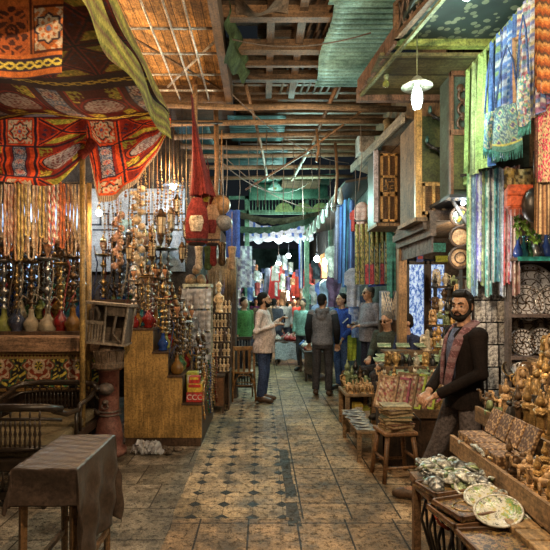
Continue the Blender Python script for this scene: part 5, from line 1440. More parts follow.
# ------------------------------------------------------------------ figurines
gold = metalm('gilt resin', (.42, .26, .095), .42, .35, .8, 40, .45)
tanr = mat('tan carved resin', (.50, .32, .16), .5, .1, .8, 36, .5, .3)
dkr = mat('dark carved resin', (.12, .07, .035), .45, .2, .7, 36, .5, .3)
greenr = mat('greenish stone', (.22, .28, .14), .4, .1, .6, 30, .4, .3)
blackr = mat('black basalt', (.03, .028, .026), .35, .1, .4, 30, .3, .3)
FM = [('gilt', gold), ('tan', tanr), ('dark', dkr), ('greenish', greenr), ('black', blackr), ('cream', mat('cream alabaster', (.52, .45, .33), .4, 0, .6, 30, .4, .3))]
def fig_mesh(kind):
    m = MB()
    if kind == 'cat statuette':
        m.box((-.03, -.035, 0), (.03, .04, .012)); m.lathe([(.028, .01), (.030, .03), (.022, .07), (.014, .09), (.010, .1)], 10, sy=1.2)
        m.ball((0, -.012, .112), (.017, .02, .017), 8, 6); m.add([(-.016, -.01, .12), (-.004, -.01, .125), (-.012, -.008, .147), (-.010, .0, .12)], [(0, 1, 2), (1, 3, 2), (3, 0, 2)]); m.add([(.016, -.01, .12), (.004, -.01, .125), (.012, -.008, .147), (.010, .0, .12)], [(1, 0, 2), (3, 1, 2), (0, 3, 2)])
        m.tube((-.012, -.03, .012), (-.010, -.02, .07), .007, n=5); m.tube((.012, -.03, .012), (.010, -.02, .07), .007, n=5)
    elif kind == 'pharaoh bust':
        m.box((-.03, -.025, 0), (.03, .025, .02)); m.lathe([(.035, .02), (.045, .05), (.03, .065), (.014, .075), (.014, .085)], 10, sy=.6)
        m.ball((0, -.008, .108), (.019, .022, .026), 8, 6)
        m.prism([(-.036, .06), (-.018, .06), (-.018, .135), (.018, .135), (.018, .06), (.036, .06), (.03, .13), (.015, .15), (-.015, .15), (-.03, .13)], -.012, .018); m.box((-.004, -.03, .06), (.004, -.018, .085))
    elif kind == 'obelisk':
        m.box((-.028, -.028, 0), (.028, .028, .025)); m.add([(-.018, -.018, .025), (.018, -.018, .025), (.018, .018, .025), (-.018, .018, .025), (-.012, -.012, .17), (.012, -.012, .17), (.012, .012, .17), (-.012, .012, .17), (0, 0, .19)], [(0, 1, 5, 4), (1, 2, 6, 5), (2, 3, 7, 6), (3, 0, 4, 7), (4, 5, 8), (5, 6, 8), (6, 7, 8), (7, 4, 8)])
    elif kind == 'pyramid':
        for k in range(6): m.box((-.05+.008*k, -.05+.008*k, .011*k), (.05-.008*k, .05-.008*k, .011*(k+1)))
        m.add([(-.006, -.006, .066), (.006, -.006, .066), (.006, .006, .066), (-.006, .006, .066), (0, 0, .078)], [(0, 1, 4), (1, 2, 4), (2, 3, 4), (3, 0, 4)])
    elif kind == 'camel':
        m.ball((0, 0, .075), (.045, .022, .024), 10, 7); m.ball((0, 0, .1), (.018, .014, .022), 8, 6)
        for sx in (-.03, .03):
            for sy in (-.011, .011): m.tube((sx, sy, 0), (sx, sy, .07), .006, .009, 5)
        m.path([(-.04, 0, .08), (-.06, 0, .085), (-.068, 0, .11), (-.066, 0, .13)], [.012, .009, .008, .009], 6); m.ball((-.078, 0, .133), (.016, .008, .008), 7, 5); m.box((-.05, -.022, 0), (.05, .022, .005))
    elif kind == 'mummy statuette':
        m.box((-.022, -.022, 0), (.022, .022, .014)); m.lathe([(.014, .014), (.018, .03), (.016, .07), (.027, .11), (.028, .122), (.012, .133), (.012, .14)], 10, sy=.7); m.ball((0, -.003, .155), (.014, .016, .019), 8, 6)
        m.lathe([(.019, .14), (.02, .165), (.012, .18), (.006, .2), (.008, .21), (.002, .215)], 8); m.path([(.026, 0, .115), (.012, -.02, .1), (-.01, -.02, .108)], .006, 5); m.path([(-.026, 0, .115), (-.012, -.02, .1), (.01, -.02, .108)], .006, 5)
    elif kind == 'sphinx':
        m.box((-.06, -.025, 0), (.06, .025, .012)); m.ball((.01, 0, .03), (.05, .02, .02), 10, 6); m.tube((-.03, -.012, .018), (-.06, -.012, .016), .008, n=5); m.tube((-.03, .012, .018), (-.06, .012, .016), .008, n=5); m.ball((-.032, 0, .065), (.014, .014, .017), 8, 6); m.lathe([(.024, .035), (.018, .075), (.012, .085)], 8, (-.028, 0, 0))
    else:
        m.lathe([(.02, 0), (.024, .005), (.012, .015), (.028, .04), (.032, .06), (.022, .085), (.012, .10), (.018, .115)], 12); m.path([(.02, 0, .1), (.045, 0, .09), (.042, 0, .06), (.03, 0, .05)], .004, 5); m.path([(-.02, 0, .1), (-.045, 0, .09), (-.042, 0, .06), (-.03, 0, .05)], .004, 5)
    return m
KINDS_ = ['cat statuette', 'pharaoh bust', 'obelisk', 'pyramid', 'camel', 'mummy statuette', 'sphinx', 'two handled vase']
FP = {}
for k in KINDS_: FP[k] = Proto(tag(fig_mesh(k).build(k.replace(' ', '_'), gold), 'x', 'ornament' if 'vase' in k or 'obelisk' in k or 'pyramid' == k else 'figurine'))
def fig(k, mi, loc, where, sc=1.0, rz=0.0):
    nm, m_ = FM[mi]
    FP[k].put(loc, rz, '%s %s in the crowd %s' % (nm, k, where), '%s %s %s' % (nm, k, where), sc, {k.replace(' ', '_'): m_})
def field(where, x0, x1, y0, y1, z, nx, ny, seed, kinds, mis, sc=1.0, face=-PI/4, jit=.3):
    for i in range(nx):
        for j in range(ny):
            a, b, c = hsh(i, j, seed), hsh(j, i, seed+3), hsh(i+7, j, seed+5)
            x = x0+(x1-x0)*(i+.5)/nx+(a-.5)*jit*(x1-x0)/nx; y = y0+(y1-y0)*(j+.5)/ny+(b-.5)*jit*(y1-y0)/ny
            fig(kinds[int(a*97) % len(kinds)], mis[int(b*89) % len(mis)], (x, y, z), where, sc*(.85+.35*c), face+(b-.5)*1.2)

# ------------------------------------------------------------------ souvenir stall nearest the viewer
sw = wood('stall wood', (.21, .12, .06), .6, 1)
st = thing('souvenir_stall', 'worn wooden souvenir stall rising in steps nearest the viewer', 'stall', (1.3, 2.3, 0))
def s_(x, y, z): return (x-1.3, y-2.3, z)
MB().box(s_(.86, 1.2, .61), s_(1.20, 2.80, .65)).build('table_top', sw, st)
for x in (.885, 1.16):
    for y in (1.25, 2.0, 2.75): MB().box(s_(x-.02, y-.02, 0), s_(x+.02, y+.02, .61)).build('leg', sw, st)
for (x0, x1, y1, z) in ((1.17, 1.46, 2.96, .80), (1.44, 1.74, 3.22, .92), (1.72, 2.02, 3.46, 1.02), (2.0, 2.34, 3.6, 1.2)):
    MB().box(s_(x0, 1.2, z-.03), s_(x1, y1, z)).box(s_(x0-.012, 1.2, z-.08), s_(x0+.01, y1, z+.02)).build('display_step', wood('stall plank', (.36, .22, .11), .6, 1), st)
    MB().box(s_(x0+.02, 1.2, .1), s_(x0+.04, y1-.02, z-.05)).box(s_(x0+.02, y1-.04, .1), s_(x1, y1-.02, z-.03)).build('skirt_board', darkwood, st)
field('on the second step of the souvenir stall', 1.19, 1.44, 1.75, 2.38, .80, 4, 11, 1, ['mummy statuette', 'cat statuette', 'pharaoh bust', 'pyramid', 'camel'], [0, 1, 1, 2, 0], .75)
field('on the third step of the souvenir stall', 1.47, 1.72, 2.0, 3.0, .92, 4, 13, 2, ['mummy statuette', 'mummy statuette', 'cat statuette', 'pharaoh bust', 'obelisk'], [0, 1, 1, 2, 0, 4], 1.0)
field('on the fourth step of the souvenir stall', 1.75, 2.0, 2.3, 3.4, 1.02, 4, 13, 3, ['mummy statuette', 'cat statuette', 'obelisk', 'pharaoh bust', 'two handled vase'], [0, 0, 1, 2], 1.15)
field('on the top step of the souvenir stall', 2.04, 2.32, 2.7, 3.56, 1.20, 3, 10, 4, ['mummy statuette', 'two handled vase', 'pharaoh bust', 'camel'], [0, 1, 0], 1.25)
field('at the far end of the third step', 1.46, 1.70, 3.02, 3.20, .92, 4, 3, 6, ['camel', 'sphinx', 'two handled vase'], [1, 2, 3], .9)
# row of carved boxes standing open on the second step
carv = Sh('carved boxwood'); x_, y_, z_, oc_ = carv.objxyz(); vq = N(carv.nt, carv.voronoi(oc_, 60, 'F1', 0)); cn = carv.noise(oc_, 50, 4)
carv.fin(carv.scale(carv.mix(carv.ramp(vq, .2, .55), (.46, .29, .14), (.10, .05, .022)), carv.rand()*.4+.8), .5, 0, vq, .6, .004)
for i in range(4):
    y = 2.46+.125*i; o = thing('carved_box', 'carved wooden box with raised lid on the second step, %s from the far end' % ORD[3-i], 'box', (1.27, y, .80), 0, 'carved boxes on the second step')
    MB().box((-.09, -.056, 0), (.06, .056, .065), .004).build('box_body', carv.m, o)
    q = MB(); q.M = Matrix.Translation((.065, 0, .065)) @ Matrix.Rotation(math.radians(112), 4, 'Y'); q.box((-.15, -.056, 0), (.0, .056, .022), .004); q.build('lid', carv.m, o)
    MB().box((-.084, -.01, .035), (-.078, .01, .055)).build('clasp', brass, o)
for i in range(3):
    carton('carved_box', 'long carved box lying along the second step behind the open boxes, %s of three' % ORD[i], (1.38, 2.52+.145*i, .80), (1.45, 2.65+.145*i, .87), carv.m)
for i in range(5):
    y = 1.45+.10*i; o = thing('carved_box', 'pale open carved box at the near end of the stall, %s along' % ORD[i], 'box', (1.12, y+.2, .65), .08*math.sin(i*3), 'carved boxes at the near end')
    MB().box((-.07, -.045, 0), (.05, .045, .05), .004).build('box_body', wood('pale boxwood', (.50, .32, .15), .5, 1), o)
    q = MB(); q.M = Matrix.Translation((.05, 0, .05)) @ Matrix.Rotation(math.radians(108), 4, 'Y'); q.box((-.11, -.045, 0), (.0, .045, .012), .003); q.build('lid', wood('pale boxwood', (.50, .32, .15)), o)
# inlaid trays
inl = Sh('inlaid black and gold'); x_, y_, z_, oc_ = inl.objxyz(); vq = N(inl.nt, inl.voronoi(oc_, 55, 'F1', 1)); vd = N(inl.nt, inl.voronoi(oc_, 38, 'DISTANCE_TO_EDGE', 0)); nn = inl.noise(oc_, 45, 5, .7)
ic = inl.mix(nn.gt(.53), (.022, .017, .016), (.26, .17, .06)); ic = inl.mix(vd.lt(.06), ic, (.20, .13, .05)); ic = inl.mix(inl.noise(oc_, 70, 2).gt(.66), ic, (.28, .06, .03)); inl.fin(ic, .3, .15, nn, .25, .003)
for i, (x, y, z, lx, ly, rz, lb_) in enumerate(((.93, 2.47, .655, .24, .20, .12, 'dark inlaid tray with gold flowers, farthest along the stall edge'), (.93, 2.20, .655, .26, .23, .2, 'dark inlaid tray with an oval centre, second along the stall edge'), (.955, 1.95, .655, .26, .21, .1, 'blue black inlaid tray nearest the viewer'), (.945, 2.21, .684, .24, .21, .32, 'inlaid tray lying on top of the second one'), (.91, 2.44, .684, .20, .18, .3, 'smaller inlaid tray lying on the farthest one'))):
    o = thing('inlaid_tray', lb_, 'tray', (x, y, z), rz)
    MB().box((-lx/2, -ly/2, 0), (lx/2, ly/2, .014), .004).build('tray_base', inl.m, o)
    q = MB()
    for (lo, hi) in (((-lx/2, -ly/2, .012), (lx/2, -ly/2+.012, .027)), ((-lx/2, ly/2-.012, .012), (lx/2, ly/2, .027)), ((-lx/2, -ly/2, .012), (-lx/2+.012, ly/2, .027)), ((lx/2-.012, -ly/2, .012), (lx/2, ly/2, .027))): q.box(lo, hi)
    q.build('rim', wood('tray rim', (.19, .10, .05), .5, 0), o)
    if i in (1, 3): MB().path([(.07*math.cos(k*PI/12), .05*math.sin(k*PI/12), .015) for k in range(25)], .004, 5).build('oval_band', brass, o)
# leaf plates
leafp = Sh('green and yellow glazed plate'); x_, y_, z_, oc_ = leafp.objxyz(); n1 = leafp.noise(oc_, 18, 6, .8); n2 = leafp.noise(oc_, 40, 6, .8)
lc = leafp.mix(leafp.ramp(n1, .53, .58), (.50, .51, .46), (.15, .26, .08)); lc = leafp.mix(leafp.ramp(n2, .56, .60), lc, (.40, .31, .07)); lc = leafp.mix(leafp.ramp(n2, .46, .40), lc, (.03, .035, .03)); leafp.fin(lc, .22, 0, n2, .3, .003)
for i, (px, py, r, lb_) in enumerate(((498, 510, .088, 'biggest green and yellow glazed oval plate, nearest the viewer'), (483, 496, .074, 'green glazed plate overlapped by the biggest one'), (471, 486, .068, 'white and green glazed plate third in the overlapping row'), (459, 477, .06, 'farthest glazed plate of the overlapping row'))):
    Y = .93*480/(py-300); p = P(px, py, Y)
    o = thing('glazed_plate', lb_, 'plate', (p.x, p.y, .70-.0*i)); o.rotation_euler = (math.radians(14), math.radians(-12), .5)
    MB().lathe([(r*.5, 0), (r*.7, .006), (r, .02), (r*.98, .025), (r*.7, .012), (.01, .008)], 28, sx=1.3).build('plate_dish', leafp.m, o)
    MB().path([(r*1.3*math.cos(k*PI/14), r*math.sin(k*PI/14), .023) for k in range(29)], .006, 5).build('rim', mat('white glaze', (.60, .60, .54), .25, 0, .5, 40), o)
tag(MB().add([(-.04, 0, 0), (.04, -.01, .01), (.05, .05, .03), (0, .07, .05), (-.03, .04, .02)], [(0, 1, 2, 3, 4)]).path([(-.04, 0, 0), (.04, -.01, .01), (.05, .05, .03), (0, .07, .05), (-.03, .04, .02), (-.04, 0, 0)], .008, 5).build('leaf_dish', leafp.m, None, (1.12, 2.05, .67)), 'little leaf shaped green dish beside the biggest glazed plate', 'dish')
tr = ['shell', 'bead', 'leaf']
silw = mat('whitish silver trinket', (.52, .53, .48), .35, .25, .7, 50, .5, .4)
TM = [MB().ball((0, 0, .015), (.028, .02, .015), 8, 6).tube((0, 0, .02), (.04, 0, .03), .006, n=5), MB().path([(.025*math.cos(k*PI/6), .02*math.sin(k*PI/6), .01) for k in range(13)], .007, 6).ball((.03, 0, .014), .011, 7, 5), MB().lathe([(.005, 0), (.03, .008), (.034, .016), (.02, .024), (.003, .036)], 9, sx=1.2)]
TP = [Proto(tag(m.build('trinket', silw), 'x', 'trinket')) for m in TM]
for i in range(120):
    x = .875+.32*hsh(i, 1, 3); y = 2.42+.38*hsh(i, 2, 3); z = .672+.06*hsh(i, 6)
    k = i % 3; mi = (i*7) % 4
    TP[k].put((x, y, z), 6*hsh(i, 5), 'little %s %s in the heap at the far corner of the souvenir stall' % (('whitish', 'greenish', 'silver', 'whitish')[mi], ('spoon shaped trinket', 'ring shaped trinket', 'bud shaped trinket')[k]), '%s %s heaped at the far corner' % (('whitish', 'greenish', 'silver', 'whitish')[mi], ('spoons', 'rings', 'buds')[k]), .9+.5*hsh(i, 8), dict(trinket=(silw, mat('greenish trinket', (.25, .33, .17), .35, .3, .7, 50), mat('grey trinket', (.26, .27, .27), .3, .5, .8, 50), silw)[mi]), (.5*hsh(i, 9), .5*hsh(i, 4), 6*hsh(i, 5)))
for i in range(64):
    y = 2.16+.42*hsh(i, 31); x = 1.08+.08*hsh(i, 32); k = (i*5) % 3; mi = (i*7) % 5
    TP[k].put((x, y, .665+.10*(x-1.06)/.1*hsh(i, 33)), 6*hsh(i, 35), 'little %s %s heaped along the riser behind the glazed plates' % (('bronze', 'gilt', 'silver', 'whitish', 'dark')[mi], ('spoon shaped trinket', 'ring shaped trinket', 'bud shaped trinket')[k]), '%s %s heaped along the riser' % (('bronze', 'gilt', 'silver', 'whitish', 'dark')[mi], ('spoons', 'rings', 'buds')[k]), .6+.4*hsh(i, 38), dict(trinket=(tanr, gold, silw, silw, dkr)[mi]), (.7*hsh(i, 39), .7*hsh(i, 34), 6*hsh(i, 35)))
for i in range(40):
    y = 2.42+.50*hsh(i, 41); x = 1.19+.05*hsh(i, 42) if i % 2 else 1.37+.07*hsh(i, 45); k = (i*5) % 3; mi = (i*3) % 4
    TP[k].put((x, y, .812), 6*hsh(i, 45), 'little %s %s scattered round the carved boxes' % (('bronze', 'gilt', 'silver', 'whitish')[mi], ('spoon shaped trinket', 'ring shaped trinket', 'bud shaped trinket')[k]), '%s %s round the carved boxes' % (('bronze', 'gilt', 'silver', 'whitish')[mi], ('spoons', 'rings', 'buds')[k]), .8+.6*hsh(i, 48), dict(trinket=(tanr, gold, silw, silw)[mi]), (.5*hsh(i, 49), .5*hsh(i, 44), 6*hsh(i, 45)))
for i in range(5):
    q = MB().path([(.87, 2.05+.12*i, .62), (.84, 2.05+.12*i, .5), (.86+.02*i, 2.07+.12*i, .3-.03*i), (.89, 2.1+.12*i, .42), (.88, 2.11+.12*i, .6)], .008, 5).build('leather_strap', mat('black leather', (.02, .017, .015)))
    tag(q, 'black leather strap looped under the edge of the souvenir stall', 'strap', 'straps under the souvenir stall')
tag(MB().path([(.855, 2.2, .60), (.85, 2.3, .58), (.855, 2.42, .60)], .008, 6).build('cloth_roll', mat('orange red cloth', (.30, .05, .015), .8)), 'thin orange red roll under the edge of the inlaid trays', 'roll')

# ------------------------------------------------------------------ wooden stool with old books
sl_ = thing('wooden_stool', 'square wooden stool stacked with old books in the alley', 'stool', (X(396, 4.45), 4.48, 0), .15)
sww = wood('stool wood', (.28, .14, .06), .5, 2)
MB().box((-.16, -.15, .415), (.16, .15, .45), .008).build('seat', sww, sl_)
for sx in (-1, 1):
    for sy in (-1, 1): MB().tube((sx*.17, sy*.15, 0), (sx*.12, sy*.11, .42), .021, .024, 8).build('leg', sww, sl_)
m = MB()
for sy in (-.135, .135): m.tube((-.155, sy, .13), (.155, sy, .13), .014)
for sx in (-.15, .15): m.tube((sx, -.135, .20), (sx, .135, .20), .014)
m.build('stretcher', sww, sl_)
bc = [(.36, .26, .14), (.20, .09, .05), (.30, .22, .12), (.10, .11, .06), (.42, .33, .20), (.16, .10, .06), (.34, .27, .15)]
for i in range(7):
    o = thing('old_book', 'old worn book in the stack on the wooden stool, %s from the bottom' % ORD[i], 'book', (X(396, 4.45)+.012*math.sin(i*2), 4.46+.01*math.cos(i*3), .452+.033*i), .15+.25*math.sin(i*1.7), 'old books on the stool')
    a, b = .13-.005*(i % 3), .10; cm_ = mat('book cover %d' % i, bc[i], .7, 0, .5, 20, .3, 0)
    MB().box((-a, -b, 0), (a, b, .004)).box((-a, -b, .026), (a, b, .030)).box((-a, b-.004, 0), (a, b, .03)).build('cover', cm_, o)
    MB().box((-a+.006, -b+.006, .004), (a-.006, b-.004, .026)).build('page_block', mat('yellow pages', (.50, .38, .22), .9, 0, .5, 60, .5, .2, stretch=(1, 1, 12)), o)
tag(MB().path([(X(396, 4.45)+.13, 4.36, .62), (X(396, 4.45)+.19, 4.33, .56), (X(396, 4.45)+.18, 4.33, .47)], .007, 5).build('leather_strap', mat('black leather', (.02, .017, .015))), 'dark strap hanging down beside the stack of old books', 'strap')

# ------------------------------------------------------------------ low table with little pyramids, trays under
lt_ = thing('low_table', 'low pale wooden table with orange ornaments at the edge of the alley', 'table', (1.33, 6.2, 0))
lw_ = wood('pale table wood', (.42, .27, .14), .6, 0)
MB().box((-.29, -.22, .44), (.10, .36, .475), .006).build('table_top', lw_, lt_)
for sx in (-.26, .07):
    for sy in (-.19, .32): MB().box((sx-.025, sy-.025, 0), (sx+.025, sy+.025, .44)).build('leg', lw_, lt_)
MB().box((-.28, .3, .12), (.09, .33, .44)).build('back_board', darkwood, lt_)
field('on the low pale table', 1.06, 1.41, 6.0, 6.3, .476, 4, 3, 8, ['pyramid', 'pyramid', 'sphinx', 'camel'], [1, 1, 0], 1.0)
field('at the back of the low pale table', 1.10, 1.41, 6.34, 6.54, .476, 5, 3, 18, ['two handled vase', 'mummy statuette', 'cat statuette', 'pharaoh bust'], [3, 4, 0, 3, 2], 1.55)
carton('carton', 'bright yellow carton under the low pale table', (1.16, 6.02, .02), (1.27, 6.2, .34), yelc, white)
carton('carton', 'yellow green carton beside the bright yellow one under the low table', (1.275, 6.05, .02), (1.37, 6.25, .28), mat('yellow green carton', (.40, .42, .06)), white)
pb = thing('print_bench', 'low bench of printed sheets between the stool and the low table', 'bench', (1.14, 5.35, 0))
MB().box((-.18, -.5, .30), (.02, .45, .325)).build('bench_top', lw_, pb)
for sx in (-.15, 0):
    for sy in (-.46, .41): MB().box((sx-.02, sy-.02, 0), (sx+.02, sy+.02, .3)).build('leg', lw_, pb)
for i in range(8):
    o = MB().grid(lambda u, v: (-.10+.2*u, -.08+.16*v, .004*math.sin(u*5+v*4)+.004), 6, 6, mosaic([(.45, .40, .32), (.20, .22, .26), (.55, .5, .42), (.14, .12, .12)], 7, 6)).build('printed_sheet', cloth, None, (1.06+.03*math.sin(i*3), 4.95+.105*i, .327+.006*(i % 3)), .4*math.sin(i*2))
    tag(o, 'printed sheet on the low bench, %s from the stool' % ORD[i], 'print', 'printed sheets on the low bench')

# ------------------------------------------------------------------ ornament stall behind the stool
os_ = thing('ornament_stall', 'stepped ornament stall heaped with trays and figurines beside the bearded man', 'stall', (1.7, 5.3, 0))
def o_(x, y, z): return (x-1.7, y-5.3, z)
for k, (y0, y1, z) in enumerate(((4.72, 5.06, .56), (5.04, 5.36, .74), (5.34, 5.66, .90), (5.64, 5.95, 1.04))):
    MB().box(o_(1.17+.1*k, y0, z-.03), o_(2.5, y1, z)).box(o_(1.17+.1*k, y0-.01, z-.07), o_(2.5, y0+.01, z+.01)).build('display_step', sw, os_)
    MB().box(o_(1.2+.1*k, y0+.03, .0), o_(2.48, y0+.05, z-.03)).box(o_(1.2+.1*k, y0+.03, 0), o_(1.22+.1*k, y1, z-.03)).build('skirt_board', darkwood, os_)
for i in range(9):
    x = 1.22+.066*i; lime_ = i in (4, 6); cf = ((.42, .50, .06) if lime_ else [(.36, .22, .12), (.50, .38, .24), (.32, .08, .12), (.26, .16, .08), (.44, .3, .2)][i % 5])
    o = thing('framed_picture', '%s framed picture leaning in the row on the ornament stall, %s from the alley' % ('lime green' if lime_ else ['brown', 'tan', 'crimson', 'dark brown', 'beige'][i % 5], ORD[i]), 'picture', (x, 4.84+.02*math.sin(i*3), .562), 0, 'framed pictures on the ornament stall')
    o.rotation_euler = (0, math.radians(26+5*math.sin(i*2)), .85)
    hh, ww = .34+.04*math.sin(i*5), .22
    fm_ = mat('picture frame %s' % i, cf, .5, 0, .3, 20, .1, 0)
    q = MB()
    for (lo, hi) in (((-.008, -ww/2, 0), (.008, ww/2, .022)), ((-.008, -ww/2, hh-.022), (.008, ww/2, hh)), ((-.008, -ww/2, 0), (.008, -ww/2+.022, hh)), ((-.008, ww/2-.022, 0), (.008, ww/2, hh))): q.box(lo, hi)
    q.build('frame', fm_, o)
    MB().grid(lambda u, v: (-.002, -ww/2+.02+(ww-.04)*u, .02+(hh-.04)*v), 10, 14, mosaic([(.56, .42, .26), (.20, .10, .06), (.46, .28, .16), (.66, .58, .44), (.36, .06, .08)], 9, 13)).build('picture_sheet', cloth, o)
gtr = mat('green glazed tray', (.24, .36, .22), .3, .1, .6, 22, .3, .3)
for i in range(20):
    x = 1.36+.056*i; k = i % 4; y = (5.50, 5.60, 5.78, 5.24)[k]; z = (.905, .935, 1.045, .80)[k]
    o = thing('green_tray', 'green glazed tray lying on the ornament stall, %s from the alley' % ORD[i], 'tray', (x, y, z+.05), .3*math.sin(i*2), 'green trays on the ornament stall'); o.rotation_euler = (math.radians(18), 0, .3*math.sin(i*2))
    MB().box((-.075, -.05, 0), (.075, .05, .012), .004).build('tray_base', gtr, o); MB().path([(-.075, -.05, .014), (.075, -.05, .014), (.075, .05, .014), (-.075, .05, .014), (-.075, -.05, .014)], .007, 5).build('rim', mat('pale green rim', (.42, .5, .36), .35), o)
field('on the lowest step of the ornament stall', 1.75, 2.2, 4.76, 5.02, .56, 6, 3, 9, ['pyramid', 'mummy statuette', 'cat statuette'], [3, 1, 0], 1.2)
field('on the second step of the ornament stall', 1.28, 2.3, 5.07, 5.32, .74, 12, 3, 10, ['camel', 'mummy statuette', 'cat statuette', 'two handled vase', 'sphinx'], [3, 5, 4, 0, 1], 1.15)
field('on the third step of the ornament stall', 1.37, 2.3, 5.36, 5.46, .90, 11, 1, 11, ['pharaoh bust', 'two handled vase', 'obelisk', 'cat statuette'], [3, 0, 4, 5], 1.2)
field('on the top step of the ornament stall', 1.95, 2.45, 5.72, 5.92, 1.04, 6, 2, 12, ['two handled vase', 'mummy statuette', 'pharaoh bust', 'obelisk'], [3, 0, 5, 1], 1.3)
# tall rack of golden figures by the blue door
tr_ = thing('figure_rack', 'tall stepped rack of golden figures before the blue lit shop doors', 'rack', (2.42, 6.3, 0))
for k in range(5): MB().box((-.32+.05*k, -.25+.1*k, 1.13+.17*k), (.4, -.13+.1*k, 1.16+.17*k)).build('shelf_board', darkwood, tr_)
MB().box((-.3, -.2, 0), (-.26, .3, 1.15)).box((.36, -.2, 0), (.4, .3, 1.85)).build('side_panel', darkwood, tr_)
for k in range(5):
    field('on the %s board of the tall golden rack' % ('lowest', 'second', 'third', 'fourth', 'topmost')[k], 2.12+.05*k, 2.76, 6.08+.1*k, 6.15+.1*k, 1.16+.17*k, 8-k, 1, 20+k, ['mummy statuette', 'pharaoh bust', 'cat statuette', 'camel', 'two handled vase'], [0, 1, 2, 3, 5, 4], 1.3, -.3)
# ------------------------------------------------------------------ people
skinm = mat('warm brown skin', (.40, .22, .135), .5, 0, .14, 30, .1, .12)
haircol = {k: mat('hair '+k, c, .8, 0, .4, 90, .5, 0) for k, c in dict(black=(.013, .011, .010), grey=(.13, .12, .11)).items()}
eyew = mat('eye white', (.24, .21, .19), .25, 0, .05, 10, 0, 0); iris = mat('dark iris', (.02, .012, .008), .15, 0, .1, 10, 0, 0)
lipm = mat('lips', (.30, .13, .10), .5, 0, .1, 20, 0, 0)
def hand(mb, wr, d, up, curl_=.9, sc=1.0, side=1):
    """palm, four unequal curled fingers and a thumb from the side of the palm"""
    d = Vector(d).normalized(); up = Vector(up); n = (up-d*up.dot(d)).normalized(); s = d.cross(n)*side
    wr = Vector(wr)
    mb.path([wr-d*.02, wr+d*.03*sc, wr+d*.085*sc], [.024*sc, .032*sc, .034*sc], 10, flat=.62) if False else None
    for k in (-1, -.33, .33, 1): mb.path([wr, wr+d*.045*sc+s*(k*.024*sc), wr+d*.088*sc+s*(k*.030*sc)], [.019*sc, .016*sc, .0125*sc], 8)
    for k, L in ((-1, .062), (-.33, .074), (.33, .080), (1, .070)):
        p = wr+d*.084*sc+s*(k*.031*sc); a = .15; pts = [p]
        for q in range(3):
            a += curl_*(.5+.2*q); p = p+(d*math.cos(a)-n*math.sin(a))*(L*sc*(.44, .32, .24)[q]); pts.append(p)
        mb.path(pts, [.0100*sc, .0092*sc, .0084*sc, .0070*sc], 7)
    p = wr+d*.025*sc+s*(.024*sc)
    mb.path([p, p+d*.028*sc+s*.026*sc-n*.006, p+d*.055*sc+s*.034*sc-n*.022*sc, p+d*.075*sc+s*.026*sc-n*.034*sc], [.015*sc, .0125*sc, .0105*sc, .008*sc], 7)
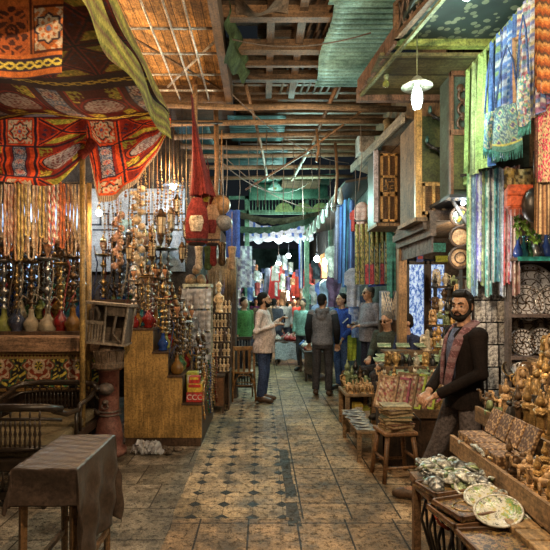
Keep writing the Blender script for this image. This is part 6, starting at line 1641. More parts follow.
def person(label, loc, rz=0.0, voxel=.012, shirt=None, trousers=None, shoes=None, hair='black', J=None, head_yaw=0.0, head_pitch=0.0, beard=False, sleeves=1.0,
           hem=.84, top='shirt', hood=False, lean=(0, 0), group=None, scale=1.0, skin=None, arms_mat=None, face=True, hands=True, quiff=False, glasses=False, curls=(.9, .9), belly=0.0):
    r = thing('person', label, 'person', loc, rz, group); r.scale = (scale,)*3
    skin = skin or skinm
    D = dict(pel=(0, 0, .90), hipL=(.09, 0, .90), kneeL=(.105, -.015, .48), ankL=(.11, .03, .085), toeL=(.125, -.13, .035), hipR=(-.09, 0, .90), kneeR=(-.105, -.015, .48), ankR=(-.11, .03, .085), toeR=(-.125, -.13, .035),
             shL=(.185, .01, 1.395), elL=(.235, .04, 1.13), wrL=(.22, -.06, .90), shR=(-.185, .01, 1.395), elR=(-.235, .04, 1.13), wrR=(-.22, -.06, .90), neck=(0, .01, 1.44), head=(0, -.02, 1.605))
    if J: D.update(J)
    D = {k: Vector(v) for k, v in D.items()}
    pel, nk = D['pel'], D['neck']; up = nk-pel
    def torso(mb, g, lo=0.0, hi=1.0):
        R_ = [(-.12, .150, .105), (.0, .168, .118), (.14, .160, .112+belly*.5), (.30, .150, .106+belly), (.5, .160, .108+belly*.6), (.72, .178, .112), (.88, .172, .100), (.96, .12, .08), (1.0, .07, .062)]
        mb.loft([(pel+up*t+Vector((0, -belly*.5 if .1 < t < .6 else 0, 0)), a+g, b+g) for t, a, b in R_ if lo-1e-6 <= t <= hi+1e-6], 20)
    # body, one surface
    b = MB(); torso(b, 0)
    for s in 'LR':
        b.path([D['hip'+s], D['knee'+s], D['ank'+s]], [.080, .054, .038], 12); b.ball(D['knee'+s], .053, 10, 8); b.ball(D['hip'+s], .085, 10, 8)
        b.path([D['ank'+s], D['ank'+s]*.4+D['toe'+s]*.6+Vector((0, 0, .012)), D['toe'+s]], [.040, .036, .028], 8); b.ball(D['ank'+s], .04, 8, 6)
        b.ball(D['sh'+s], .062, 10, 8); b.path([D['sh'+s], D['el'+s], D['wr'+s]], [.052, .041, .028], 10); b.ball(D['el'+s], .041, 10, 8)
        if hands:
            d = (D['wr'+s]-D['el'+s]); hand(b, D['wr'+s], d, (0, 0, 1) if abs(d.normalized().z) < .8 else (0, -1, 0), curls[0 if s == 'L' else 1], 1.0, 1 if s == 'R' else -1)
        else: b.ball(D['wr'+s]+(D['wr'+s]-D['el'+s]).normalized()*.06, (.03, .03, .05), 8, 6)
    b.path([nk-Vector((0, 0, .06)), D['head']+Vector((0, .012, -.06))], [.060, .052], 12)
    HM = Matrix.Translation(D['head']) @ Matrix.Rotation(head_yaw, 4, 'Z') @ Matrix.Rotation(head_pitch, 4, 'X')
    b.M = HM
    b.ball((0, .012, .02), (.073, .092, .095), 18, 12); b.ball((0, -.018, -.03), (.061, .072, .086), 18, 12); b.ball((0, -.034, -.078), (.044, .048, .036), 14, 9)
    b.path([(0, -.078, .024), (0, -.094, .0), (0, -.108, -.024), (0, -.094, -.034)], [.008, .0095, .0135, .008], 8); b.ball((.010, -.094, -.027), .009, 7, 5); b.ball((-.010, -.094, -.027), .009, 7, 5)
    b.path([(-.046, -.066, .022), (-.025, -.082, .028), (0, -.084, .024), (.025, -.082, .028), (.046, -.066, .022)], [.007, .010, .008, .010, .007], 8)
    for s in (-1, 1): b.ball((s*.040, -.060, -.030), (.020, .022, .018), 8, 6); b.ball((s*.074, .012, -.012), (.011, .02, .031), 8, 6)
    b.path([(-.021, -.080, -.056), (0, -.090, -.054), (.021, -.080, -.056)], [.004, .0075, .004], 7)
    b.M = None
    link('body', remeshed(b, 'body', voxel, 3), skin, r)
    # hair
    h = MB(); h.M = HM
    h.ball((0, .028, .038), (.080, .096, .088), 16, 11); h.ball((0, .052, -.02), (.068, .062, .07), 14, 9)
    if quiff:
        h.ball((0, -.018, .090), (.060, .060, .030), 14, 9); h.ball((.008, -.040, .092), (.042, .030, .020), 12, 8)
        for k in range(7): h.path([(-.042+.014*k, -.050, .082), (-.040+.014*k, -.050, .102), (-.034+.012*k, -.02, .122), (-.03+.01*k, .03, .122)], [.008, .010, .010, .008], 6)
        for s in (-1, 1): h.path([(s*.073, -.02, .05), (s*.073, -.012, .0), (s*.069, -.014, -.04)], [.016, .012, .008], 7)
    link('hair', remeshed(h, 'hair', max(.007, voxel*.7), 2), haircol[hair], r)
    if beard:
        h = MB(); h.M = HM
        h.ball((0, -.036, -.086), (.050, .054, .040), 16, 10)
        for s in (-1, 1):
            h.path([(s*.068, -.010, -.02), (s*.062, -.028, -.055), (s*.046, -.058, -.078), (s*.02, -.082, -.094)], [.010, .017, .018, .016], 8)
            h.path([(s*.003, -.096, -.043), (s*.020, -.089, -.048), (s*.030, -.076, -.068)], [.006, .0075, .008], 6)
        link('beard', remeshed(h, 'beard', .006, 2), haircol[hair], r)
        h = MB(); h.M = HM; h.path([(-.019, -.087, -.0585), (0, -.0975, -.0575), (.019, -.087, -.0585)], [.003, .0062, .003], 7); h.build('lips', lipm, r)
    if face:
        for s in (-1, 1):
            h = MB(); h.M = HM; h.ball((s*.029, -.0735, .003), (.0125, .0102, .0050), 10, 7); e = h.build('eye', eyew, r)
            h = MB(); h.M = HM; h.ball((s*.029+(.002), -.082, .003), (.0068, .0042, .0056), 8, 6); h.build('iris', iris, e)
        h = MB(); h.M = HM
        for s in (-1, 1): h.path([(s*.012, -.0895, .026), (s*.030, -.089, .034), (s*.048, -.072, .027)], [.0045, .0062, .003], 6)
        h.build('eyebrow', haircol['black' if hair == 'black' else 'grey'], r)
    if glasses:
        h = MB(); h.M = HM
        for s in (-1, 1): h.ball((s*.029, -.092, .0), (.022, .006, .016), 10, 7); h.tube((s*.05, -.088, .005), (s*.078, .0, .005), .003, n=5)
        h.tube((-.01, -.096, .004), (.01, -.096, .004), .003, n=5); h.build('sunglasses', iris, r)
    # clothes
    t = MB()
    tl = (hem-pel.z)/max(.2, up.z)
    t.loft([(pel+up*tl, .178+belly*.5, .130+belly*.9)]+[(pel+up*q+Vector((0, -belly*.5 if .1 < q < .6 else 0, 0)), a, b_) for q, a, b_ in ((.0, .184+belly*.4, .134+belly*.6), (.14, .176, .128+belly*.6), (.30, .168, .122+belly), (.5, .178, .124+belly*.6), (.72, .194, .128), (.88, .186, .116), (.96, .125, .092), (1.0, .082, .074)) if q > tl+.05], 22)
    for s in 'LR':
        t.ball(D['sh'+s]-Vector((0, 0, .008)), .072, 12, 9)
        e, w_ = D['el'+s], D['wr'+s]
        if sleeves >= 1:
            t.path([D['sh'+s], e, e.lerp(w_, .92)], [.066, .055, .042], 12); t.ball(e, .056, 10, 8)
        else: t.path([D['sh'+s], D['sh'+s].lerp(e, sleeves*2)], [.068, .060], 12)
    if hood:
        t.path([nk+Vector((.09, -.02, .0)), nk+Vector((.07, .08, .0)), nk+Vector((0, .12, -.03)), nk+Vector((-.07, .08, .0)), nk+Vector((-.09, -.02, .0))], [.035, .05, .06, .05, .035], 10)
        t.ball(nk+Vector((0, .11, -.08)), (.085, .05, .09), 12, 9)
    else: t.path([nk+Vector((.06*math.cos(k*PI/8), .065*math.sin(k*PI/8), -.0+.012*math.sin(k*PI/8))) for k in range(17)], .016, 8)
    link(top, remeshed(t, top, max(.009, voxel), 5), shirt, r)
    if arms_mat is not None:
        for s in 'LR':
            t = MB(); t.path([D['sh'+s].lerp(D['el'+s], .1), D['el'+s], D['el'+s].lerp(D['wr'+s], .95)], [.073, .062, .046], 12); t.ball(D['el'+s], .062, 10, 8); t.build('sleeve', arms_mat, r)
    t = MB()
    t.loft([(pel+Vector((0, 0, z)), a, b_) for z, a, b_ in ((-.10, .168, .115), (-.04, .178, .124), (.04, .174, .122), (.09, .166, .116))], 20)
    for s in 'LR':
        t.ball(D['hip'+s], .090, 12, 9); t.path([D['hip'+s], D['knee'+s], D['ank'+s]+Vector((0, 0, .015))], [.090, .070, .062], 14); t.ball(D['knee'+s], .069, 12, 9)
    link('trousers', remeshed(t, 'trousers', max(.009, voxel), 5), trousers, r)
    for s in 'LR':
        t = MB(); a, o = D['ank'+s], D['toe'+s]; dv = (o-a); dv.z = 0; hv_ = a-dv.normalized()*.055
        t.path([Vector((hv_.x, hv_.y, a.z-.03)), a+Vector((0, 0, -.025)), a.lerp(o, .55)+Vector((0, 0, -.002)), o+Vector((0, 0, .008)), o+dv.normalized()*.05+Vector((0, 0, -.002))], [.034, .050, .046, .042, .022], 12)
        t.M = None
        for i, p in enumerate(t.v):
            if p.z < a.z-.083: p.z = a.z-.083
        sh_ = t.build('shoe', shoes, r)
    return r, D, HM

def fabric(name, c, sc=45, var=.35, rough=.9, bump=.5): return mat(name, c, rough, 0, var, sc, bump, 0, bdist=.012)
jeans = fabric('blue jeans', (.05, .075, .16)); darkj = fabric('charcoal jeans', (.055, .05, .055)); brj = fabric('grey brown jeans', (.095, .08, .08)); brshoe = fabric('brown leather shoe', (.10, .055, .03), 20, .3, .5); blkshoe = fabric('black shoe', (.025, .022, .02), 20, .3, .5)

# bearded man in the black cardigan
YM = 3.80
r, D, HM = person('bearded man in black cardigan with a reddish scarf, hands clasped, by the souvenir stall', (X(464, YM), YM, 0), math.radians(-82), .0055, fabric('black knit', (.012, .008, .007), 120, .5), brj, brshoe, 'black',
    J=dict(shL=(.195, .0, 1.385), elL=(.245, -.01, 1.10), wrL=(.05, -.27, .905), shR=(-.19, .02, 1.385), elR=(-.25, -.02, 1.10), wrR=(-.05, -.275, .92),
           ankR=(-.19, -.30, .085), toeR=(-.26, -.43, .035), kneeR=(-.13, -.14, .49), ankL=(.13, .06, .085), toeL=(.15, -.10, .035)),
    head_yaw=math.radians(36), head_pitch=math.radians(6), beard=True, hem=.80, top='cardigan', quiff=True, curls=(1.0, 1.1))
t = MB()
t.loft([((0, -.055, 1.02), .085, .078), ((0, -.06, 1.2), .09, .082), ((0, -.052, 1.33), .085, .078), ((0, -.03, 1.43), .06, .055)], 16)
t.build('undershirt', fabric('grey blue tee shirt', (.10, .12, .20), 60), r)
scm = Sh('reddish checked scarf'); x_, y_, z_, oc_ = scm.objxyz(); n1 = scm.noise(oc_, 60, 4, .7)
ck = ((z_*70.0).sin().gt(.2)); scc = scm.mix(ck, (.10, .04, .045), (.16, .10, .11)); scc = scm.mix(n1.gt(.56), scc, (.26, .13, .15)); scm.fin(scc, .95, 0, n1, .6, .008)
t = MB()
for s in (-1, 1):
    t.path([(0, .088, 1.475), (s*.07, .055, 1.475), (s*.098, -.025, 1.44), (s*.092, -.10, 1.34), (s*.072, -.140, 1.2), (s*.05, -.158, 1.06), (s*.035, -.17, .93 if s > 0 else .98)], [.034, .036, .038, .038, .036, .034, .032], 10, flat=.5)
t.build('scarf', scm.m, r)

# man in the pale shirt
YS = 7.8
r, D, HM = person('man in an untucked pale pink shirt and jeans, one hand raised to his chest', (X(263.5, YS), YS, 0), math.radians(78), .010, fabric('pale pink shirt', (.66, .56, .53), 30, .15), jeans, brshoe, 'black',
    J=dict(elR=(-.255, .06, 1.12), wrR=(-.14, -.23, 1.22), elL=(.24, .0, 1.12), wrL=(.06, -.27, 1.30)), beard=True, hem=.78, belly=.055, head_yaw=math.radians(8), scale=1.03)
hb = MB().box((.03, -.345, 1.28), (.10, -.33, 1.42), .004).build('mobile_phone', mat('black phone', (.012, .012, .014), .2, 0, .1, 10, 0, 0), None, r.location, r.rotation_euler[2]); tag(hb, 'dark phone held by the man in the pale pink shirt', 'phone')
# man in the hooded vest, from behind
YH = 8.3
person('man seen from behind in a grey hooded vest with black sleeves', (X(322.5, YH), YH, 0), math.radians(164), .010, fabric('grey hooded fleece', (.17, .165, .185), 50, .2), darkj, brshoe, 'black',
       J=dict(elL=(.24, .05, 1.13), wrL=(.23, -.0, .88), elR=(-.25, .05, 1.13), wrR=(-.24, -.02, .88)), hood=True, hem=.86, top='hooded_vest', arms_mat=fabric('black sleeve', (.018, .018, .022), 50), head_yaw=math.radians(-20), face=False, scale=1.02)
# man in the blue jacket
YB = 8.75
r, D, HM = person('man in a bright blue jacket with white stripes, lifting a phone to his face', (X(342, YB), YB, 0), math.radians(-62), .010, fabric('blue track jacket', (.035, .075, .32), 40, .3), fabric('mid blue jeans', (.06, .11, .26)), blkshoe, 'black',
       J=dict(elR=(-.26, -.06, 1.16), wrR=(-.12, -.22, 1.40), elL=(.25, .03, 1.13), wrL=(.18, -.13, .93)), hem=.86, top='jacket', scale=1.03)
MB().path([(.20, .06, 1.36), (.215, -.06, 1.27), (.17, -.12, 1.20)], .018, 6, flat=.4).path([(-.20, .06, 1.36), (-.22, -.05, 1.27), (-.18, -.12, 1.20)], .018, 6, flat=.4).build('white_stripe', fabric('white stripe', (.55, .55, .58)), r)
# man in the grey shirt standing on a step
tag(MB().box((X(372, 7.8)-.40, 7.5, 0), (1.885, 8.3, .17), .01).build('stone_step', mat('worn stone', (.22, .18, .14), .8)), 'worn stone step under the man in the grey shirt', 'step')
YG = 7.8
r, D, HM = person('man in grey shirt and sunglasses standing on the step and holding a phone', (X(369, YG), YG, .17), math.radians(-70), .010, fabric('grey cotton shirt', (.20, .20, .24), 36, .2), fabric('navy trousers', (.03, .035, .06)), blkshoe, 'grey',
       J=dict(elR=(-.25, .0, 1.12), wrR=(-.10, -.25, 1.10), elL=(.25, .02, 1.12), wrL=(.10, -.26, 1.08)), hem=.82, belly=.03, glasses=True, scale=.99)
hb = MB().box((-.05, -.38, 1.09), (.06, -.30, 1.105), .003).build('mobile_phone', mat('black phone', (.012, .012, .014)), None, r.location, r.rotation_euler[2]); tag(hb, 'phone held flat by the man in the grey shirt', 'phone')
# two seated men
sit = dict(pel=(0, 0, .50), hipL=(.09, 0, .50), hipR=(-.09, 0, .50), kneeL=(.12, -.42, .50), kneeR=(-.12, -.42, .50), ankL=(.12, -.40, .085), ankR=(-.12, -.40, .085), toeL=(.13, -.56, .035), toeR=(-.13, -.56, .035),
           shL=(.185, -.02, .985), shR=(-.185, -.02, .985), elL=(.24, -.08, .73), elR=(-.24, -.08, .73), wrL=(.12, -.30, .66), wrR=(-.12, -.30, .66), neck=(0, -.02, 1.03), head=(0, -.06, 1.19))
for (px, Y, lb_, hr, sh_, yaw, zz) in ((389, 6.88, 'grey haired man sitting among the ornaments with his head lowered', 'grey', fabric('dark green sweater', (.05, .06, .05)), -50, .17), (409, 6.15, 'black haired man in dark blue sitting turned away among the ornaments', 'black', fabric('dark blue sweater', (.03, .04, .09)), -78, .17)):
    person(lb_, (X(px, Y), Y, zz), math.radians(yaw), .011, sh_, darkj, blkshoe, hr, J=sit, hem=.46, head_pitch=math.radians(14), glasses=hr == 'grey', top='sweater')
    s = thing('seat_stool', 'low wooden stool under the %s seated man' % ('grey haired' if hr == 'grey' else 'black haired'), 'stool', (X(px, Y), Y+.02, 0))
    MB().box((-.2, -.2, .50), (.2, .2, .54)).build('seat', sww, s)
    for sx in (-.17, .17):
        for sy in (-.17, .17): MB().tube((sx, sy, 0), (sx, sy, .5), .02).build('leg', sww, s)
# vendor reaching out beside the shelf of packets
person('vendor in a grey white shirt sitting by the packets, one arm reaching out', (-1.26, 7.5, .22), math.radians(28), .011, fabric('grey white shirt', (.40, .40, .42), 36, .2), darkj, blkshoe, 'black',
       J=dict(sit, elL=(.34, -.12, .86), wrL=(.52, -.28, .92), head=(0, -.05, 1.19)), hem=.46)
s = thing('seat_stool', 'low wooden stool under the reaching vendor', 'stool', (-1.26, 7.54, 0)); MB().box((-.2, -.2, .7), (.2, .2, .76)).build('seat', sww, s)
for sx in (-.17, .17):
    for sy in (-.17, .17): MB().tube((sx, sy, 0), (sx, sy, .7), .02).build('leg', sww, s)

# people farther down the alley
far = [(244, 10.2, 'figure in a green shirt beyond the bentwood chair', (.06, .16, .05), (.03, .03, .04), 40, 'black'), (235, 11.4, 'figure in dark clothes at the edge of the alley beyond the timber post', (.04, .05, .05), (.03, .03, .03), 10, 'black'),
       (262, 12.0, 'figure in a brown jacket walking behind the man in the pale pink shirt', (.13, .08, .05), (.04, .04, .05), 180, 'black'), (274, 12.6, 'tall figure in a dark grey coat behind the man in the pale pink shirt', (.06, .06, .075), (.02, .02, .03), 170, 'black'),
       (284, 14.0, 'figure in a white shirt in the middle of the far crowd', (.48, .45, .42), (.05, .05, .07), 20, 'grey'), (294, 15.0, 'figure in a red top in the far crowd', (.38, .05, .04), (.03, .03, .04), 0, 'black'),
       (303, 11.2, 'figure in a pale teal top at the alley edge behind the hooded vest', (.24, .40, .36), (.05, .05, .06), -30, 'black'), (290, 17.0, 'figure in black in the far crowd, beyond the red top', (.02, .02, .02), (.02, .02, .02), 190, 'black'),
       (268, 16.0, 'figure in a beige robe in the far crowd', (.36, .28, .18), (.30, .24, .16), 10, 'grey'), (278, 18.0, 'figure in blue at the far end of the alley', (.06, .10, .26), (.03, .03, .06), 0, 'black'),
       (298, 18.5, 'figure in a cream jacket at the far end of the alley', (.46, .40, .30), (.05, .05, .06), 30, 'black'), (256, 18.0, 'figure in purple at the far end beside the hanging clothes', (.16, .06, .18), (.03, .03, .04), 0, 'black')]
for (px, Y, lb_, c1, c2, a, hr) in far:
    person(lb_, (X(px, Y), Y, 0), math.radians(a), .02, fabric('shirt %s' % px, c1), fabric('trousers %s' % px, c2), blkshoe, hr, face=False, hands=False, hem=.84, group='people far down the alley', scale=.97+.06*hsh(px),
           J=dict(kneeL=(.10, -.08*hsh(px, 1), .48), ankR=(-.11, .08, .085), wrL=(.20, -.16, 1.0) if px % 2 else (.22, -.05, .9)))
# ------------------------------------------------------------------ garments along the right of the alley
def garment(label, p, wd, h_, cf, dirn=(1, 0), kind='shirt', group=None, nu=20, nv=24):
    d = Vector((dirn[0], dirn[1], 0)).normalized(); nrm = Vector((-d.y, d.x, 0)); ph = rnd.uniform(0, 6)
    def prof(v):
        if kind == 'shirt': return (.42+.58*min(1, v/.12)) if v < .12 else (1.0 if v < .42 else .72)
        if kind == 'dress': return (.45+.25*min(1, v/.1)) if v < .1 else .55+.45*(v-.1)/.9
        return 1.0
    t = MB()
    for s in (-1, 1):
        t.grid(lambda u, v: Vector(p)+d*((u-.5)*wd*prof(v))+nrm*(s*.045*math.sin(PI*u)*(.5+.5*v)+.02*math.sin(u*11+ph+v*2)*v)-Vector((0, 0, h_*v+.02*abs(u-.5)*(1-v))), nu, nv, cf)
    o = t.build('hanging_garment', cloth); tag(o, label, 'garment', group)
    return o
for i, (px, Y, c, nm) in enumerate(((338, 9.6, (.30, .22, .34), 'mauve'), (342, 9.4, (.07, .12, .40), 'deep blue'), (346, 9.2, (.10, .20, .50), 'bright blue'), (350, 9.0, (.05, .16, .26), 'teal blue'), (352, 8.9, (.12, .18, .48), 'cornflower blue'))):
    garment('long %s dress hanging on the facade beyond the honey bay window' % nm, P(px, 192+2*i, Y), .17, 1.75, ustripe([tuple(q*.6 for q in c), tuple(q*.35 for q in c), tuple(q*.9 for q in c)], 9), (1, -.3), 'dress', 'long dresses on the facade')
for i in range(7):
    c = [(.26, .24, .07), (.05, .04, .03), (.40, .32, .14), (.16, .20, .06)]
    def pat(u, v, i=i): 
        if v > .66 and i in (2, 3, 5): return (.42, .06, .08) if hsh(math.floor(u*6), math.floor(v*30), i) > .3 else (.16, .03, .05)
        return c[int(hsh(math.floor(u*7+i), math.floor(v*40), 2)*4)]
    garment('gold and black patterned trouser leg hanging below the pink shirt, %s from the blue dresses' % ORD[i], (X(357+4.7*i, 7.3), 7.3-.02*i, Z(224, 7.3)), .062, .92, pat, (1, 0), 'plain', 'patterned trousers in a row', 8, 44)
tag(MB().tube((X(368, 7.3), 7.28, Z(286, 7.3)), (X(391, 7.3), 7.26, Z(284, 7.3)), .018).build('blue_bar', mat('blue paint', (.03, .06, .36), .5)), 'blue bar along the bottom of the patterned trousers', 'bar')
garment('pale pink child shirt on a hanger above the patterned trousers', P(362, 202, 7.7), .24, .62, plain((.52, .36, .32), (.44, .26, .24), 16, .2), (1, -.2), 'shirt')
garment('small red top peeping out beside the pale pink shirt', P(354, 210, 7.9), .14, .35, plain((.45, .05, .04)), (1, -.2), 'shirt')
garment('white shirt hanging low beside the patterned trousers', P(353, 268, 8.2), .30, .66, plain((.42, .46, .58), (.34, .38, .52), 18, .3), (1, -.1), 'shirt')
garment('light blue checked shirt hanging behind the grey shirted man', P(359, 296, 8.35), .36, .72, mosaic([(.20, .30, .58), (.34, .44, .66), (.14, .22, .48)], 12, 18), (1, -.1), 'shirt')
tag(MB().path([(X(335, 9.7), 9.7, Z(188, 9.7)), (X(355, 8.8), 8.8, Z(190, 8.8))], .012).build('clothes_rail', iron), 'black rail along the facade carrying the long dresses', 'rail')
tag(MB().path([(X(354, 7.35), 7.35, Z(221, 7.35)), (X(392, 7.3), 7.25, Z(221, 7.3))], .012).build('clothes_rail', iron), 'black rail carrying the patterned trousers beside the honey bay window', 'rail')
garment('teal cloth hanging beside the brown door post', P(391, 232, 6.9), .13, .95, plain((.05, .24, .22), (.03, .15, .15), 9, .4), (1, 0), 'plain')
garment('acid green bag cloth hanging behind the grey shirted man', P(352, 335, 8.5), .16, .45, plain((.38, .46, .04)), (1, 0), 'plain')
o = thing('white_lattice_box', 'white lattice sided box on the facade ledge behind the grey shirted man', 'box', P(392, 320, 6.9)+Vector((-.06, 0, 0)))
MB().box((-.1, -.02, 0), (.12, .1, .42)).build('box_body', mat('blue grey paint', (.16, .2, .28), .6), o)
q = MB()
for i in range(7):
    q.tube((-.1+.035*i, -.025, .01), (-.1+.035*min(6, i+3), -.025, .4), .007, n=4); q.tube((.12-.035*i, -.025, .01), (.12-.035*min(6, i+3), -.025, .4), .007, n=4)
q.build('lattice', white, o); MB().box((-.11, -.01, -1.5), (.13, .11, 0)).build('stand', darkwood, o)

# ------------------------------------------------------------------ far end of the alley
grn = mat('green painted wood', (.10, .22, .14), .6, .1, .5, 8, .2, .15, col2=(.20, .36, .24))
Yf = 13.0
a = thing('green_arcade', 'green painted timber arcade with half round panels spanning the far alley', 'arcade', (.6, Yf, 0))
def g_(x, y, z): return (x-.6, y-Yf, z)
MB().box(g_(-.9, Yf, Z(214, Yf)), g_(2.0, Yf+.1, Z(210, Yf))).box(g_(-.9, Yf, Z(181+18, Yf)), g_(2.0, Yf+.1, Z(196, Yf))).build('beam', grn, a)
MB().tube(g_(-.35, Yf-.1, Z(193, Yf)), g_(1.75, Yf+.1, Z(191, Yf)), .22, .20, 16).build('rolled_awning', mat('ribbed green tarpaulin', (.12, .28, .19), .7, 0, .5, 6, .5, 0, stretch=(14, 1, 1)), a)
for px in (284, 303, 321):
    q = MB(); pts = [(.25*math.cos(PI*k/12), .25*math.sin(PI*k/12)) for k in range(13)]
    q.prism(pts, -.03, .03); q.v = [v+Vector(g_(X(px, Yf), Yf+.02, Z(212, Yf))) for v in q.v]; q.build('half_round_panel', mat('olive panel', (.28, .34, .12), .5, 0, .4, 10), a)  # half discs in a plain olive colour
for px in (247, 307, 331): MB().box(g_(X(px, Yf)-.06, Yf, 0), g_(X(px, Yf)+.06, Yf+.12, Z(196, Yf))).build('post', grn, a)
q = MB()
for k in range(26): q.tube(g_(X(246+3.3*k, Yf), Yf, Z(213, Yf)), g_(X(246+3.3*k, Yf), Yf, Z(198, Yf)), .012, n=4)
q.build('railing', grn, a)
corrugated('corrugated_sheet', 'green roof sheet slanting over the far arcade', -.2, 1.9, 12.4, 13.6, Z(184, Yf), mat('sea green tin', (.16, .36, .28), .5, .3, .4, 4), None, .12, .12)
tag(MB().box((X(282, 12.2), 12.0, Z(183, 12.2)), (X(320, 12.2), 12.9, Z(178, 12.2))).build('board', oldwood), 'pale board lying on the green roof sheet over the far arcade', 'board')
t = thing('pendant_lamp', 'green enamel lamp hanging in front of the rolled far awning', 'lamp', P(275, 189, 12.2))
MB().lathe([(.03, .22), (.06, .18), (.20, .0), (.18, .0), (.04, .15)], 14).build('lamp_shade', mat('pale green enamel', (.24, .42, .34), .35), t); MB().tube((0, 0, .2), (0, 0, .9), .01).build('cord', wirem, t); MB().ball((0, 0, .03), .05).build('bulb', GL['lime'], t)
# scalloped awnings
bl = vcol('blue white awning cloth', .8, 40, .2, trans=.4)
for i, (y0, py0, py1, sag, pxa, pxb) in enumerate(((14.2, 219, 236, .25, 246, 309), (13.7, 230, 243, .12, 244, 312))):
    t = MB()
    def fn(u, v): return ((X(pxa+(pxb-pxa)*u, y0)), y0-.5*v, Z(py0+(py1-py0)*v, y0)-sag*math.sin(PI*u)*(1-v)-(.06*abs(math.sin(u*PI*7)) if v > .9 else 0)+.03*math.sin(u*21))
    t.grid(fn, 84, 14, lambda u, v: (.70, .76, .92) if (int(u*26) % 3 and v < .8) or v > .55 else (.10, .20, .62))
    tag(t.build('scalloped_awning', bl), 'blue and white scalloped awning over the far alley, '+('upper', 'lower')[i]+' of the two', 'awning')
for i, (pxa, pxb, py, sg, Y) in enumerate(((238, 332, 211, 8, 12.5), (238, 322, 226, 5, 12.3))):
    t = MB(); t.grid(lambda u, v: (X(pxa+(pxb-pxa)*u, Y), Y+.1*v, Z(py+sg*math.sin(PI*min(1, u*1.15))*(1-.25*u)-10*u*i, Y)-.12*v-(.04*abs(math.sin(u*30)) if v > .9 else 0)), 70, 6)
    tag(t.build('dark_valance', mat('brown green valance %d' % i, ((.07, .055, .035), (.05, .075, .05))[i], .9)), 'dark sagging valance strung before the blue and white awnings, '+('upper', 'lower')[i], 'awning')
# glowing bulbs of the far shops
fb_ = emis('far bulb glow', (.85, 1, .96), 30)
for i, (px, py, Y, pw) in enumerate(((284, 238.5, 13.0, 60), (288.5, 256, 15.0, 42), (278.6, 263, 14.0, 42), (317, 259, 11.5, 42), (326, 261, 11.0, 60), (283, 290, 17.5, 26), (293, 296, 16.5, 60), (306, 288, 15, 60))):
    t = thing('bulb_lamp', 'glowing white bulb over the far alley, '+('highest, under the scalloped awning', 'just below the highest one', 'beside the red and white robe', 'first of the pair by the dresses', 'second of the pair by the dresses', 'low in the crowd', 'low and farthest along the crowd', 'low by the green post')[i], 'lamp', P(px, py, Y))
    MB().ball((0, 0, 0), (.075 if i < 5 else .05,)*3, 10, 7).build('bulb', fb_, t); MB().lathe([(.03, .06), (.035, .13), (.01, .15)], 8).tube((0, 0, .14), (0, 0, 1.0), .008, n=5).build('socket', iron, t)
    lamp(P(px, py, Y)+Vector((0, -.16, -.04)), (GREENW, COOL, (1, .86, .66), COOL, GREENW, WW, WW, WW)[i], pw, .08)
# garments and goods down both sides
pal = [(.34, .05, .045), (.55, .52, .50), (.10, .16, .40), (.14, .07, .16), (.40, .27, .09), (.08, .26, .22), (.62, .56, .46), (.18, .18, .22), (.40, .16, .06), (.06, .08, .10), (.28, .36, .52)]
pn_ = ['red', 'white', 'blue', 'purple', 'mustard', 'teal', 'cream', 'slate', 'rust', 'black', 'pale blue']
n_ = 0
for row in range(3):
    for i in range(15):
        Y = 8.9+i*.62; xL = -1.02+.18*hsh(i, row); k = int(hsh(i, row, 5)*11); z = (2.75, 2.15, 1.5)[row]+.15*hsh(i, row, 9)
        c = pal[k]
        garment('%s garment hung by the far stalls on the hat side of the alley' % pn_[k], (xL, Y, z), .30+.12*hsh(i, 4), .55+.2*hsh(i, row, 6), mosaic([c, tuple(q*.6 for q in c), tuple(min(1, q*1.5+.03) for q in c)], 5, 9), (1, -.25), 'shirt', '%s garments on the hat side of the far alley' % pn_[k], 8, 10)
        Y = 9.9+i*.66; xR = 1.75-.35*hsh(i, row, 2); k = int(hsh(i, row, 15)*11); c = pal[k]
        garment('%s garment hung by the far stalls on the dress side of the alley' % pn_[k], (xR, Y, z-.1), .30+.12*hsh(i, 7), .55+.2*hsh(i, row, 16), mosaic([c, tuple(q*.6 for q in c), tuple(min(1, q*1.5+.03) for q in c)], 5, 9), (1, .2), 'shirt', '%s garments on the dress side of the far alley' % pn_[k], 8, 10)
garment('red and white robe hanging in the middle of the far alley', P(275, 266, 13.6), .42, .95, lambda u, v: (.55, .03, .03) if v > .45 or abs(u-.5) > .38 else (.62, .55, .5), (1, -.1), 'dress')
garment('grey blue robe beside the red and white one', P(268, 268, 13.9), .32, .9, plain((.16, .20, .30)), (1, -.1), 'dress')
garment('small red robe farther along by the green post', P(295, 272, 14.5), .3, .75, plain((.50, .05, .03)), (1, -.1), 'dress')
garment('lilac spangled scarf hanging under the far awnings', P(243, 246, 11.0), .42, .95, mosaic([(.36, .30, .40), (.16, .12, .2), (.5, .45, .5)], 8, 16), (1, -.1), 'plain')
garment('dark blue banner hanging on the green post', P(301, 240, 12.9), .12, 1.3, ustripe([(.06, .10, .36), (.5, .5, .5), (.05, .08, .2)], 3), (1, 0), 'plain')
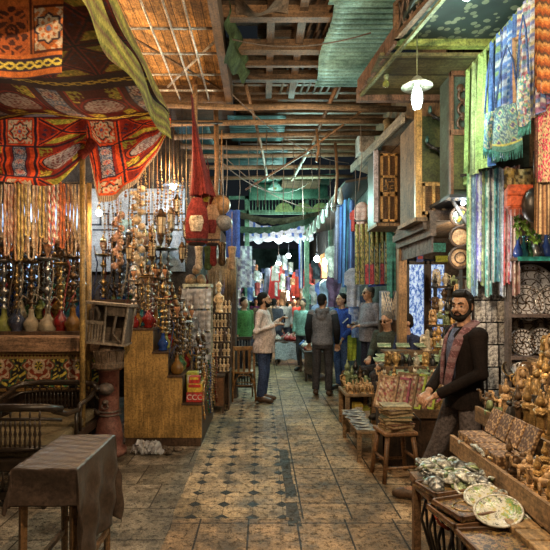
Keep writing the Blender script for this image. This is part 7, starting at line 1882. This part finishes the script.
# stalls with white and red goods in the distance
tm = mat('bright heaped goods', (.48, .42, .36), .5, .1, .7, 30, .5, .5); tm2 = mat('red heaped goods', (.40, .05, .04), .5, .1, .5, 30, .5, .3); tm3 = mat('blue heaped goods', (.08, .16, .36), .5, .1, .5, 30, .5, .3)
for i, (px, Y, w_, d_) in enumerate(((294, 12.4, 1.0, .8), (258, 14.6, .8, 1.0), (313, 10.4, .5, 1.4), (286, 16.2, 1.0, .7))):
    s = thing('far_stall', 'low stall heaped with bright goods far down the alley, %s nearest' % ORD[(1, 2, 0, 3)[i]], 'stall', (X(px, Y), Y, 0))
    MB().box((-w_/2, -d_/2, .55), (w_/2, d_/2, .6)).build('table_top', darkwood, s)
    for sx in (-1, 1):
        for sy in (-1, 1): MB().box((sx*(w_/2-.04)-.025, sy*(d_/2-.04)-.025, 0), (sx*(w_/2-.04)+.025, sy*(d_/2-.04)+.025, .55)).build('leg', darkwood, s)
    MB().grid(lambda u, v: (-w_/2+w_*u, -d_/2-.01, .58-.42*v+.02*math.sin(u*20)), 20, 4).build('skirt_cloth', fabric('stall skirt %d' % i, ((.34, .36, .38), (.1, .1, .14), (.12, .08, .06), (.3, .08, .06))[i]), s)
    for k in range(22):
        x = X(px, Y)-w_/2+.06+(w_-.12)*hsh(k, i); y = Y-d_/2+.06+(d_-.12)*hsh(k, i, 4); rr_ = .05+.05*hsh(k, 3)
        tag(MB().ball((0, 0, rr_*.8), (rr_*1.4, rr_, rr_*.8), 8, 6).path([(-rr_, 0, rr_), (0, 0, rr_*2), (rr_, 0, rr_)], .014, 5).build('handbag', (tm, tm2, tm, tm3)[k % 4], None, (x, y, .602), 6*hsh(k, 9)), '%s handbag heaped on a low stall far down the alley' % ('pale', 'red', 'pale', 'blue')[k % 4], 'bag', '%s handbags on the far stalls' % ('pale', 'red', 'pale', 'blue')[k % 4])
for k in range(110):
    Y = 11.5+9*hsh(k, 1); x = -.85+1.9*hsh(k, 2); z = 1.75+1.15*hsh(k, 3)
    if abs(x-.15) < .2 and Y < 15: x += .45
    c = (1, 6, 0, 10, 1, 4, 3, 2, 6, 8, 5, 1, 7)[k % 13]
    garment('%s bag or scarf dangling over the far crowd' % pn_[c], (x, Y, z), .08+.1*hsh(k, 6), .15+.25*hsh(k, 5), mosaic([pal[c], tuple(q*.5 for q in pal[c]), tuple(min(1, q*1.6+.05) for q in pal[c])], 3, 5), (1, .1), 'plain', '%s dangling goods over the far crowd' % pn_[c], 4, 6)
# fill lights added where no fixture stands; one belongs to the bare bulb
lamp((-2.5, 4.95, 2.55), WW, 13, .08); lamp((-2.6, 6.5, 3.3), WW, 40, .08); lamp((-3.2, 7.0, 3.0), COOL, 30, .1); lamp((-1.9, 3.9, 2.7), WARM, 4, .05); lamp((.6, 7.3, 3.1), (.75, 1, .9), 42, .08); lamp((-1.15, 6.0, 3.3), WARM, 34, .08); lamp((-1.0, 4.9, 2.95), WARM, 14, .06)
lamp(P(99, 213, 5.3)+Vector((0, -.08, 0)), WARM, 20, .05)
lamp((-1.6, 4.6, 3.75), WARM, 30, .1)
lamp((1.35, 1.5, 3.1), WW, 50, .06)
lamp((1.75, 2.25, 2.3), WW, 26, .08)
lamp((.1, 1.35, 3.4), (1, .69, .40), 250, .03); lamp((-.2, -.6, 2.9), (1, .75, .5), 40, .06)
lamp((.55, 5.6, 3.4), (1, .74, .45), 16, .08)
lamp((2.35, 5.6, 2.2), WW, 26, .06)
lamp((.9, 9.0, 3.4), TEAL, 80, .1)
lamp((.3, 10.5, 3.4), TEAL, 60, .1)
